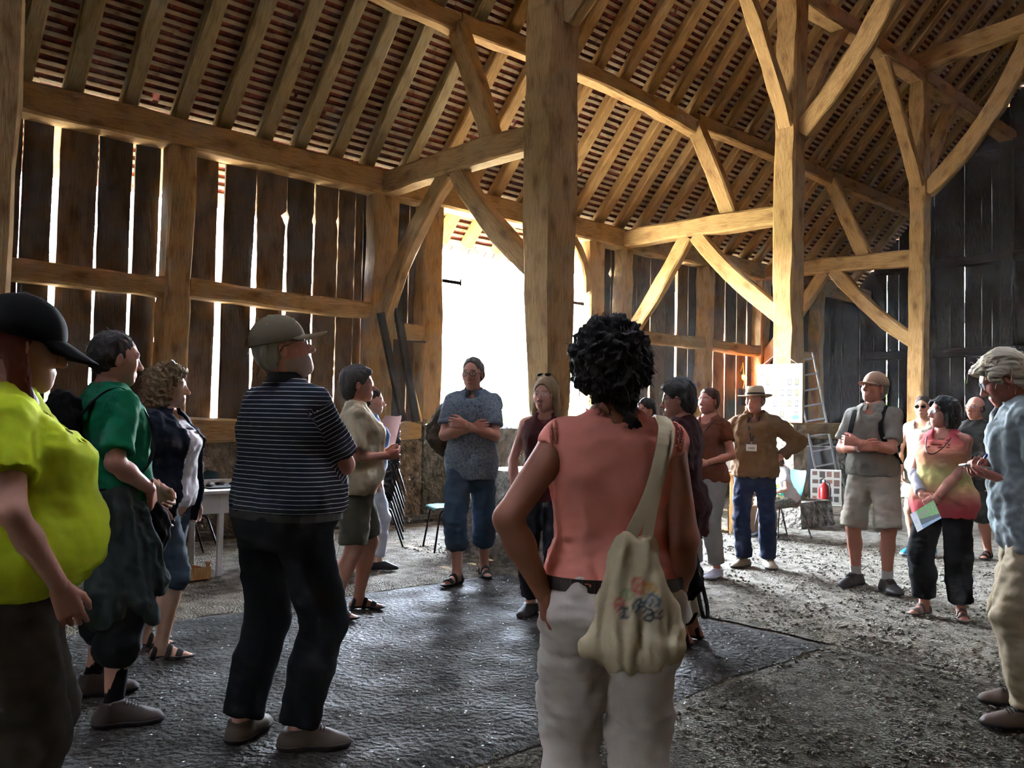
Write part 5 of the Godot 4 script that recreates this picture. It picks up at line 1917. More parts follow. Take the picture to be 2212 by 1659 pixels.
func specs() -> Array:
	var pale := Color(0.84, 0.66, 0.56)
	var tan := Color(0.70, 0.48, 0.37)
	var ruddy := Color(0.78, 0.53, 0.43)
	var list := []
	# 1: woman in yellow at the left edge
	list.append({"h": 1.70, "fem": true, "girth": 1.34, "belly": 0.135, "bust": 0.085, "seat": 0.03, "turn": 118.0, "at": Vector3(-2.85, 0, -0.615), "cell": 0.010, "head_cell": 0.0045, "skin": Color(0.74, 0.54, 0.45),
		"label": "person in a bright yellow T-shirt and black peaked cap, hand in the trouser pocket", "jowl": 1.12,
		"head": [2.0, 6.0], "hair": "tail", "hair_color": Color(0.36, 0.09, 0.04), "hair_glow": true, "hat": "cap", "cap_color": Color(0.035, 0.035, 0.035), "cap_size": 1.16, "peak": 0.10, "peak_droop": 0.55,
		"armR": [Vector3(-0.33, 1.12, 0.03), Vector3(-0.25, 0.94, 0.14), Vector3(0.15, -0.9, 0.35), Vector3(1, 0, 0), "relaxed"],
		"armL": [Vector3(0.33, 1.12, -0.10), Vector3(0.235, 0.93, 0.09), Vector3(-0.15, -0.9, 0.35), Vector3(-1, 0, 0), "relaxed"],
		"footL": [0.11, 0.02, 8.0], "footR": [-0.11, -0.02, -8.0],
		"wear": [{"kind": "legs", "name": "trousers", "color": Color(0.20, 0.18, 0.15), "to": 2.0, "wide": 0.035, "loose": 0.018, "top": 1.0, "fold": 0.014},
			{"kind": "top", "name": "t_shirt", "color": Color(0.78, 0.84, 0.16), "hem": 0.905, "sleeve": 0.62, "loose": 0.016, "hang": false, "fold": 0.009},
			{"kind": "shoe", "name": "shoe", "color": Color(0.1, 0.1, 0.1)}]})
	# 2: man in green
	list.append({"h": 1.77, "girth": 1.16, "belly": 0.045, "turn": 134.0, "at": Vector3(-4.31, 0, -1.34), "cell": 0.011, "head_cell": 0.0045, "skin": Color(0.76, 0.54, 0.46),
		"label": "person in a green T-shirt with a dark backpack and short greying hair", "jowl": 1.08,
		"head": [-8.0, 4.0], "hair": "thin", "hair_color": Color(0.16, 0.14, 0.13), "hairline": 0.06, "strands": 60, "hair_cell": 0.005,
		"armR": [Vector3(-0.30, 1.15, -0.08), Vector3(-0.20, 1.02, 0.12), Vector3(0.45, -0.75, 0.3), Vector3(0.6, 0, -0.6), "half"],
		"armL": [Vector3(0.30, 1.15, -0.02), Vector3(0.02, 1.00, 0.25), Vector3(-0.6, -0.6, 0.2), Vector3(-0.6, 0, -0.6), "half"],
		"feet": [[-4.51, -1.42, 118.0], [-4.01, -1.36, 112.0]],
		"wear": [{"kind": "legs", "name": "shorts", "color": Color(0.11, 0.12, 0.13), "to": 1.45, "wide": 0.04, "loose": 0.02, "top": 1.03},
			{"kind": "top", "name": "t_shirt", "color": Color(0.0, 0.36, 0.24), "hem": 0.84, "sleeve": 0.85, "loose": 0.016, "sleeve_wide": 0.03, "fold": 0.014},
			{"kind": "sock", "name": "socks", "color": Color(0.04, 0.045, 0.06), "high": 0.38, "loose": 0.004, "fold": 0.003},
			{"kind": "shoe", "name": "shoe", "laces": true, "color": Color(0.19, 0.14, 0.10), "high": 0.035, "loose": 0.014}]})
	# 3: woman with curly hair
	list.append({"h": 1.65, "fem": true, "girth": 1.22, "belly": 0.05, "bust": 0.08, "turn": 86.0, "at": Vector3(-5.04, 0, -1.88), "cell": 0.0115, "skin": pale,
		"label": "person with curly fair hair in a navy jacket, white top and denim shorts",
		"head": [16.0, -2.0], "hair": "curly", "hair_color": Color(0.44, 0.35, 0.24), "strands": 160, "hair_glow": true, "glasses": "sunglasses_up",
		"armR": [Vector3(-0.30, 1.12, -0.10), Vector3(-0.235, 0.93, 0.07), Vector3(0.1, -0.95, 0.3), Vector3(1, 0, 0), "relaxed"],
		"armL": [Vector3(0.30, 1.12, -0.08), Vector3(0.23, 0.92, 0.08), Vector3(-0.1, -0.95, 0.3), Vector3(-1, 0, 0), "relaxed"],
		"feet": [[-5.22, -1.90, 108.0], [-4.90, -1.89, 100.0]],
		"wear": [{"kind": "legs", "name": "denim_shorts", "color": Color(0.24, 0.29, 0.34), "to": 1.12, "wide": 0.025, "loose": 0.014, "top": 1.02},
			{"kind": "top", "name": "white_top", "color": Color(0.82, 0.81, 0.83), "hem": 0.90, "sleeve": 0.3, "loose": 0.010, "hang": false, "dip": 0.02},
			{"kind": "top", "name": "jacket", "color": Color(0.07, 0.085, 0.13), "hem": 0.80, "sleeve": 1.86, "loose": 0.026, "flare": 0.03, "open": 0.20, "fold": 0.018, "neck": 0.068},
			{"kind": "sandal", "name": "sandal", "color": Color(0.13, 0.08, 0.06), "sole": Color(0.34, 0.31, 0.28)}]})
	# 4: man in the striped polo
	list.append({"h": 1.80, "girth": 1.30, "belly": 0.10, "turn": 146.0, "at": Vector3(-3.40, 0, -1.78), "cell": 0.0105, "head_cell": 0.0042, "skin": Color(0.80, 0.56, 0.48),
		"label": "person in a navy polo shirt with thin white stripes and a khaki cap, arms folded", "jowl": 1.15, "beard": 0.65, "moustache": 0.6,
		"head": [-42.0, -18.0], "hair": "short", "hair_color": Color(0.62, 0.60, 0.55), "strands": 60, "hair_cell": 0.005, "hat": "cap", "cap_color": Color(0.46, 0.42, 0.34), "peak": 0.095, "peak_droop": 0.10, "cap_size": 1.04, "glasses": "glasses",
		"armR": [Vector3(-0.33, 1.13, 0.04), Vector3(-0.02, 1.16, 0.30), Vector3(1, 0.1, 0.0), Vector3(0, 0, -1), "half"],
		"armL": [Vector3(0.33, 1.13, 0.04), Vector3(0.04, 1.20, 0.31), Vector3(-1, 0.0, 0.0), Vector3(0, 0, -1), "half"],
		"feet": [[-3.55, -1.72, 168.0], [-3.25, -1.86, 104.0]],
		"wear": [{"kind": "legs", "name": "trousers", "color": Color(0.05, 0.058, 0.075), "to": 1.97, "wide": 0.032, "loose": 0.012, "top": 1.0, "fold": 0.008},
			{"kind": "top", "name": "polo_shirt", "mat": "striped", "stripes": true, "hem": 0.955, "sleeve": 0.86, "loose": 0.014, "sleeve_wide": 0.034, "fold": 0.010},
			{"kind": "shoe", "name": "shoe", "laces": true, "color": Color(0.27, 0.22, 0.17), "sole": Color(0.16, 0.14, 0.12), "loose": 0.014, "high": 0.01, "shoe_cell": 0.0055}]})
	# 5: short grey hair, cream shirt
	list.append({"h": 1.73, "fem": true, "girth": 1.20, "belly": 0.05, "bust": 0.07, "turn": 104.0, "at": Vector3(-5.22, 0, -3.28), "skin": Color(0.74, 0.52, 0.43),
		"label": "person with short grey hair in a cream T-shirt and olive shorts, hands held out",
		"head": [-4.0, -4.0], "hair": "grey_short", "hair_color": Color(0.24, 0.23, 0.21), "strands": 50, "glasses": "glasses",
		"armR": [Vector3(-0.27, 1.13, -0.12), Vector3(-0.12, 1.13, 0.20), Vector3(0.4, 0.12, 0.9), Vector3(0.7, 0.2, -0.3), "half"],
		"armL": [Vector3(0.27, 1.13, -0.12), Vector3(0.10, 1.14, 0.21), Vector3(-0.4, 0.10, 0.9), Vector3(-0.7, 0.2, -0.3), "half"],
		"feet": [[-5.30, -3.44, 92.0], [-5.13, -3.12, 92.0]],
		"wear": [{"kind": "legs", "name": "shorts", "color": Color(0.30, 0.29, 0.24), "to": 0.92, "wide": 0.035, "loose": 0.018, "top": 1.02},
			{"kind": "top", "name": "t_shirt", "color": Color(0.72, 0.67, 0.55), "hem": 0.86, "sleeve": 0.8, "loose": 0.018, "fold": 0.014},
			{"kind": "sandal", "name": "sandal", "color": Color(0.09, 0.08, 0.07), "sole": Color(0.16, 0.13, 0.11)}]})
	# 6: behind, light blue shirt and white trousers
	list.append({"h": 1.64, "fem": true, "turn": 96.0, "at": Vector3(-6.70, 0, -4.36), "cell": 0.014, "skin": pale,
		"label": "person half hidden behind the cream T-shirt, in a pale blue shirt and white trousers",
		"head": [0.0, 0.0], "hair": "short", "hair_color": Color(0.2, 0.15, 0.1),
		"footL": [0.07, 0.02, 4.0], "footR": [-0.07, 0.10, 0.0],
		"wear": [{"kind": "legs", "name": "trousers", "color": Color(0.78, 0.80, 0.84), "to": 1.9, "wide": 0.02, "loose": 0.012, "top": 1.0},
			{"kind": "top", "name": "shirt", "color": Color(0.45, 0.56, 0.72), "hem": 0.84, "sleeve": 1.8, "loose": 0.018, "fold": 0.016},
			{"kind": "shoe", "name": "shoe", "color": Color(0.04, 0.04, 0.045), "loose": 0.006}]})
	# 7: man in the patterned shirt before the window
	list.append({"h": 1.90, "girth": 1.04, "belly": 0.01, "turn": -6.0, "at": Vector3(-5.68, 0, -4.72), "skin": Color(0.72, 0.52, 0.43),
		"label": "person in a blue paisley shirt, arms folded, standing before the bright opening",
		"head": [-10.0, 4.0], "hair": "short", "hairline": 0.05, "hair_color": Color(0.24, 0.22, 0.19), "glasses": "glasses",
		"armR": [Vector3(-0.28, 1.15, 0.06), Vector3(0.02, 1.20, 0.22), Vector3(1, 0.12, -0.12), Vector3(0, 0, -1), "half"],
		"armL": [Vector3(0.28, 1.15, 0.06), Vector3(-0.02, 1.23, 0.24), Vector3(-1, 0.12, 0.0), Vector3(0, 0, -1), "half"],
		"feet": [[-5.74, -4.95, 14.0], [-5.61, -4.49, -30.0]],
		"wear": [{"kind": "legs", "name": "cropped_trousers", "color": Color(0.20, 0.27, 0.34), "to": 1.42, "wide": 0.04, "loose": 0.016, "top": 1.0, "fold": 0.016},
			{"kind": "top", "name": "shirt", "mat": "paisley", "hem": 0.80, "sleeve": 0.72, "loose": 0.020, "flare": 0.012, "fold": 0.012, "dip": 0.02},
			{"kind": "sandal", "name": "sandal", "color": Color(0.035, 0.035, 0.035), "sole": Color(0.06, 0.055, 0.05)}]})
	# 8: fair-haired woman beside the post
	list.append({"h": 1.68, "fem": true, "turn": -14.0, "at": Vector3(-4.42, 0, -4.36), "cell": 0.013, "skin": Color(0.80, 0.58, 0.50),
		"label": "person with long fair hair and a maroon sleeveless top, seen past the pink top",
		"head": [-14.0, 0.0], "hair": "long", "hair_color": Color(0.52, 0.42, 0.28), "hair_glow": true, "strands": 80, "glasses": "sunglasses_up",
		"footL": [0.09, 0.0, 8.0], "footR": [-0.09, 0.0, -8.0],
		"wear": [{"kind": "legs", "name": "trousers", "color": Color(0.12, 0.12, 0.14), "to": 1.9, "top": 1.0},
			{"kind": "top", "name": "sleeveless_top", "color": Color(0.28, 0.13, 0.13), "hem": 0.84, "sleeve": 0.0, "loose": 0.012, "dip": 0.01},
			{"kind": "shoe", "name": "shoe", "color": Color(0.1, 0.08, 0.07)}]})
	# 9: woman in pink, back to us
	list.append({"h": 1.665, "fem": true, "girth": 1.16, "bust": 0.06, "seat": 0.03, "turn": 181.0, "at": Vector3(-1.632, 0, -1.885), "cell": 0.0095, "head_cell": 0.0055, "skin": Color(0.64, 0.42, 0.32), "arm_girth": 1.02,
		"label": "person seen from behind in a salmon pink top and white trousers with dark tousled hair",
		"head": [-10.0, 6.0, -7.0], "hair": "tousled", "hair_color": Color(0.06, 0.045, 0.04), "strands": 420, "hair_cell": 0.0055, "glasses": "sunglasses_up",
		"armR": [Vector3(-0.225, 1.12, -0.12), Vector3(-0.185, 0.885, 0.02), Vector3(0.16, -0.95, 0.15), Vector3(0.8, 0, 0.2), "relaxed"],
		"armL": [Vector3(0.39, 1.17, -0.15), Vector3(0.205, 0.955, -0.07), Vector3(-0.14, -0.98, 0.05), Vector3(-0.9, 0, 0.3), "relaxed"],
		"footL": [0.11, 0.04, 6.0], "footR": [-0.09, -0.02, -8.0],
		"wear": [{"kind": "legs", "name": "trousers", "color": Color(0.84, 0.80, 0.76), "to": 1.96, "wide": 0.03, "loose": 0.016, "top": 1.035, "fold": 0.019},
			{"kind": "top", "name": "sleeveless_top", "color": Color(0.92, 0.58, 0.50), "hem": 0.99, "sleeve": 0.17, "sleeve_wide": 0.0, "loose": 0.010, "hang": true, "fold": 0.012, "neck": 0.074},
			{"kind": "shoe", "name": "shoe", "color": Color(0.2, 0.15, 0.1)}]})
	# 10: woman in maroon with a backpack in her hand
	list.append({"h": 1.66, "fem": true, "girth": 1.22, "belly": 0.05, "bust": 0.07, "turn": -112.0, "at": Vector3(-3.33, 0, -4.50), "cell": 0.0115, "head_cell": 0.0048, "skin": Color(0.66, 0.44, 0.36),
		"label": "person with grey bobbed hair in a dark maroon shirt, holding a black backpack",
		"head": [8.0, 8.0], "hair": "grey_short", "hair_color": Color(0.22, 0.21, 0.20), "strands": 120, "glasses": "glasses",
		"armL": [Vector3(0.30, 1.10, -0.10), Vector3(0.235, 0.865, -0.07), Vector3(-0.05, -1, 0.0), Vector3(-0.8, 0, 0.6), "grip"],
		"armR": [Vector3(-0.28, 1.10, -0.02), Vector3(-0.22, 0.88, 0.06), Vector3(0, -1, 0.1), Vector3(1, 0, 0), "relaxed"],
		"feet": [[-3.30, -4.42, -104.0], [-3.36, -4.62, -112.0]],
		"wear": [{"kind": "legs", "name": "trousers", "color": Color(0.74, 0.72, 0.68), "to": 1.82, "wide": 0.035, "loose": 0.018, "top": 1.0},
			{"kind": "top", "name": "shirt", "color": Color(0.20, 0.09, 0.09), "hem": 0.72, "sleeve": 0.95, "loose": 0.024, "flare": 0.02, "sleeve_wide": 0.03, "fold": 0.016},
			{"kind": "sandal", "name": "sandal", "color": Color(0.16, 0.06, 0.05), "sole": Color(0.10, 0.07, 0.06)}]})
	# 11: woman in brown behind
	list.append({"h": 1.70, "fem": true, "girth": 1.04, "turn": -46.0, "at": Vector3(-4.60, 0, -6.63), "cell": 0.013, "skin": Color(0.78, 0.52, 0.42),
		"label": "person with short auburn hair in a brown top with a dark strap across it",
		"head": [-6.0, -4.0], "hair": "short", "hair_color": Color(0.26, 0.13, 0.07), "strands": 60, "hair_glow": true,
		"armL": [Vector3(0.27, 1.14, -0.02), Vector3(0.10, 1.06, 0.19), Vector3(-0.9, -0.1, 0.2), Vector3(0, 0, -1), "half"],
		"armR": [Vector3(-0.27, 1.14, -0.02), Vector3(-0.08, 1.04, 0.20), Vector3(0.9, -0.1, 0.2), Vector3(0, 0, -1), "half"],
		"footL": [0.09, -0.02, 8.0], "footR": [-0.09, 0.06, -14.0],
		"wear": [{"kind": "legs", "name": "trousers", "color": Color(0.56, 0.55, 0.53), "to": 1.9, "wide": 0.025, "top": 1.0},
			{"kind": "top", "name": "top", "color": Color(0.38, 0.20, 0.12), "hem": 0.88, "sleeve": 0.55, "loose": 0.012, "dip": 0.03, "neck": 0.07},
			{"kind": "shoe", "name": "shoe", "color": Color(0.80, 0.82, 0.86), "sole": Color(0.8, 0.8, 0.8)}]})
	# 12: the guide in the hat
	list.append({"h": 1.74, "girth": 1.06, "belly": 0.03, "turn": -26.0, "at": Vector3(-4.58, 0, -7.38), "cell": 0.0125, "head_cell": 0.0048, "skin": Color(0.82, 0.58, 0.48),
		"label": "person in a brimmed straw-coloured hat and tan overshirt, hands on hips",
		"head": [-14.0, 2.0], "hair": "short", "hair_color": Color(0.5, 0.45, 0.4),
		"armL": [Vector3(0.50, 1.22, -0.12), Vector3(0.215, 1.06, 0.0), Vector3(-0.75, -0.35, 0.5), Vector3(-0.6, 0, -0.7), "half"],
		"armR": [Vector3(-0.50, 1.22, -0.12), Vector3(-0.215, 1.06, 0.0), Vector3(0.75, -0.35, 0.5), Vector3(0.6, 0, -0.7), "half"],
		"feet": [[-4.46, -7.46, -4.0], [-4.67, -7.30, -44.0]],
		"wear": [{"kind": "legs", "name": "jeans", "color": Color(0.10, 0.13, 0.22), "to": 1.97, "wide": 0.024, "loose": 0.012, "top": 1.0, "fold": 0.014},
			{"kind": "top", "name": "overshirt", "color": Color(0.42, 0.31, 0.19), "hem": 0.88, "sleeve": 1.8, "loose": 0.024, "flare": 0.010, "sleeve_wide": 0.022, "fold": 0.020, "dip": 0.03},
			{"kind": "shoe", "name": "shoe", "laces": true, "color": Color(0.62, 0.56, 0.46), "sole": Color(0.3, 0.26, 0.22), "loose": 0.014}]})
	# 13: child on the chair
	list.append({"h": 1.42, "fem": true, "bust": 0.0, "girth": 0.9, "turn": -70.0, "at": Vector3(-5.50, 0, -9.66), "cell": 0.016, "skin": pale, "hip": 0.575, "lean": 26.0, "head_scale": 1.14,
		"label": "person seated on the turquoise chair in a white T-shirt and spotted leggings",
		"head": [0.0, 26.0], "hair": "long", "hair_color": Color(0.3, 0.2, 0.12),
		"armL": [Vector3(0.24, 0.85, 0.24), Vector3(0.06, 0.68, 0.42), Vector3(-0.3, -0.5, 0.7), Vector3(0, -0.6, -0.3), "half"],
		"armR": [Vector3(-0.24, 0.85, 0.24), Vector3(-0.06, 0.68, 0.42), Vector3(0.3, -0.5, 0.7), Vector3(0, -0.6, -0.3), "half"],
		"footL": [0.09, 0.36, 4.0], "footR": [-0.09, 0.44, -4.0],
		"wear": [{"kind": "legs", "name": "leggings", "mat": "leopard", "to": 1.9, "wide": 0.004, "loose": 0.006, "top": 0.98, "fold": 0.004},
			{"kind": "top", "name": "t_shirt", "color": Color(0.88, 0.88, 0.88), "hem": 0.90, "sleeve": 0.6, "loose": 0.014},
			{"kind": "shoe", "name": "shoe", "color": Color(0.04, 0.045, 0.06), "sole": Color(0.75, 0.74, 0.72)}]})
	# 14: man in the pale cap
	list.append({"h": 1.84, "girth": 1.06, "belly": 0.03, "turn": -46.0, "at": Vector3(-3.37, 0, -7.28), "cell": 0.012, "head_cell": 0.0046, "skin": Color(0.80, 0.54, 0.44),
		"label": "person in a pale cap, grey polo shirt and stone shorts with arms folded, looking up",
		"head": [-16.0, -12.0], "hair": "short", "hair_color": Color(0.45, 0.42, 0.38), "hat": "cap", "cap_color": Color(0.70, 0.58, 0.48), "peak": 0.075, "peak_droop": 0.25, "hair_cell": 0.007,
		"armR": [Vector3(-0.30, 1.13, 0.05), Vector3(0.0, 1.15, 0.23), Vector3(1, 0.12, 0), Vector3(0, 0, -1), "half"],
		"armL": [Vector3(0.30, 1.13, 0.05), Vector3(-0.02, 1.19, 0.25), Vector3(-1, 0.12, 0.05), Vector3(0, 0, -1), "half"],
		"feet": [[-3.20, -7.24, 4.0], [-3.55, -7.28, -56.0]],
		"wear": [{"kind": "legs", "name": "cargo_shorts", "color": Color(0.72, 0.69, 0.62), "to": 0.98, "wide": 0.045, "loose": 0.022, "top": 1.03, "fold": 0.014},
			{"kind": "top", "name": "polo_shirt", "color": Color(0.50, 0.49, 0.45), "hem": 0.92, "sleeve": 0.78, "loose": 0.018, "sleeve_wide": 0.026, "dip": 0.03},
			{"kind": "sock", "name": "socks", "color": Color(0.80, 0.80, 0.78), "high": 0.22, "loose": 0.006, "fold": 0.004},
			{"kind": "shoe", "name": "shoe", "laces": true, "color": Color(0.17, 0.14, 0.11), "high": 0.02, "loose": 0.014}]})
	# 15: woman with sunglasses behind
	list.append({"h": 1.72, "fem": true, "turn": -44.0, "at": Vector3(-3.92, 0, -9.66), "cell": 0.014, "skin": Color(0.84, 0.62, 0.50),
		"label": "person in sunglasses and a white sleeveless top behind the red-topped one, with blue trainers",
		"head": [4.0, -2.0], "hair": "short", "hair_color": Color(0.22, 0.13, 0.08), "glasses": "sunglasses",
		"armR": [Vector3(-0.29, 1.12, -0.06), Vector3(-0.20, 0.92, 0.10), Vector3(0.2, -0.9, 0.2), Vector3(1, 0, 0), "relaxed"],
		"footL": [0.09, 0.0, 8.0], "footR": [-0.09, 0.02, -14.0],
		"wear": [{"kind": "skirt", "name": "skirt", "color": Color(0.66, 0.68, 0.58), "hem": 0.62, "wide": 0.24},
			{"kind": "top", "name": "tank_top", "color": Color(0.80, 0.76, 0.66), "hem": 0.90, "sleeve": 0.0, "loose": 0.010, "dip": 0.05, "neck": 0.072},
			{"kind": "sock", "name": "socks", "color": Color(0.06, 0.06, 0.07), "high": 0.16, "loose": 0.004, "fold": 0.0},
			{"kind": "shoe", "name": "shoe", "laces": true, "color": Color(0.12, 0.55, 0.70), "sole": Color(0.7, 0.8, 0.85), "loose": 0.014}]})
	# 16: woman in the red and yellow top
	list.append({"h": 1.61, "fem": true, "girth": 1.2, "belly": 0.06, "bust": 0.09, "turn": -50.0, "at": Vector3(-2.55, 0, -6.66), "cell": 0.0115, "head_cell": 0.0048, "skin": Color(0.78, 0.54, 0.46),
		"label": "person in a red, orange and yellow shaded top and black trousers, holding a leaflet",
		"head": [-34.0, -4.0], "hair": "bob", "hair_color": Color(0.035, 0.03, 0.03), "strands": 80, "glasses": "glasses",
		"arm_girth": 1.0, "armR": [Vector3(-0.36, 1.12, 0.0), Vector3(-0.06, 0.975, 0.25), Vector3(0.85, -0.35, 0.2), Vector3(0.1, -0.3, -0.9), "half"],
		"armL": [Vector3(0.36, 1.12, 0.0), Vector3(0.05, 0.96, 0.27), Vector3(-0.75, -0.55, 0.1), Vector3(0, 0.1, -1), "grip"],
		"feet": [[-2.42, -6.65, -18.0], [-2.69, -6.59, -62.0]],
		"wear": [{"kind": "legs", "name": "trousers", "color": Color(0.025, 0.025, 0.03), "to": 1.86, "wide": 0.05, "loose": 0.012, "top": 1.0, "fold": 0.010},
			{"kind": "top", "name": "top", "bands": [[0.76, Color(0.72, 0.22, 0.28)], [0.90, Color(0.78, 0.36, 0.36)], [0.98, Color(0.80, 0.56, 0.46)], [1.07, Color(0.80, 0.72, 0.46)], [1.16, Color(0.80, 0.78, 0.50)], [1.24, Color(0.82, 0.62, 0.46)], [1.36, Color(0.82, 0.50, 0.42)], [1.46, Color(0.78, 0.32, 0.36)]], "hem": 0.80, "sleeve": 0.0, "loose": 0.014, "flare": 0.03, "dip": 0.035, "neck": 0.07, "fold": 0.010},
			{"kind": "sandal", "name": "sandal", "color": Color(0.45, 0.40, 0.36), "sole": Color(0.55, 0.50, 0.46)}]})
	# 17: bald man behind
	list.append({"h": 1.72, "girth": 1.1, "belly": 0.03, "turn": -56.0, "at": Vector3(-3.46, 0, -9.88), "cell": 0.014, "skin": Color(0.82, 0.56, 0.46),
		"label": "bald person in glasses and a charcoal T-shirt between the red top and the writer",
		"head": [-4.0, -4.0], "hair": "fringe", "hair_color": Color(0.2, 0.17, 0.15), "glasses": "glasses",
		"feet": [[-3.36, -9.90, -48.0], [-3.54, -9.80, -64.0]],
		"wear": [{"kind": "legs", "name": "shorts", "color": Color(0.17, 0.17, 0.15), "to": 1.05, "wide": 0.04, "loose": 0.018, "top": 1.0},
			{"kind": "top", "name": "t_shirt", "color": Color(0.15, 0.15, 0.14), "hem": 0.84, "sleeve": 0.75, "loose": 0.018},
			{"kind": "sandal", "name": "sandal", "color": Color(0.08, 0.06, 0.05), "sole": Color(0.08, 0.07, 0.06)}]})
	# 18: man writing at the right edge
	list.append({"h": 1.79, "girth": 1.08, "belly": 0.035, "turn": -112.0, "at": Vector3(-1.37, 0, -4.695), "cell": 0.0105, "head_cell": 0.0042, "skin": Color(0.78, 0.52, 0.44), "lean": 8.0,
		"label": "white-haired person in glasses and a blue-grey linen shirt, writing on a notepad",
		"head": [2.0, 22.0], "hair": "mop", "hair_color": Color(0.80, 0.76, 0.66), "strands": 90, "hair_cell": 0.005, "glasses": "glasses", "moustache": 0.8,
		"armL": [Vector3(0.30, 1.09, -0.16), Vector3(0.10, 1.125, 0.155), Vector3(-0.55, 0.15, 0.8), Vector3(-0.3, 0.9, 0.1), "half"],
		"armR": [Vector3(-0.30, 1.09, -0.16), Vector3(-0.12, 1.19, 0.175), Vector3(0.55, 0.10, 0.8), Vector3(0.3, -0.8, -0.1), "pen"],
		"feet": [[-1.39, -4.50, -102.0], [-1.52, -4.85, -104.0]],
		"wear": [{"kind": "legs", "name": "trousers", "color": Color(0.62, 0.56, 0.45), "to": 1.98, "wide": 0.034, "loose": 0.016, "top": 1.0, "fold": 0.016},
			{"kind": "top", "name": "shirt", "color": Color(0.50, 0.54, 0.55), "hem": 0.80, "sleeve": 0.85, "loose": 0.026, "flare": 0.024, "sleeve_wide": 0.036, "fold": 0.020, "dip": 0.02},
			{"kind": "sock", "name": "socks", "color": Color(0.55, 0.58, 0.62), "high": 0.16, "loose": 0.004, "fold": 0.0},
			{"kind": "shoe", "name": "shoe", "laces": true, "color": Color(0.32, 0.24, 0.16), "sole": Color(0.14, 0.11, 0.09), "loose": 0.014, "shoe_cell": 0.006}]})
	# 19: a head between others
	list.append({"h": 1.60, "fem": true, "turn": -60.0, "at": Vector3(-5.08, 0, -6.34), "cell": 0.016, "skin": tan,
		"label": "person almost hidden between the pink top and the maroon shirt, only dark hair showing",
		"head": [0.0, 4.0], "hair": "short", "hair_color": Color(0.16, 0.11, 0.08), "strands": 40,
		"footL": [0.09, 0.0, 8.0], "footR": [-0.09, 0.0, -8.0],
		"wear": [{"kind": "legs", "name": "trousers", "color": Color(0.2, 0.2, 0.22), "to": 1.9, "top": 1.0},
			{"kind": "top", "name": "top", "color": Color(0.25, 0.22, 0.2), "hem": 0.84, "sleeve": 0.7},
			{"kind": "shoe", "name": "shoe", "color": Color(0.1, 0.1, 0.1)}]})
	return list

func stripe_texture() -> ImageTexture:
	var im := Image.create(8, 256, true, Image.FORMAT_RGB8)
	im.fill(Color(0.09, 0.11, 0.15))
	for k in 4:
		im.fill_rect(Rect2i(0, k * 64 + 30, 8, 7), Color(0.85, 0.85, 0.85))
	return ImageTexture.create_from_image(im)

func build_people() -> void:
	var sk := plain(Color.WHITE, 0.55)
	sk.vertex_color_use_as_albedo = true
	sk.metallic_specular = 0.4
	sk.subsurf_scatter_enabled = false
	M.skin = sk
	M.lens = plain(Color(0.9, 0.95, 1.0, 0.12), 0.02)
	M.lens.transparency = BaseMaterial3D.TRANSPARENCY_ALPHA
	M.lens_dark = plain(Color(0.06, 0.03, 0.02), 0.08)
	M.lens_dark.metallic_specular = 0.7
	var sp := cloth(Color.WHITE, null, 30.0, false)
	sp.uv1_triplanar = false
	sp.albedo_texture = stripe_texture()
	sp.uv1_scale = Vector3(4, 1.0 / 0.072, 1)
	M.striped = sp
	M.paisley = cloth(Color.WHITE, noise_tex(51, 0.03, [[0.0, Color(0.26, 0.31, 0.36)], [0.42, Color(0.34, 0.40, 0.46)], [0.47, Color(0.62, 0.64, 0.62)], [0.52, Color(0.36, 0.42, 0.48)], [0.62, Color(0.62, 0.65, 0.65)], [0.66, Color(0.32, 0.38, 0.44)], [1.0, Color(0.44, 0.49, 0.53)]], 512, 2), 2.2, false)
	M.leopard = cloth(Color.WHITE, noise_tex(52, 0.06, [[0.0, Color(0.05, 0.05, 0.05)], [0.42, Color(0.07, 0.06, 0.06)], [0.5, Color(0.62, 0.58, 0.52)], [1.0, Color(0.72, 0.68, 0.62)]], 256, 2), 5.0, false)
	for k in ["relaxed", "flat", "grip", "half", "pen"]: hand_nets[k] = hand_net(k)
	figure_specs = specs()
	for s: Dictionary in figure_specs:
		if s.has("feet"):
			s["footL"] = local_foot(s.at, s.turn, s.h, s.feet[0])
			s["footR"] = local_foot(s.at, s.turn, s.h, s.feet[1])
			for side in ["footL", "footR"]:
				var a := deg_to_rad(s[side][2])
				s[side][0] -= sin(a) * 0.05
				s[side][1] -= cos(a) * 0.05
	figure_out.resize(figure_specs.size())
	var task := WorkerThreadPool.add_group_task(compute_figure, figure_specs.size())
	WorkerThreadPool.wait_for_group_task_completion(task)
	var nodes := []
	for i in figure_specs.size():
		nodes.append(show_figure(figure_specs[i], figure_out[i]))
	for k in [[3, "striped_collar"], [6, "paisley"], [11, "tan"], [13, "grey"], [17, "linen"]]:
		var col: Color = {"striped_collar": Color(0.03, 0.035, 0.05), "paisley": Color(0.3, 0.35, 0.4), "tan": Color(0.42, 0.31, 0.19), "grey": Color(0.50, 0.49, 0.45), "linen": Color(0.50, 0.56, 0.60)}[k[1]]
		collar(nodes[k[0]], figure_specs[k[0]], figure_out[k[0]], cloth(col, null, 30.0))
	accessories(nodes)

# ---------- things worn and carried ----------
func soft(cell: float, lo: Vector3, hi: Vector3) -> Field:
	return Field.new(lo, hi, cell)

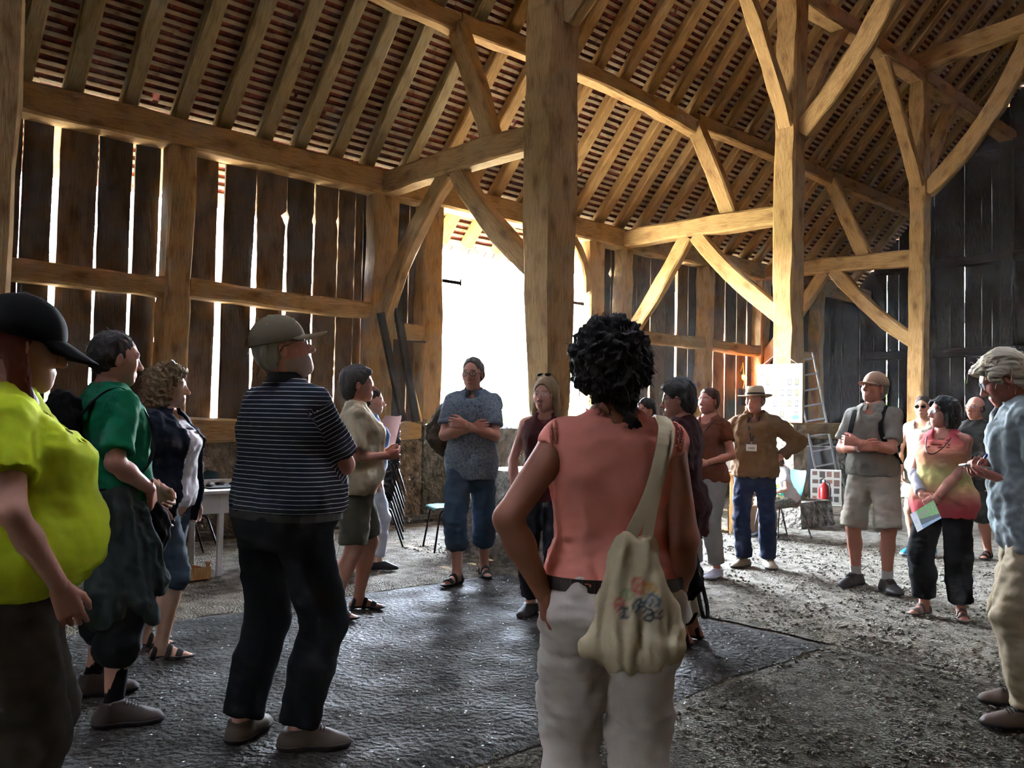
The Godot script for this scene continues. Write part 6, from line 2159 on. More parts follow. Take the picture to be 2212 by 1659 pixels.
func ribbon_into(st: SurfaceTool, pts: PackedVector3Array, side: Vector3, w: float, th := 0.003) -> void:
	# a flat strap along pts, w wide towards side
	for i in pts.size() - 1:
		var a := pts[i]
		var b := pts[i + 1]
		var d := (b - a).normalized()
		var s := (side - d * side.dot(d)).normalized() * w * 0.5
		var n := d.cross(s).normalized() * th
		st.set_smooth_group(1); quad(st, a - s + n, a + s + n, b + s + n, b - s + n)
		st.set_smooth_group(2); quad(st, a + s - n, a - s - n, b - s - n, b + s - n)
		st.set_smooth_group(3); quad(st, a + s + n, a + s - n, b + s - n, b + s + n)
		st.set_smooth_group(4); quad(st, a - s - n, a - s + n, b - s + n, b - s - n)

func ribbon(pts: PackedVector3Array, side: Vector3, w: float, th := 0.003) -> ArrayMesh:
	var st := new_st()
	ribbon_into(st, pts, side, w, th)
	return finish(st)

func carried(person: Node3D, called: String, label: String, category: String) -> Node3D:
	var o := thing(called, label, category)
	o.transform = person.transform
	return o

func around(r: Dictionary, sp: Dictionary, y: float, grow: float, n := 40) -> PackedVector3Array:
	# a loop round the torso at a height (unscaled measure), in the figure's scaled axes
	var secs := torso_sections(sp)
	var j := 0
	while j < secs.size() - 2 and y > secs[j + 1][0]: j += 1
	var t: float = (y - secs[j][0]) / (secs[j + 1][0] - secs[j][0])
	var w: float = lerpf(secs[j][1], secs[j + 1][1], t) + grow
	var f: float = lerpf(secs[j][2], secs[j + 1][2], t) + grow
	var b: float = lerpf(secs[j][3], secs[j + 1][3], t) + grow
	var out := PackedVector3Array()
	for i in n + 1:
		var a := TAU * i / n
		var c := cos(a)
		var s := sin(a)
		var k := 1.0 / pow(pow(absf(c), 2.4) + pow(absf(s), 2.4), 1.0 / 2.4)
		out.append((r.torso * Vector3(s * k * w, y, c * k * (f if c > 0.0 else b))) * (sp.h / 1.75))
	return out

func backpack(person: Node3D, sp: Dictionary, r: Dictionary, label: String, mat: Material, at: Vector3, size: Vector3, tilt: Vector3, straps: Array, sd: int) -> Node3D:
	var s: float = sp.h / 1.75
	var o := carried(person, "backpack", label, "backpack")
	var B := Basis.from_euler(tilt)
	var F := Field.new(at - size * 1.1 - Vector3.ONE * 0.06, at + size * 1.1 + Vector3.ONE * 0.06, 0.009)
	F.ball(at + B * Vector3(0, -size.y * 0.2, 0), Vector3(size.x, size.y * 0.75, size.z), 0.04, B)
	F.ball(at + B * Vector3(0, size.y * 0.3, 0.01), Vector3(size.x * 0.82, size.y * 0.68, size.z * 0.8), 0.04, B)
	var m := F.nets()
	Field.ruffle(m, sd, 0.022, Vector3(7, 7, 7))
	Field.ruffle(m, sd + 1, 0.009, Vector3(18, 18, 18))
	part("bag", net_mesh(m, s), mat, o)
	var P := Field.new(at - size * 1.1 - Vector3.ONE * 0.09, at + size * 1.1 + Vector3.ONE * 0.09, 0.009)
	P.ball(at + B * Vector3(0, -size.y * 0.32, -size.z * 0.62), Vector3(size.x * 0.72, size.y * 0.42, size.z * 0.52), 0.02, B)
	var pm := P.nets()
	Field.ruffle(pm, sd + 2, 0.012, Vector3(12, 12, 12))
	part("front_pocket", net_mesh(pm, s), mat, o)
	for st in straps:
		var pts := PackedVector3Array()
		for p: Vector3 in st: pts.append(p * s)
		var c := Curve3D.new()
		for i in pts.size():
			var t := (pts[mini(i + 1, pts.size() - 1)] - pts[maxi(i - 1, 0)]) * 0.22
			c.add_point(pts[i], -t, t)
		c.bake_interval = 0.02
		part("strap", ribbon(c.get_baked_points(), Vector3(1, 0.1, 0.2), 0.045, 0.004), mat, o)
	return o

func accessories(nodes: Array) -> void:
	var sp := figure_specs
	var fo := figure_out
	# hat of the guide
	var T: Transform3D = fo[11].head
	var k: float = sp[11].h / 1.75
	var st := new_st()
	var hx := Transform3D(T.basis * Basis.from_euler(Vector3(-0.06, 0, 0.05)), T.origin)
	var rings := []
	for q in [[0.163, 0.046], [0.166, 0.050], [0.120, 0.055], [0.098, 0.054], [0.094, 0.062], [0.090, 0.100], [0.083, 0.130], [0.070, 0.146], [0.050, 0.150], [0.030, 0.142], [0.0, 0.136]]:
		var ring := PackedVector3Array()
		for i in 32:
			var a := TAU * i / 32
			var rr: float = q[0]
			var y: float = q[1]
			if rr > 0.1: y += (absf(sin(a)) - 0.6) * 0.018 * (rr - 0.098) / 0.05
			if y > 0.14: y += -0.012 * exp(-pow(sin(a) * rr / 0.022, 2.0))
			ring.append((hx * Vector3(sin(a) * rr * 0.98, y, cos(a) * rr * 1.14 - 0.012)) * k)
		rings.append(ring)
	st.set_smooth_group(1)
	for i in rings.size() - 1:
		for j in 32:
			var j2 := (j + 1) % 32
			quad(st, rings[i][j], rings[i][j2], rings[i + 1][j2], rings[i + 1][j])
	# underside of the brim
	st.set_smooth_group(2)
	for j in 32:
		var j2 := (j + 1) % 32
		var a: Vector3 = rings[3][j]
		var b: Vector3 = rings[3][j2]
		var dn := (hx.basis * Vector3(0, -0.008, 0)) * k
		quad(st, a + dn, b + dn, rings[0][j2], rings[0][j])
	var hm := cloth(Color(0.72, 0.65, 0.52), null, 40.0)
	hm.cull_mode = BaseMaterial3D.CULL_DISABLED
	var hat := part("hat", finish(st), hm, nodes[11])
	st = new_st()
	st.set_smooth_group(1)
	for j in 32:
		var a0 := TAU * j / 32
		var a1 := TAU * (j + 1) / 32
		var q := []
		for e in [[a0, 0.060], [a1, 0.060], [a1, 0.078], [a0, 0.078]]:
			q.append((hx * Vector3(sin(e[0]) * 0.0955 * 0.98, e[1], cos(e[0]) * 0.0955 * 1.14 - 0.012)) * k)
		quad(st, q[0], q[1], q[2], q[3])
	part("hat_band", finish(st), plain(Color(0.10, 0.08, 0.06), 0.8), hat)
	# lanyard with a name badge
	var zf := 0.155
	part("lanyard", ribbon(PackedVector3Array([Vector3(-0.055, 1.50, 0.03) * k, Vector3(-0.05, 1.42, 0.125) * k, Vector3(-0.005, 1.22, zf + 0.01) * k, Vector3(0.05, 1.42, 0.125) * k, Vector3(0.055, 1.50, 0.03) * k]), Vector3(1, 0, 0), 0.012, 0.0015), plain(Color(0.06, 0.05, 0.06), 0.8), nodes[11])
	var bd := part("name_badge", box_mesh(Vector3(0.10, 0.065, 0.004), 0.002), M.paper, nodes[11], Transform3D(Basis.from_euler(Vector3(-0.08, 0, 0)), Vector3(-0.005, 1.165, zf + 0.016) * k))
	part("badge_clip", box_mesh(Vector3(0.014, 0.03, 0.006), 0.002), M.steel, bd, Transform3D(Basis.IDENTITY, Vector3(0, 0.044, 0.002)))
	part("badge_print", box_mesh(Vector3(0.06, 0.018, 0.002), 0.0), plain(Color(0.72, 0.66, 0.50), 0.8), bd, Transform3D(Basis.IDENTITY, Vector3(0, -0.004, 0.002)))
	# cloth tote bag on the pink-topped woman's shoulder
	k = sp[8].h / 1.75
	var tote := carried(nodes[8], "tote_bag", "cream cotton tote bag with a faded flower print hanging from the pink-topped person's shoulder", "tote bag")
	var F := Field.new(Vector3(-0.32, 0.60, -0.36), Vector3(0.22, 1.26, -0.02), 0.008)
	var knot := Vector3(-0.055, 1.17, -0.175)
	for e in [[Vector3(0.075, 0.845, -0.205), 0.030], [Vector3(0.02, 0.825, -0.215), 0.040], [Vector3(-0.04, 0.82, -0.22), 0.045], [Vector3(-0.10, 0.83, -0.215), 0.040], [Vector3(-0.15, 0.855, -0.20), 0.030]]:
		F.cone(knot + Vector3((e[0].x + 0.055) * 0.28, -0.05, 0.0), e[0], 0.016, e[1], 0.035)
	F.cone(Vector3(0.07, 0.84, -0.20), Vector3(-0.145, 0.845, -0.20), 0.026, 0.026, 0.04)
	F.cone(Vector3(-0.005, 1.15, -0.17), Vector3(0.06, 0.90, -0.20), 0.010, 0.020, 0.03)
	var m := F.nets()
	Field.ruffle(m, 71, 0.020, Vector3(19, 1.6, 19))
	Field.ruffle(m, 72, 0.005, Vector3(30, 14, 30))
	var tc := PackedColorArray()
	var cream := Color(0.80, 0.74, 0.60).srgb_to_linear()
	var prints := [[-0.045, 1.015, 0.024, Color(0.80, 0.50, 0.42)], [-0.012, 0.990, 0.02, Color(0.62, 0.66, 0.5)], [0.008, 0.965, 0.02, Color(0.8, 0.48, 0.42)], [-0.075, 1.005, 0.02, Color(0.82, 0.62, 0.35)], [-0.085, 0.975, 0.022, Color(0.36, 0.42, 0.46)], [-0.045, 0.960, 0.022, Color(0.30, 0.36, 0.38)], [-0.005, 0.945, 0.018, Color(0.34, 0.38, 0.40)], [-0.07, 0.940, 0.02, Color(0.25, 0.29, 0.33)], [-0.10, 0.942, 0.016, Color(0.42, 0.36, 0.4)]]
	for p: Vector3 in m[0]:
		var c := cream
		if p.z < -0.2:
			for e in prints:
				var d := Vector2(p.x - e[0], p.y - e[1]).length() / float(e[2])
				if d < 1.0: c = (e[3] as Color).srgb_to_linear() if d < 0.32 or (d > 0.55 and d < 0.9) else cream.lerp((e[3] as Color).srgb_to_linear(), 0.35)
		tc.append(c)
	var tm := cloth(Color.WHITE, null, 40.0)
	tm.vertex_color_use_as_albedo = true
	part("bag", net_mesh(m, k, tc), tm, tote)
	var strap_m := cloth(Color(0.80, 0.74, 0.60), null, 40.0)
	for e in [[PackedVector3Array([knot + Vector3(0.03, -0.03, 0.0), Vector3(-0.085, 1.27, -0.165), Vector3(-0.125, 1.42, -0.135), Vector3(-0.135, 1.475, -0.06), Vector3(-0.135, 1.468, 0.02), Vector3(-0.135, 1.36, 0.10)]), 0.034], [PackedVector3Array([knot + Vector3(-0.02, -0.03, 0.005), Vector3(-0.10, 1.27, -0.16), Vector3(-0.14, 1.41, -0.13), Vector3(-0.148, 1.468, -0.06), Vector3(-0.148, 1.46, 0.02), Vector3(-0.148, 1.36, 0.10)]), 0.030]]:
		var c := Curve3D.new()
		var pts: PackedVector3Array = e[0]
		for i in pts.size():
			var t := (pts[mini(i + 1, pts.size() - 1)] - pts[maxi(i - 1, 0)]) * 0.2
			c.add_point(pts[i] * k, -t * k, t * k)
		c.bake_interval = 0.02
		part("strap", ribbon(c.get_baked_points(), Vector3(1, 0.15, 0), e[1], 0.003), strap_m, tote)
	# belts
	for b in [[8, 0.995, 0.016, Color(0.16, 0.09, 0.06)], [3, 0.945, 0.014, Color(0.03, 0.028, 0.025)]]:
		var i: int = b[0]
		var lp := around(fo[i], sp[i], b[1], b[2])
		part("belt", ribbon(lp, Vector3.UP, 0.036, 0.003), plain(b[3], 0.5), nodes[i])
	# lace shoulders of the pink top: rows of small loops
	st = new_st()
	for sg in [-1.0, 1.0]:
		for i in 16:
			var a := lerpf(-0.5, 2.4, i / 15.0)
			var c := Vector3(sg * (0.166 + 0.016 * sin(a)), 1.405 + 0.052 * cos(a - 0.9), -0.012 - 0.062 * sin(a - 0.6))
			for j in 2:
				var ring := PackedVector3Array()
				for q in 7:
					var an := TAU * q / 7
					ring.append((c + Vector3(sg * 0.012 * j, -0.010 * j, 0.0) + Vector3(cos(an) * 0.4 * sg, sin(an), -cos(an) * 0.7) * 0.011) * k)
				tube_into(st, ring, 0.0022, 4, true)
	part("lace", finish(st), cloth(Color(0.92, 0.62, 0.54), null, 40.0), nodes[8])
	# packs
	var dark := cloth(Color(0.035, 0.035, 0.04), null, 40.0)
	backpack(nodes[1], sp[1], fo[1], "black backpack worn on the green T-shirt's back", dark, Vector3(0, 1.22, -0.24), Vector3(0.16, 0.26, 0.11), Vector3(0.08, 0, 0), [[Vector3(-0.10, 1.36, -0.16), Vector3(-0.115, 1.475, -0.05), Vector3(-0.12, 1.44, 0.06), Vector3(-0.14, 1.25, 0.15), Vector3(-0.19, 1.08, 0.06), Vector3(-0.17, 1.02, -0.12)], [Vector3(0.10, 1.36, -0.16), Vector3(0.115, 1.475, -0.05), Vector3(0.12, 1.44, 0.06), Vector3(0.14, 1.25, 0.15), Vector3(0.19, 1.08, 0.06), Vector3(0.17, 1.02, -0.12)]], 61)
	backpack(nodes[6], sp[6], fo[6], "brown backpack slung behind the paisley shirt's shoulder", cloth(Color(0.25, 0.20, 0.14), null, 40.0), Vector3(-0.24, 1.20, -0.17), Vector3(0.15, 0.24, 0.12), Vector3(0.05, 0.5, -0.16), [[Vector3(-0.15, 1.36, -0.12), Vector3(-0.135, 1.47, -0.05), Vector3(-0.14, 1.44, 0.05), Vector3(-0.185, 1.26, 0.09), Vector3(-0.22, 1.08, 0.0), Vector3(-0.24, 1.02, -0.10)]], 62)
	backpack(nodes[13], sp[13], fo[13], "dark backpack on the pale-capped person's back, its straps over both shoulders", dark, Vector3(0, 1.22, -0.21), Vector3(0.13, 0.22, 0.08), Vector3(0.05, 0, 0), [[Vector3(-0.09, 1.36, -0.14), Vector3(-0.11, 1.478, -0.04), Vector3(-0.115, 1.44, 0.075), Vector3(-0.13, 1.26, 0.142), Vector3(-0.195, 1.10, 0.05), Vector3(-0.17, 1.02, -0.12)], [Vector3(0.09, 1.36, -0.14), Vector3(0.11, 1.478, -0.04), Vector3(0.115, 1.44, 0.075), Vector3(0.13, 1.26, 0.142), Vector3(0.195, 1.10, 0.05), Vector3(0.17, 1.02, -0.12)]], 63)
	# small black backpack held in the hand
	var hl: Transform3D = fo[9].handL
	var g := hl * Vector3(0, 0.09, 0.02)
	var hp := backpack(nodes[9], sp[9], fo[9], "small black backpack hanging from the maroon-shirted person's hand", dark, g + Vector3(0.01, -0.26, -0.02), Vector3(0.13, 0.21, 0.075), Vector3(0, 1.2, 0.05), [[g + Vector3(0, -0.05, 0.0), g + Vector3(0.01, 0.012, 0.012), g + Vector3(0.02, -0.05, -0.03)], [g + Vector3(0.02, -0.36, -0.10), g + Vector3(0.02, -0.50, -0.13), g + Vector3(0.03, -0.55, -0.15), g + Vector3(0.03, -0.50, -0.17), g + Vector3(0.02, -0.33, -0.13)], [g + Vector3(0.02, -0.40, 0.06), g + Vector3(0.02, -0.54, 0.05), g + Vector3(0.03, -0.60, -0.04), g + Vector3(0.03, -0.52, -0.10)]], 64)
	hp.set_meta("category", "backpack")
	# watch and wristbands
	for w in [[9, "L", Color(0.04, 0.03, 0.03)], [17, "L", Color(0.55, 0.55, 0.53)], [13, "R", Color(0.85, 0.84, 0.82)]]:
		var i: int = w[0]
		var ks: float = sp[i].h / 1.75
		var hx2: Transform3D = fo[i]["hand" + w[1]]
		var loop := PackedVector3Array()
		for q in 15:
			var an := TAU * q / 14
			loop.append((hx2 * Vector3(cos(an) * 0.034, -0.032, sin(an) * 0.027)) * ks)
		var wb := part("wristband" if i == 13 else "wristwatch", ribbon(loop, hx2.basis.y, 0.016, 0.002), plain(w[2], 0.4, 0.3), nodes[i])
		if i == 17:
			part("watch_face", lathe_mesh(PackedVector2Array([Vector2(0.019, 0), Vector2(0.021, 0.004), Vector2(0.019, 0.008), Vector2(0, 0.008)]), 18), M.white, wb, Transform3D(Basis(hx2.basis.x.normalized(), -hx2.basis.z.normalized(), hx2.basis.y.normalized()), (hx2 * Vector3(0, -0.032, -0.028)) * ks))
	# dark jacket tied at the waist of the man in green, and the hat in his hand
	k = sp[1].h / 1.75
	var jk := carried(nodes[1], "jacket", "dark grey-green jacket hanging at the green T-shirt wearer's hip", "jacket")
	F = Field.new(Vector3(-0.42, 0.36, -0.28), Vector3(0.06, 1.06, 0.36), 0.010)
	F.cone(Vector3(-0.20, 0.99, -0.02), Vector3(-0.25, 0.52, 0.04), 0.05, 0.075, 0.04)
	F.cone(Vector3(-0.19, 0.99, 0.04), Vector3(-0.24, 0.60, 0.15), 0.045, 0.06, 0.04)
	F.cone(Vector3(-0.20, 0.98, -0.08), Vector3(-0.25, 0.50, -0.09), 0.045, 0.07, 0.04)
	F.cone(Vector3(-0.21, 0.96, -0.02), Vector3(-0.27, 0.46, 0.11), 0.04, 0.045, 0.03)
	m = F.nets()
	Field.ruffle(m, 81, 0.030, Vector3(12, 2.5, 12))
	Field.ruffle(m, 82, 0.010, Vector3(20, 14, 20))
	part("cloth", net_mesh(m, k), cloth(Color(0.19, 0.225, 0.22), null, 40.0), jk)
	var bh := carried(nodes[1], "hat", "black cloth hat held in the green T-shirt wearer's hand", "hat")
	var hr: Vector3 = fo[1].handR * Vector3(0, 0.10, 0.02)
	F = Field.new(hr - Vector3(0.16, 0.32, 0.16), hr + Vector3(0.16, 0.08, 0.16), 0.008)
	F.ball(hr + Vector3(0.0, -0.10, 0.02), Vector3(0.05, 0.12, 0.085), 0.03)
	F.cone(hr, hr + Vector3(0, -0.2, 0.04), 0.03, 0.04, 0.03)
	m = F.nets()
	Field.ruffle(m, 83, 0.016, Vector3(12, 8, 12))
	part("cloth", net_mesh(m, k), dark, bh)
	# shoulder strap and small bag on the brown top
	k = sp[10].h / 1.75
	var sb := carried(nodes[10], "shoulder_bag", "dark shoulder bag worn across the brown top on a long strap", "bag")
	part("strap", ribbon(PackedVector3Array([Vector3(0.11, 1.47, -0.06) * k, Vector3(0.105, 1.475, 0.0) * k, Vector3(0.075, 1.40, 0.105) * k, Vector3(0.0, 1.26, 0.19) * k, Vector3(-0.10, 1.10, 0.165) * k, Vector3(-0.18, 0.96, 0.09) * k]), Vector3(0.7, 0.5, 0.2), 0.03, 0.003), dark, sb)
	F = Field.new(Vector3(-0.34, 0.72, -0.06), Vector3(-0.08, 1.08, 0.24), 0.009)
	F.ball(Vector3(-0.21, 0.92, 0.08), Vector3(0.045, 0.10, 0.11), 0.02)
	part("bag", net_mesh(F.nets(), k), dark, sb)
	# leaflet, white sleeve and beads of the red-topped woman
	k = sp[15].h / 1.75
	var hd: Transform3D = fo[15].handL
	var leaf := carried(nodes[15], "leaflet", "green printed leaflet held against the black trousers", "leaflet")
	var li := Image.create(210, 148, false, Image.FORMAT_RGB8)
	li.fill(Color(0.80, 0.81, 0.82))
	li.fill_rect(Rect2i(52, 0, 158, 148), Color(0.22, 0.40, 0.08))
	for x in 158:
		for y in 148:
			var v := 0.5 + 0.5 * sin(x * 0.21 + 3.0 * sin(y * 0.13)) * sin(y * 0.3 + x * 0.05)
			var c := Color(0.20, 0.42, 0.08).lerp(Color(0.36, 0.55, 0.16), v)
			if y > 70 + x * 0.25: c = Color(0.05, 0.12, 0.12).lerp(Color(0.12, 0.24, 0.20), v)
			if y > 118 + x * 0.1: c = Color(0.42, 0.55, 0.66)
			if x < 90 and y > 30 and y < 62: c = c.lerp(Color(0.42, 0.40, 0.34), 0.6)
			li.set_pixel(52 + x, y, c)
	for y in 5: li.fill_rect(Rect2i(14, 60 + y * 7, 22 - (y % 3) * 4, 2), Color(0.5, 0.55, 0.62))
	var lm := plain(Color.WHITE, 0.35)
	lm.albedo_texture = ImageTexture.create_from_image(li)
	st = new_st()
	for f in [1.0, -1.0]:
		for v in ([[-1, -1, 0, 1], [1, 1, 1, 0], [1, -1, 1, 1], [-1, -1, 0, 1], [-1, 1, 0, 0], [1, 1, 1, 0]] if f > 0 else [[-1, -1, 0, 1], [1, -1, 1, 1], [1, 1, 1, 0], [-1, -1, 0, 1], [1, 1, 1, 0], [-1, 1, 0, 0]]):
			st.set_uv(Vector2(v[2], v[3]))
			st.set_normal(Vector3(0, 0, f))
			st.add_vertex(Vector3(v[0] * 0.105, v[1] * 0.074, f * 0.001))
	part("pages", st.commit(), lm, leaf, Transform3D(Basis.from_euler(Vector3(-0.25, -0.25, 0.62)), (hd * Vector3(0, 0.10, 0.0)) * k + Vector3(0.03, -0.075, 0.045)))
	var j: Array = fo[15].joints
	var ea: Vector3 = j[1]["R"]
	var wa: Vector3 = j[2]["R"]
	F = Field.new(ea.min(wa) - Vector3.ONE * 0.09, ea.max(wa) + Vector3.ONE * 0.09, 0.008)
	F.cone(ea.lerp(wa, 0.02), ea.lerp(wa, 0.86), 0.052, 0.043, 0.01, Vector3.ZERO, 0.0, false, true)
	m = F.nets()
	Field.ruffle(m, 85, 0.008, Vector3(14, 14, 14))
	part("white_sleeve", net_mesh(m, k), cloth(Color(0.78, 0.77, 0.82), null, 40.0), nodes[15])
	var beads := PackedVector3Array()
	var sec := torso_sections(sp[15])
	for i in 25:
		var a := lerpf(-1.25, 1.25, i / 24.0)
		var by := 1.47 - 0.17 * pow(cos(a), 1.3)
		var q := 0
		while q < sec.size() - 2 and by > sec[q + 1][0]: q += 1
		var tt: float = (by - sec[q][0]) / (sec[q + 1][0] - sec[q][0])
		var bw: float = lerpf(sec[q][1], sec[q + 1][1], tt)
		var bf: float = lerpf(sec[q][2], sec[q + 1][2], tt) + 0.024
		var bx := clampf(sin(a) * 0.10, -bw * 0.9, bw * 0.9)
		beads.append(Vector3(bx, by, bf * pow(1.0 - pow(absf(bx) / (bw + 0.024), 2.4), 1.0 / 2.4)) * k)
	part("necklace", tube_mesh(beads, 0.004, 6), plain(Color(0.18, 0.04, 0.05), 0.5), nodes[15])
	# pen and notepad of the writer
	k = sp[17].h / 1.75
	var hr2: Transform3D = fo[17].handR
	var hl2: Transform3D = fo[17].handL
	var pen := carried(nodes[17], "pen", "violet pen in the white-haired writer's hand", "pen")
	part("barrel", lathe_mesh(PackedVector2Array([Vector2(0.001, -0.075), Vector2(0.005, -0.06), Vector2(0.0055, 0.05), Vector2(0.0065, 0.055), Vector2(0.0065, 0.075), Vector2(0, 0.078)]), 10), plain(Color(0.16, 0.06, 0.48), 0.3), pen, Transform3D(Basis.from_euler(Vector3(-0.5, 0, -0.25)), (hr2 * Vector3(0.02, 0.085, 0.045)) * k + Vector3(0, 0.012, 0)))
	var pad := carried(nodes[17], "notepad", "small white notepad in the white-haired writer's palm", "notepad")
	part("pages", box_mesh(Vector3(0.10, 0.008, 0.15), 0.002), M.paper, pad, Transform3D(Basis.from_euler(Vector3(-0.15, 0.2, 0.1)), (hl2 * Vector3(-0.01, 0.10, 0.03)) * k + Vector3(-0.05, 0.004, 0.01)))
	# chest pocket of the linen shirt
	# white cap in the seated child's hands
	k = sp[12].h / 1.75
	var cp := carried(nodes[12], "cap", "crumpled white cap held in the seated person's hands", "cap")
	var hc: Vector3 = fo[12].handL * Vector3(0, 0.10, 0.02)
	F = Field.new(hc - Vector3(0.2, 0.16, 0.16), hc + Vector3(0.2, 0.16, 0.2), 0.010)
	F.ball(hc + Vector3(-0.02, -0.02, 0.04), Vector3(0.09, 0.05, 0.09), 0.02)
	F.cone(hc + Vector3(0.02, 0, 0.0), hc + Vector3(0.06, 0.06, 0.02), 0.03, 0.02, 0.03)
	m = F.nets()
	Field.ruffle(m, 88, 0.016, Vector3(10, 10, 10))
	part("cloth", net_mesh(m, k), cloth(Color(0.80, 0.80, 0.80), null, 40.0), cp)
	# printed motif on the seated child's T-shirt
	k = sp[12].h / 1.75
	var TT: Transform3D = fo[12].torso
	for e in [[Vector3(0.02, 1.12, 0.138), Vector3(0.12, 0.10, 0.006), Color(0.12, 0.62, 0.52)], [Vector3(0.03, 1.22, 0.140), Vector3(0.05, 0.05, 0.006), Color(0.90, 0.70, 0.12)], [Vector3(0.0, 1.03, 0.135), Vector3(0.13, 0.05, 0.006), Color(0.80, 0.76, 0.55)]]:
		part("shirt_print", box_mesh(e[1], 0.003), plain(e[2], 0.9), nodes[12], Transform3D(TT.basis, (TT * (e[0] as Vector3)) * k))
	var tx := TextMesh.new()
	tx.text = "S"
	tx.font_size = 12
	tx.pixel_size = 0.0075
	tx.depth = 0.004
	part("shirt_letter", tx, plain(Color(0.9, 0.92, 0.9), 0.9), nodes[12], Transform3D(TT.basis, (TT * Vector3(0.02, 1.12, 0.146)) * k))

# ---------- furniture and loose things ----------
func shell_profile() -> Array:
	# [height, depth forward, half width, dishing] from the seat's front lip round to the top of the back
	return [[0.425, 0.235, 0.20, 0.0], [0.445, 0.225, 0.205, 0.0], [0.450, 0.19, 0.21, 0.004], [0.442, 0.10, 0.215, 0.012], [0.435, 0.0, 0.215, 0.016], [0.440, -0.09, 0.215, 0.02], [0.462, -0.155, 0.212, 0.025], [0.51, -0.19, 0.205, 0.03], [0.58, -0.212, 0.20, 0.03], [0.66, -0.232, 0.20, 0.03], [0.74, -0.252, 0.195, 0.028], [0.795, -0.268, 0.175, 0.024], [0.815, -0.275, 0.145, 0.02]]

func chair_shell() -> ArrayMesh:
	var prof := shell_profile()
	var st := new_st()
	var nu := 10
	var g := [[], []]
	for i in prof.size():
		var p: Array = prof[i]
		var q: Array = prof[mini(i + 1, prof.size() - 1)]
		var o: Array = prof[maxi(i - 1, 0)]
		var tang := Vector2(q[1] - o[1], q[0] - o[0]).normalized()
		var nrm := Vector3(0, -tang.x, tang.y)   # up from the seat, forward from the back
		for l in 2:
			var row := PackedVector3Array()
			for k in nu + 1:
				var u := float(k) / nu * 2.0 - 1.0
				var v: Vector3 = Vector3(u * p[2], p[0], p[1]) + nrm * (p[3] * u * u * 1.6 - (0.006 if l else 0.0))
				row.append(v)
			g[l].append(row)
	for i in prof.size() - 1:
		for k in nu:
			st.set_smooth_group(1)
			quad(st, g[0][i][k], g[0][i][k + 1], g[0][i + 1][k + 1], g[0][i + 1][k])
			st.set_smooth_group(2)
			quad(st, g[1][i][k + 1], g[1][i][k], g[1][i + 1][k], g[1][i + 1][k + 1])
		st.set_smooth_group(3)
		quad(st, g[1][i][0], g[0][i][0], g[0][i + 1][0], g[1][i + 1][0])
		quad(st, g[0][i][nu], g[1][i][nu], g[1][i + 1][nu], g[0][i + 1][nu])
	for k in nu:
		quad(st, g[0][0][k + 1], g[0][0][k], g[1][0][k], g[1][0][k + 1])
		var e := prof.size() - 1
		quad(st, g[0][e][k], g[0][e][k + 1], g[1][e][k + 1], g[1][e][k])
	return finish(st)

func make_chair(label: String, shell: Material, metal: Material, group := "") -> Node3D:
	var o := thing("plastic_chair", label, "chair", Vector3.ZERO, 0.0, group)
	var s := part("seat_shell", mesh_cache.shell, shell, o)
	s.name = "seat_shell"
	for sx in [-1.0, 1.0]:
		part("leg", tube_mesh(PackedVector3Array([Vector3(sx * 0.165, 0.425, 0.10), Vector3(sx * 0.185, 0.418, 0.15), Vector3(sx * 0.20, 0.39, 0.175), Vector3(sx * 0.235, 0.0, 0.235)]), 0.0105, 8), metal, o)
		part("leg", tube_mesh(PackedVector3Array([Vector3(sx * 0.165, 0.425, 0.05), Vector3(sx * 0.185, 0.418, -0.10), Vector3(sx * 0.20, 0.39, -0.135), Vector3(sx * 0.235, 0.0, -0.27)]), 0.0105, 8), metal, o)
	part("seat_rail", tube_mesh(PackedVector3Array([Vector3(-0.17, 0.424, 0.07), Vector3(0.17, 0.424, 0.07)]), 0.009, 8), metal, o)
	return o

func facing(turn: float) -> float:
	return deg_to_rad(FACING_CAMERA + turn)

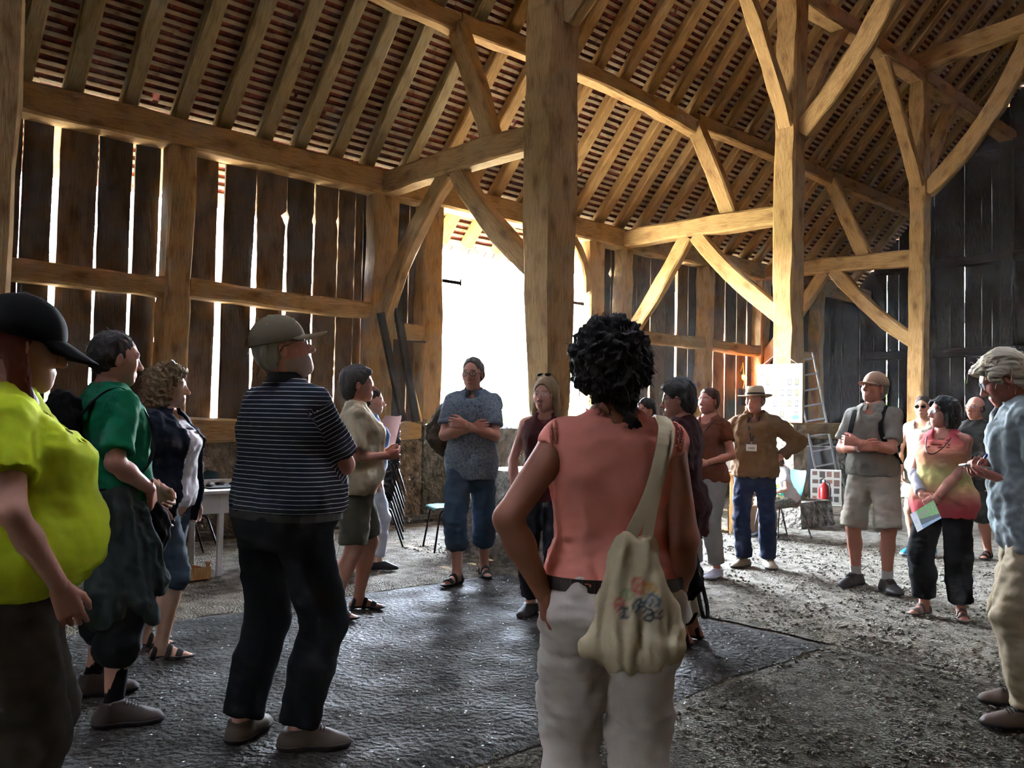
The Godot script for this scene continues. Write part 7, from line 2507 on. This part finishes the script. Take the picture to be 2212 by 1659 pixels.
func build_furniture() -> void:
	mesh_cache.shell = chair_shell()
	var black := plain(Color(0.05, 0.05, 0.055), 0.5)
	var green := plain(Color(0.08, 0.30, 0.27), 0.8)
	var dgreen := plain(Color(0.09, 0.17, 0.16), 0.5)
	green.metallic_specular = 0.15
	dgreen.metallic_specular = 0.15
	var pink := plain(Color(0.55, 0.36, 0.31), 0.8)
	var turq := plain(Color(0.20, 0.52, 0.54), 0.8)
	var o := make_chair("green plastic chair with thin metal legs behind the paisley shirt", green, M.black_metal)
	o.position = Vector3(-7.16, 0, -5.68)
	o.rotation.y = facing(-70)
	o = make_chair("dark green plastic chair behind the white display table", dgreen, M.black_metal)
	o.position = Vector3(-8.15, 0, -3.25)
	o.rotation.y = facing(-50)
	o = make_chair("turquoise plastic chair that the seated person uses", turq, M.chrome)
	o.position = Vector3(-5.60, 0, -9.62)
	o.rotation.y = facing(-70)
	# the stack
	var first := make_chair("black plastic chair at the bottom of the stack by the wall", black, M.black_metal, "stacked chairs by the wall")
	first.position = Vector3(-7.82, 0, -5.12)
	first.rotation.y = facing(-58)
	var lift := 0.082
	var words := ["second", "third", "fourth", "fifth", "sixth", "seventh"]
	for i in 6:
		dup(first, first.position + Vector3(0, lift * (i + 1), 0), first.rotation.y + 0.02 * sin(i * 2.3), "black plastic chair, %s from the bottom of the stack by the wall" % words[i], "stacked chairs by the wall")
	o = make_chair("dusty pink plastic chair on top of the black stack", pink, M.black_metal, "stacked chairs by the wall")
	o.position = first.position + Vector3(0, lift * 7.0, 0)
	o.rotation.y = facing(-50)
	# white display table
	var t := thing("display_table", "white painted display table with a deep apron behind the striped polo shirt", "table", Vector3(-7.40, 0, -3.55))
	part("tabletop", box_mesh(Vector3(0.68, 0.03, 1.5), 0.004), M.white, t, Transform3D(Basis.IDENTITY, Vector3(0, 0.715, 0)))
	for e in [[Vector3(0.31, 0.62, 0), Vector3(0.022, 0.17, 1.44)], [Vector3(-0.31, 0.62, 0), Vector3(0.022, 0.17, 1.44)], [Vector3(0, 0.62, 0.71), Vector3(0.6, 0.17, 0.022)], [Vector3(0, 0.62, -0.71), Vector3(0.6, 0.17, 0.022)]]:
		part("apron", box_mesh(e[1], 0.003), M.white, t, Transform3D(Basis.IDENTITY, e[0]))
	for e in [[0.30, 0.42], [-0.30, 0.42], [0.30, -0.66], [-0.30, -0.66]]:
		part("leg", box_mesh(Vector3(0.045, 0.70, 0.045), 0.004), M.white, t, Transform3D(Basis.IDENTITY, Vector3(e[0], 0.35, e[1])))
	var rim := new_st()
	box_into(rim, Vector3(0.02, 0.05, 1.5), Transform3D(Basis.IDENTITY, Vector3(-0.33, 0.75, 0)), 0.003)
	part("upstand", finish(rim), M.white, t)
	# dark finds laid out on it
	var rng := RandomNumberGenerator.new()
	rng.seed = 17
	var tray := thing("tray", "shallow tray on the white display table", "tray", Vector3(-7.42, 0.731, -3.42))
	part("base", box_mesh(Vector3(0.40, 0.012, 0.70), 0.002), M.dark_wood, tray, Transform3D(Basis.IDENTITY, Vector3(0, 0.006, 0)))
	for i in 14:
		var p := Vector3(-7.42 + rng.randf_range(-0.15, 0.15), 0.743, -3.42 + (i - 6.5) * 0.047)
		var s := thing("stone_sample", "%s stone sample, %s from the near end of the tray on the white table" % ["pale" if i % 3 == 0 else "dark", ["first", "second", "third", "fourth", "fifth", "sixth", "seventh", "eighth", "ninth", "tenth", "eleventh", "twelfth", "thirteenth", "fourteenth"][13 - i]], "stone", p, rng.randf() * 6.0, "stone samples in the tray")
		part("stone", blob_mesh(Vector3(rng.randf_range(0.02, 0.045), 0.018, rng.randf_range(0.02, 0.035)), i, 0.25, 6, 8), M.dark_wood if i % 3 else M.plaster, s, Transform3D(Basis.IDENTITY, Vector3(0, 0.015, 0)))
	var ph := thing("magnifier", "small black hand magnifier at the table's edge", "magnifier", Vector3(-7.16, 0.730, -3.86), 0.6)
	part("frame", box_mesh(Vector3(0.05, 0.014, 0.07), 0.004), M.black_metal, ph, Transform3D(Basis.IDENTITY, Vector3(0, 0.008, 0)))
	part("handle", box_mesh(Vector3(0.014, 0.012, 0.08), 0.004), M.black_metal, ph, Transform3D(Basis.IDENTITY, Vector3(0, 0.007, 0.07)))
	# small wooden crate on the floor
	var cr := thing("crate", "small pale wooden fruit crate on the floor by the table leg", "crate", Vector3(-7.18, 0, -2.86), 0.12)
	for sx in [-1.0, 1.0]:
		part("end_board", box_mesh(Vector3(0.012, 0.10, 0.28), 0.002), M.new_wood, cr, Transform3D(Basis.IDENTITY, Vector3(sx * 0.19, 0.06, 0)))
		part("side_slat", box_mesh(Vector3(0.38, 0.075, 0.008), 0.002), M.new_wood, cr, Transform3D(Basis.IDENTITY, Vector3(0, 0.05, sx * 0.14)))
		for sz in [-1.0, 1.0]:
			part("corner_post", box_mesh(Vector3(0.025, 0.15, 0.025), 0.002), M.new_wood, cr, Transform3D(Basis.IDENTITY, Vector3(sx * 0.175, 0.075, sz * 0.122)))
	part("bottom", box_mesh(Vector3(0.37, 0.008, 0.27), 0.001), M.new_wood, cr, Transform3D(Basis.IDENTITY, Vector3(0, 0.012, 0)))
	# timbers leaning in the corner on the low wall
	for e in [[Vector3(-9.12, 1.325, -6.62), Vector3(-9.20, 2.92, -6.30), 0.10, 0.06, "tall dark plank leaning beside the opening, right of two", M.dark_wood], [Vector3(-9.10, 1.325, -6.40), Vector3(-9.20, 2.70, -6.08), 0.09, 0.06, "dark plank leaning beside the opening, left of two", M.dark_wood], [Vector3(-9.14, 1.325, -6.72), Vector3(-9.23, 2.1, -6.52), 0.03, 0.04, "short pale batten leaning against the dark planks", M.new_wood]]:
		var l := thing("plank", e[4], "plank", e[0])
		var ln: float = (e[0] as Vector3).distance_to(e[1])
		part("board", beam_mesh(ln, e[2], e[3], int(ln * 100), 0.002, Vector2.ZERO, 0.004), e[5], l, Transform3D(along(e[0], e[1], Vector3(1, 0, 0)).basis, Vector3.ZERO))
	var rod := thing("iron_rod", "thin iron rod sticking out beside the leaning planks", "rod", Vector3(-9.26, 2.37, -6.42))
	part("bar", tube_mesh(PackedVector3Array([Vector3.ZERO, Vector3(0.03, 0.01, -0.36)]), 0.009, 8), M.iron, rod)
	part("tip", tube_mesh(PackedVector3Array([Vector3(0.03, 0.01, -0.36), Vector3(0.032, 0.012, -0.40)]), 0.014, 8), M.iron, rod)
	# things on the sill of the opening
	var so := thing("stone", "rounded pale stone on the sill of the opening", "stone", Vector3(-9.36, 1.28, -6.86))
	part("stone", blob_mesh(Vector3(0.10, 0.055, 0.13), 5, 0.1), M.plaster, so, Transform3D(Basis.IDENTITY, Vector3(0, 0.05, 0)))
	var fb := thing("slate", "flat dark slate lying on the sill of the opening", "slate", Vector3(-9.40, 1.28, -7.35), 0.1)
	part("slab", box_mesh(Vector3(0.16, 0.025, 0.32), 0.004), M.dark_wood, fb, Transform3D(Basis.IDENTITY, Vector3(0, 0.0125, 0)))
	for e in [[-7.16, -7.56, "iron hinge pin in the near jamb of the opening", 3.28], [-10.1, -9.74, "iron hinge pin in the far jamb of the opening", 3.25]]:
		var hg := thing("hinge_pin", e[2], "hinge", Vector3(-9.42, e[3], e[0]))
		part("strap", box_mesh(Vector3(0.02, 0.05, absf(e[1] - e[0])), 0.004), M.iron, hg, Transform3D(Basis.IDENTITY, Vector3(0, 0, (e[1] - e[0]) * 0.5)))
		part("pin", tube_mesh(PackedVector3Array([Vector3(0, -0.04, (e[1] - e[0]) * 0.98), Vector3(0, 0.06, (e[1] - e[0]) * 0.98)]), 0.014, 8), M.iron, hg)
	# poster on the second post
	var po := thing("poster", "white poster board of small pictures hung on the sunlit post", "poster", Vector3(-6.33, 1.41, -10.80), deg_to_rad(4))
	var im := Image.create(420, 500, false, Image.FORMAT_RGB8)
	im.fill(Color(0.86, 0.86, 0.84))
	var seed_i := 0
	for row in 5:
		for col in 6:
			if row == 0 and col > 0: continue
			var x := 24 + col * 66
			var y := 36 + row * 92
			if row == 0: y = 40; x = 30
			if (row == 1 and col == 2) or (row >= 3 and col < 2): continue
			seed_i += 1
			var c: Color = [Color(0.16, 0.13, 0.12), Color(0.10, 0.14, 0.10), Color(0.24, 0.22, 0.04), Color(0.12, 0.12, 0.15), Color(0.30, 0.27, 0.16)][seed_i % 5]
			im.fill_rect(Rect2i(x, y, 34, 56), c)
			im.fill_rect(Rect2i(x + 6, y + 6, 22, 40), Color(0.36, 0.33, 0.28) if seed_i % 3 else Color(0.42, 0.39, 0.06))
			im.fill_rect(Rect2i(x + 12, y + 14, 10, 16), c.lerp(Color(0.7, 0.65, 0.6), 0.5))
			im.fill_rect(Rect2i(x, y + 62, 34, 3), Color(0.62, 0.62, 0.62))
	im.fill_rect(Rect2i(326, 30, 18, 46), Color(0.42, 0.72, 0.72))
	im.fill_rect(Rect2i(330, 20, 10, 12), Color(0.55, 0.62, 0.62))
	for y in 3: im.fill_rect(Rect2i(90, 46 + y * 16, 200 - y * 50, 5), Color(0.80, 0.80, 0.80))
	im.fill_rect(Rect2i(330, 440, 60, 34), Color(0.12, 0.62, 0.78))
	var pm := plain(Color.WHITE, 0.5)
	pm.albedo_texture = ImageTexture.create_from_image(im)
	var st := new_st()
	for v in [[-1, -1, 0, 1], [1, 1, 1, 0], [1, -1, 1, 1], [-1, -1, 0, 1], [-1, 1, 0, 0], [1, 1, 1, 0]]:
		st.set_uv(Vector2(v[2], v[3]))
		st.set_normal(Vector3(0, 0, 1))
		st.add_vertex(Vector3(v[0] * 0.336, 0.405 + v[1] * 0.405, 0.0045))
	part("board", box_mesh(Vector3(0.676, 0.814, 0.008), 0.002), M.white, po, Transform3D(Basis.IDENTITY, Vector3(0, 0.405, 0)))
	part("print", st.commit(), pm, po)
	part("string", tube_mesh(PackedVector3Array([Vector3(-0.25, 0.81, 0.0), Vector3(-0.08, 0.93, 0.0), Vector3(0.08, 0.93, 0.0), Vector3(0.26, 0.81, 0.0)]), 0.003, 5), M.paper, po)
	# lamp glowing on the boards
	var la := thing("wall_lamp", "small glowing bulb lamp hung on the boards of the far bay", "lamp", Vector3(-9.40, 2.27, -14.57))
	var glow := plain(Color(1.0, 0.75, 0.4), 0.5)
	glow.emission_enabled = true
	glow.emission = Color(1.0, 0.62, 0.22)
	glow.emission_energy_multiplier = 9.0
	part("bulb", lathe_mesh(PackedVector2Array([Vector2(0, -0.06), Vector2(0.035, -0.048), Vector2(0.05, -0.015), Vector2(0.042, 0.02), Vector2(0.022, 0.05), Vector2(0.018, 0.07), Vector2(0, 0.07)]), 16), glow, la, Transform3D(Basis.from_euler(Vector3(0.3, 0, 0.5)), Vector3(0.1, 0, 0)))
	part("holder", lathe_mesh(PackedVector2Array([Vector2(0, 0.06), Vector2(0.026, 0.06), Vector2(0.028, 0.11), Vector2(0.014, 0.13), Vector2(0, 0.13)]), 14), M.black_metal, la, Transform3D(Basis.from_euler(Vector3(0.3, 0, 0.5)), Vector3(0.1, 0, 0)))
	part("flex", tube_mesh(PackedVector3Array([Vector3(0.04, 0.12, 0.03), Vector3(0.03, 0.3, -0.06), Vector3(0.04, -0.1, -0.10), Vector3(0.05, -0.26, -0.03), Vector3(0.04, -0.24, 0.04)]), 0.006, 6), M.new_wood, la)
	var ol := OmniLight3D.new()
	ol.name = "bulb_light"
	ol.light_color = Color(1.0, 0.58, 0.22)
	ol.light_energy = 0.9
	ol.light_size = 0.04
	ol.omni_range = 12.0
	ol.omni_attenuation = 2.0
	ol.shadow_enabled = true
	ol.position = Vector3(0.17, -0.01, 0)
	la.add_child(ol)
	var jb := thing("junction_box", "grey electrical box on the boards below the glowing lamp", "box", Vector3(-9.36, 1.72, -14.62))
	part("box", box_mesh(Vector3(0.08, 0.34, 0.2), 0.008), M.iron, jb, Transform3D(Basis.IDENTITY, Vector3(0, 0.17, 0)))
	part("lid", box_mesh(Vector3(0.012, 0.28, 0.15), 0.004), M.dark_wood, jb, Transform3D(Basis.IDENTITY, Vector3(0.044, 0.17, 0)))
	# table with boxes in the sunlight
	var bt := thing("trestle_table", "wooden table in the patch of sunlight behind the hatted person", "table", Vector3(-6.55, 0, -9.55), 0.15)
	part("tabletop", box_mesh(Vector3(0.9, 0.03, 0.7), 0.004), M.new_wood, bt, Transform3D(Basis.IDENTITY, Vector3(0, 0.745, 0)))
	for e in [[0.40, 0.28], [-0.40, 0.28], [0.40, -0.28], [-0.40, -0.28]]:
		part("leg", box_mesh(Vector3(0.05, 0.73, 0.05), 0.004), M.new_wood, bt, Transform3D(Basis.IDENTITY, Vector3(e[0], 0.365, e[1])))
	part("rail", box_mesh(Vector3(0.8, 0.06, 0.02), 0.003), M.new_wood, bt, Transform3D(Basis.IDENTITY, Vector3(0, 0.69, 0.29)))
	var card := plain(Color(0.62, 0.45, 0.28), 0.9)
	for e in [[Vector3(-6.60, 0, -9.42), Vector3(0.36, 0.30, 0.32), "brown cardboard box on the floor under the sunlit table"], [Vector3(-6.58, 0.30, -9.44), Vector3(0.34, 0.28, 0.30), "brown cardboard box stacked on another under the sunlit table"], [Vector3(-6.24, 0, -9.78), Vector3(0.30, 0.32, 0.30), "cardboard box at the table's far leg"]]:
		var bx := thing("cardboard_box", e[2], "box", e[0], 0.2)
		part("carton", box_mesh(e[1], 0.004), card, bx, Transform3D(Basis.IDENTITY, Vector3(0, e[1].y * 0.5, 0)))
		part("tape", box_mesh(Vector3(0.05, e[1].y * 1.005, e[1].z * 1.01), 0.0), plain(Color(0.72, 0.58, 0.38), 0.4), bx, Transform3D(Basis.IDENTITY, Vector3(0, e[1].y * 0.5, 0)))
	var ob := thing("orange_box", "orange plastic box on the lower boxes under the sunlit table", "box", Vector3(-6.58, 0.58, -9.46), 0.2)
	part("tub", box_mesh(Vector3(0.30, 0.10, 0.24), 0.01), plain(Color(0.75, 0.24, 0.06), 0.4), ob, Transform3D(Basis.IDENTITY, Vector3(0, 0.05, 0)))
	part("lid", box_mesh(Vector3(0.31, 0.015, 0.25), 0.004), plain(Color(0.80, 0.28, 0.08), 0.4), ob, Transform3D(Basis.IDENTITY, Vector3(0, 0.107, 0)))
	var wb := thing("display_board", "white folding display board standing on the sunlit table", "display board", Vector3(-6.66, 0.76, -9.68), 0.25)
	for sx in [-1.0, 1.0]:
		part("panel", box_mesh(Vector3(0.36, 0.46, 0.012), 0.003), M.paper, wb, Transform3D(Basis.from_euler(Vector3(0, sx * 0.3, 0)), Vector3(sx * 0.17, 0.23, 0.0)))
	var pp := thing("papers", "sheaf of white papers on the sunlit table", "papers", Vector3(-6.28, 0.76, -9.36), 0.3)
	part("sheets", box_mesh(Vector3(0.22, 0.02, 0.30), 0.003), M.paper, pp, Transform3D(Basis.IDENTITY, Vector3(0, 0.01, 0)))
	var bc := thing("cup", "small blue cup on the sunlit table", "cup", Vector3(-6.18, 0.76, -9.62))
	part("cup", lathe_mesh(PackedVector2Array([Vector2(0, 0), Vector2(0.034, 0), Vector2(0.042, 0.10), Vector2(0.039, 0.10), Vector2(0.031, 0.006), Vector2(0, 0.006)]), 16), plain(Color(0.35, 0.48, 0.72), 0.4), bc)
	# ladders behind the low rail
	for e in [[Vector3(-7.36, 0, -14.35), Vector3(-7.70, 2.62, -13.9), 0.34, "aluminium ladder leaning behind the poster post", 10], [Vector3(-7.9, 0, -15.6), Vector3(-8.2, 1.4, -15.3), 0.36, "short aluminium stepladder beyond the low rail", 5]]:
		var ld := thing("ladder", e[3], "ladder", e[0])
		var xf := along(e[0], e[1], Vector3(0.6, 0, 0.8))
		xf.origin = Vector3.ZERO
		var ln: float = (e[0] as Vector3).distance_to(e[1])
		for sx in [-1.0, 1.0]:
			part("rail", box_mesh(Vector3(0.028, ln, 0.07), 0.004), M.steel, ld, xf * Transform3D(Basis.IDENTITY, Vector3(sx * e[2] * 0.5, ln * 0.5, 0)))
		for i in int(e[4]):
			part("rung", box_mesh(Vector3(e[2], 0.028, 0.045), 0.004), M.steel, ld, xf * Transform3D(Basis.IDENTITY, Vector3(0, (i + 0.6) * ln / float(e[4]), 0)))
	# leaning boards and a fire extinguisher behind the post
	var db := thing("picture_board", "board of pictures leaning on the floor behind the pier", "display board", Vector3(-7.30, 0, -14.0), deg_to_rad(30))
	var pim := Image.create(160, 200, false, Image.FORMAT_RGB8)
	pim.fill(Color(0.62, 0.61, 0.57))
	var r2 := RandomNumberGenerator.new()
	r2.seed = 8
	for i in 16:
		pim.fill_rect(Rect2i(8 + (i % 4) * 38, 8 + (i / 4) * 48, 22 + r2.randi() % 10, 22 + r2.randi() % 16), Color(0.18, 0.17, 0.16).lerp(Color(0.45, 0.3, 0.25), r2.randf()))
	var pmm := plain(Color.WHITE, 0.7)
	pmm.albedo_texture = ImageTexture.create_from_image(pim)
	st = new_st()
	for v in [[-1, -1, 0, 1], [1, 1, 1, 0], [1, -1, 1, 1], [-1, -1, 0, 1], [-1, 1, 0, 0], [1, 1, 1, 0]]:
		st.set_uv(Vector2(v[2], v[3]))
		st.set_normal(Vector3(0, 0, 1))
		st.add_vertex(Vector3(v[0] * 0.245, 0.31 + v[1] * 0.30, 0.008))
	var lean := Transform3D(Basis.from_euler(Vector3(-0.22, 0, 0)), Vector3.ZERO)
	part("panel", box_mesh(Vector3(0.5, 0.62, 0.012), 0.002), M.white, db, lean * Transform3D(Basis.IDENTITY, Vector3(0, 0.31, 0)))
	part("print", st.commit(), pmm, db, lean)
	var gb := thing("grey_board", "plain dark board standing behind the picture board", "board", Vector3(-7.62, 0, -14.30), deg_to_rad(30))
	part("panel", box_mesh(Vector3(0.62, 1.0, 0.016), 0.003), plain(Color(0.12, 0.13, 0.14), 0.6), gb, Transform3D(Basis.IDENTITY, Vector3(0, 0.5, 0)))
	part("top_edge", box_mesh(Vector3(0.63, 0.02, 0.024), 0.003), M.steel, gb, Transform3D(Basis.IDENTITY, Vector3(0, 1.0, 0)))
	var fe := thing("fire_extinguisher", "red fire extinguisher on the floor behind the pier", "fire extinguisher", Vector3(-6.55, 0, -12.5))
	var red := plain(Color(0.55, 0.04, 0.04), 0.3)
	part("cylinder", lathe_mesh(PackedVector2Array([Vector2(0, 0), Vector2(0.075, 0.0), Vector2(0.08, 0.015), Vector2(0.08, 0.40), Vector2(0.065, 0.455), Vector2(0.03, 0.48), Vector2(0.025, 0.50), Vector2(0, 0.50)]), 20), red, fe)
	part("valve", box_mesh(Vector3(0.04, 0.05, 0.04), 0.008), M.black_metal, fe, Transform3D(Basis.IDENTITY, Vector3(0, 0.52, 0)))
	part("lever", box_mesh(Vector3(0.02, 0.012, 0.14), 0.004), M.black_metal, fe, Transform3D(Basis.from_euler(Vector3(0.25, 0, 0)), Vector3(0, 0.56, 0.04)))
	part("hose", tube_mesh(PackedVector3Array([Vector3(0.02, 0.52, 0), Vector3(0.09, 0.50, 0.02), Vector3(0.115, 0.38, 0.03), Vector3(0.10, 0.12, 0.02)]), 0.012, 8), M.black_metal, fe)
	part("gauge", lathe_mesh(PackedVector2Array([Vector2(0, 0), Vector2(0.016, 0), Vector2(0.016, 0.008), Vector2(0, 0.008)]), 12), M.white, fe, Transform3D(Basis(Vector3.RIGHT, PI / 2), Vector3(0, 0.52, 0.022)))
	var eb := thing("meter_box", "pale electric meter box fixed beyond the low rail", "box", Vector3(-6.30, 0.98, -15.18))
	part("case", box_mesh(Vector3(0.10, 0.26, 0.16), 0.01), M.white, eb, Transform3D(Basis.IDENTITY, Vector3(0.16, 0.13, 0)))
	part("cover", box_mesh(Vector3(0.01, 0.20, 0.12), 0.004), M.paper, eb, Transform3D(Basis.IDENTITY, Vector3(0.214, 0.13, 0)))
	part("conduit", tube_mesh(PackedVector3Array([Vector3(0.16, 0.26, 0), Vector3(0.16, 0.36, 0)]), 0.012, 8), M.white, eb)
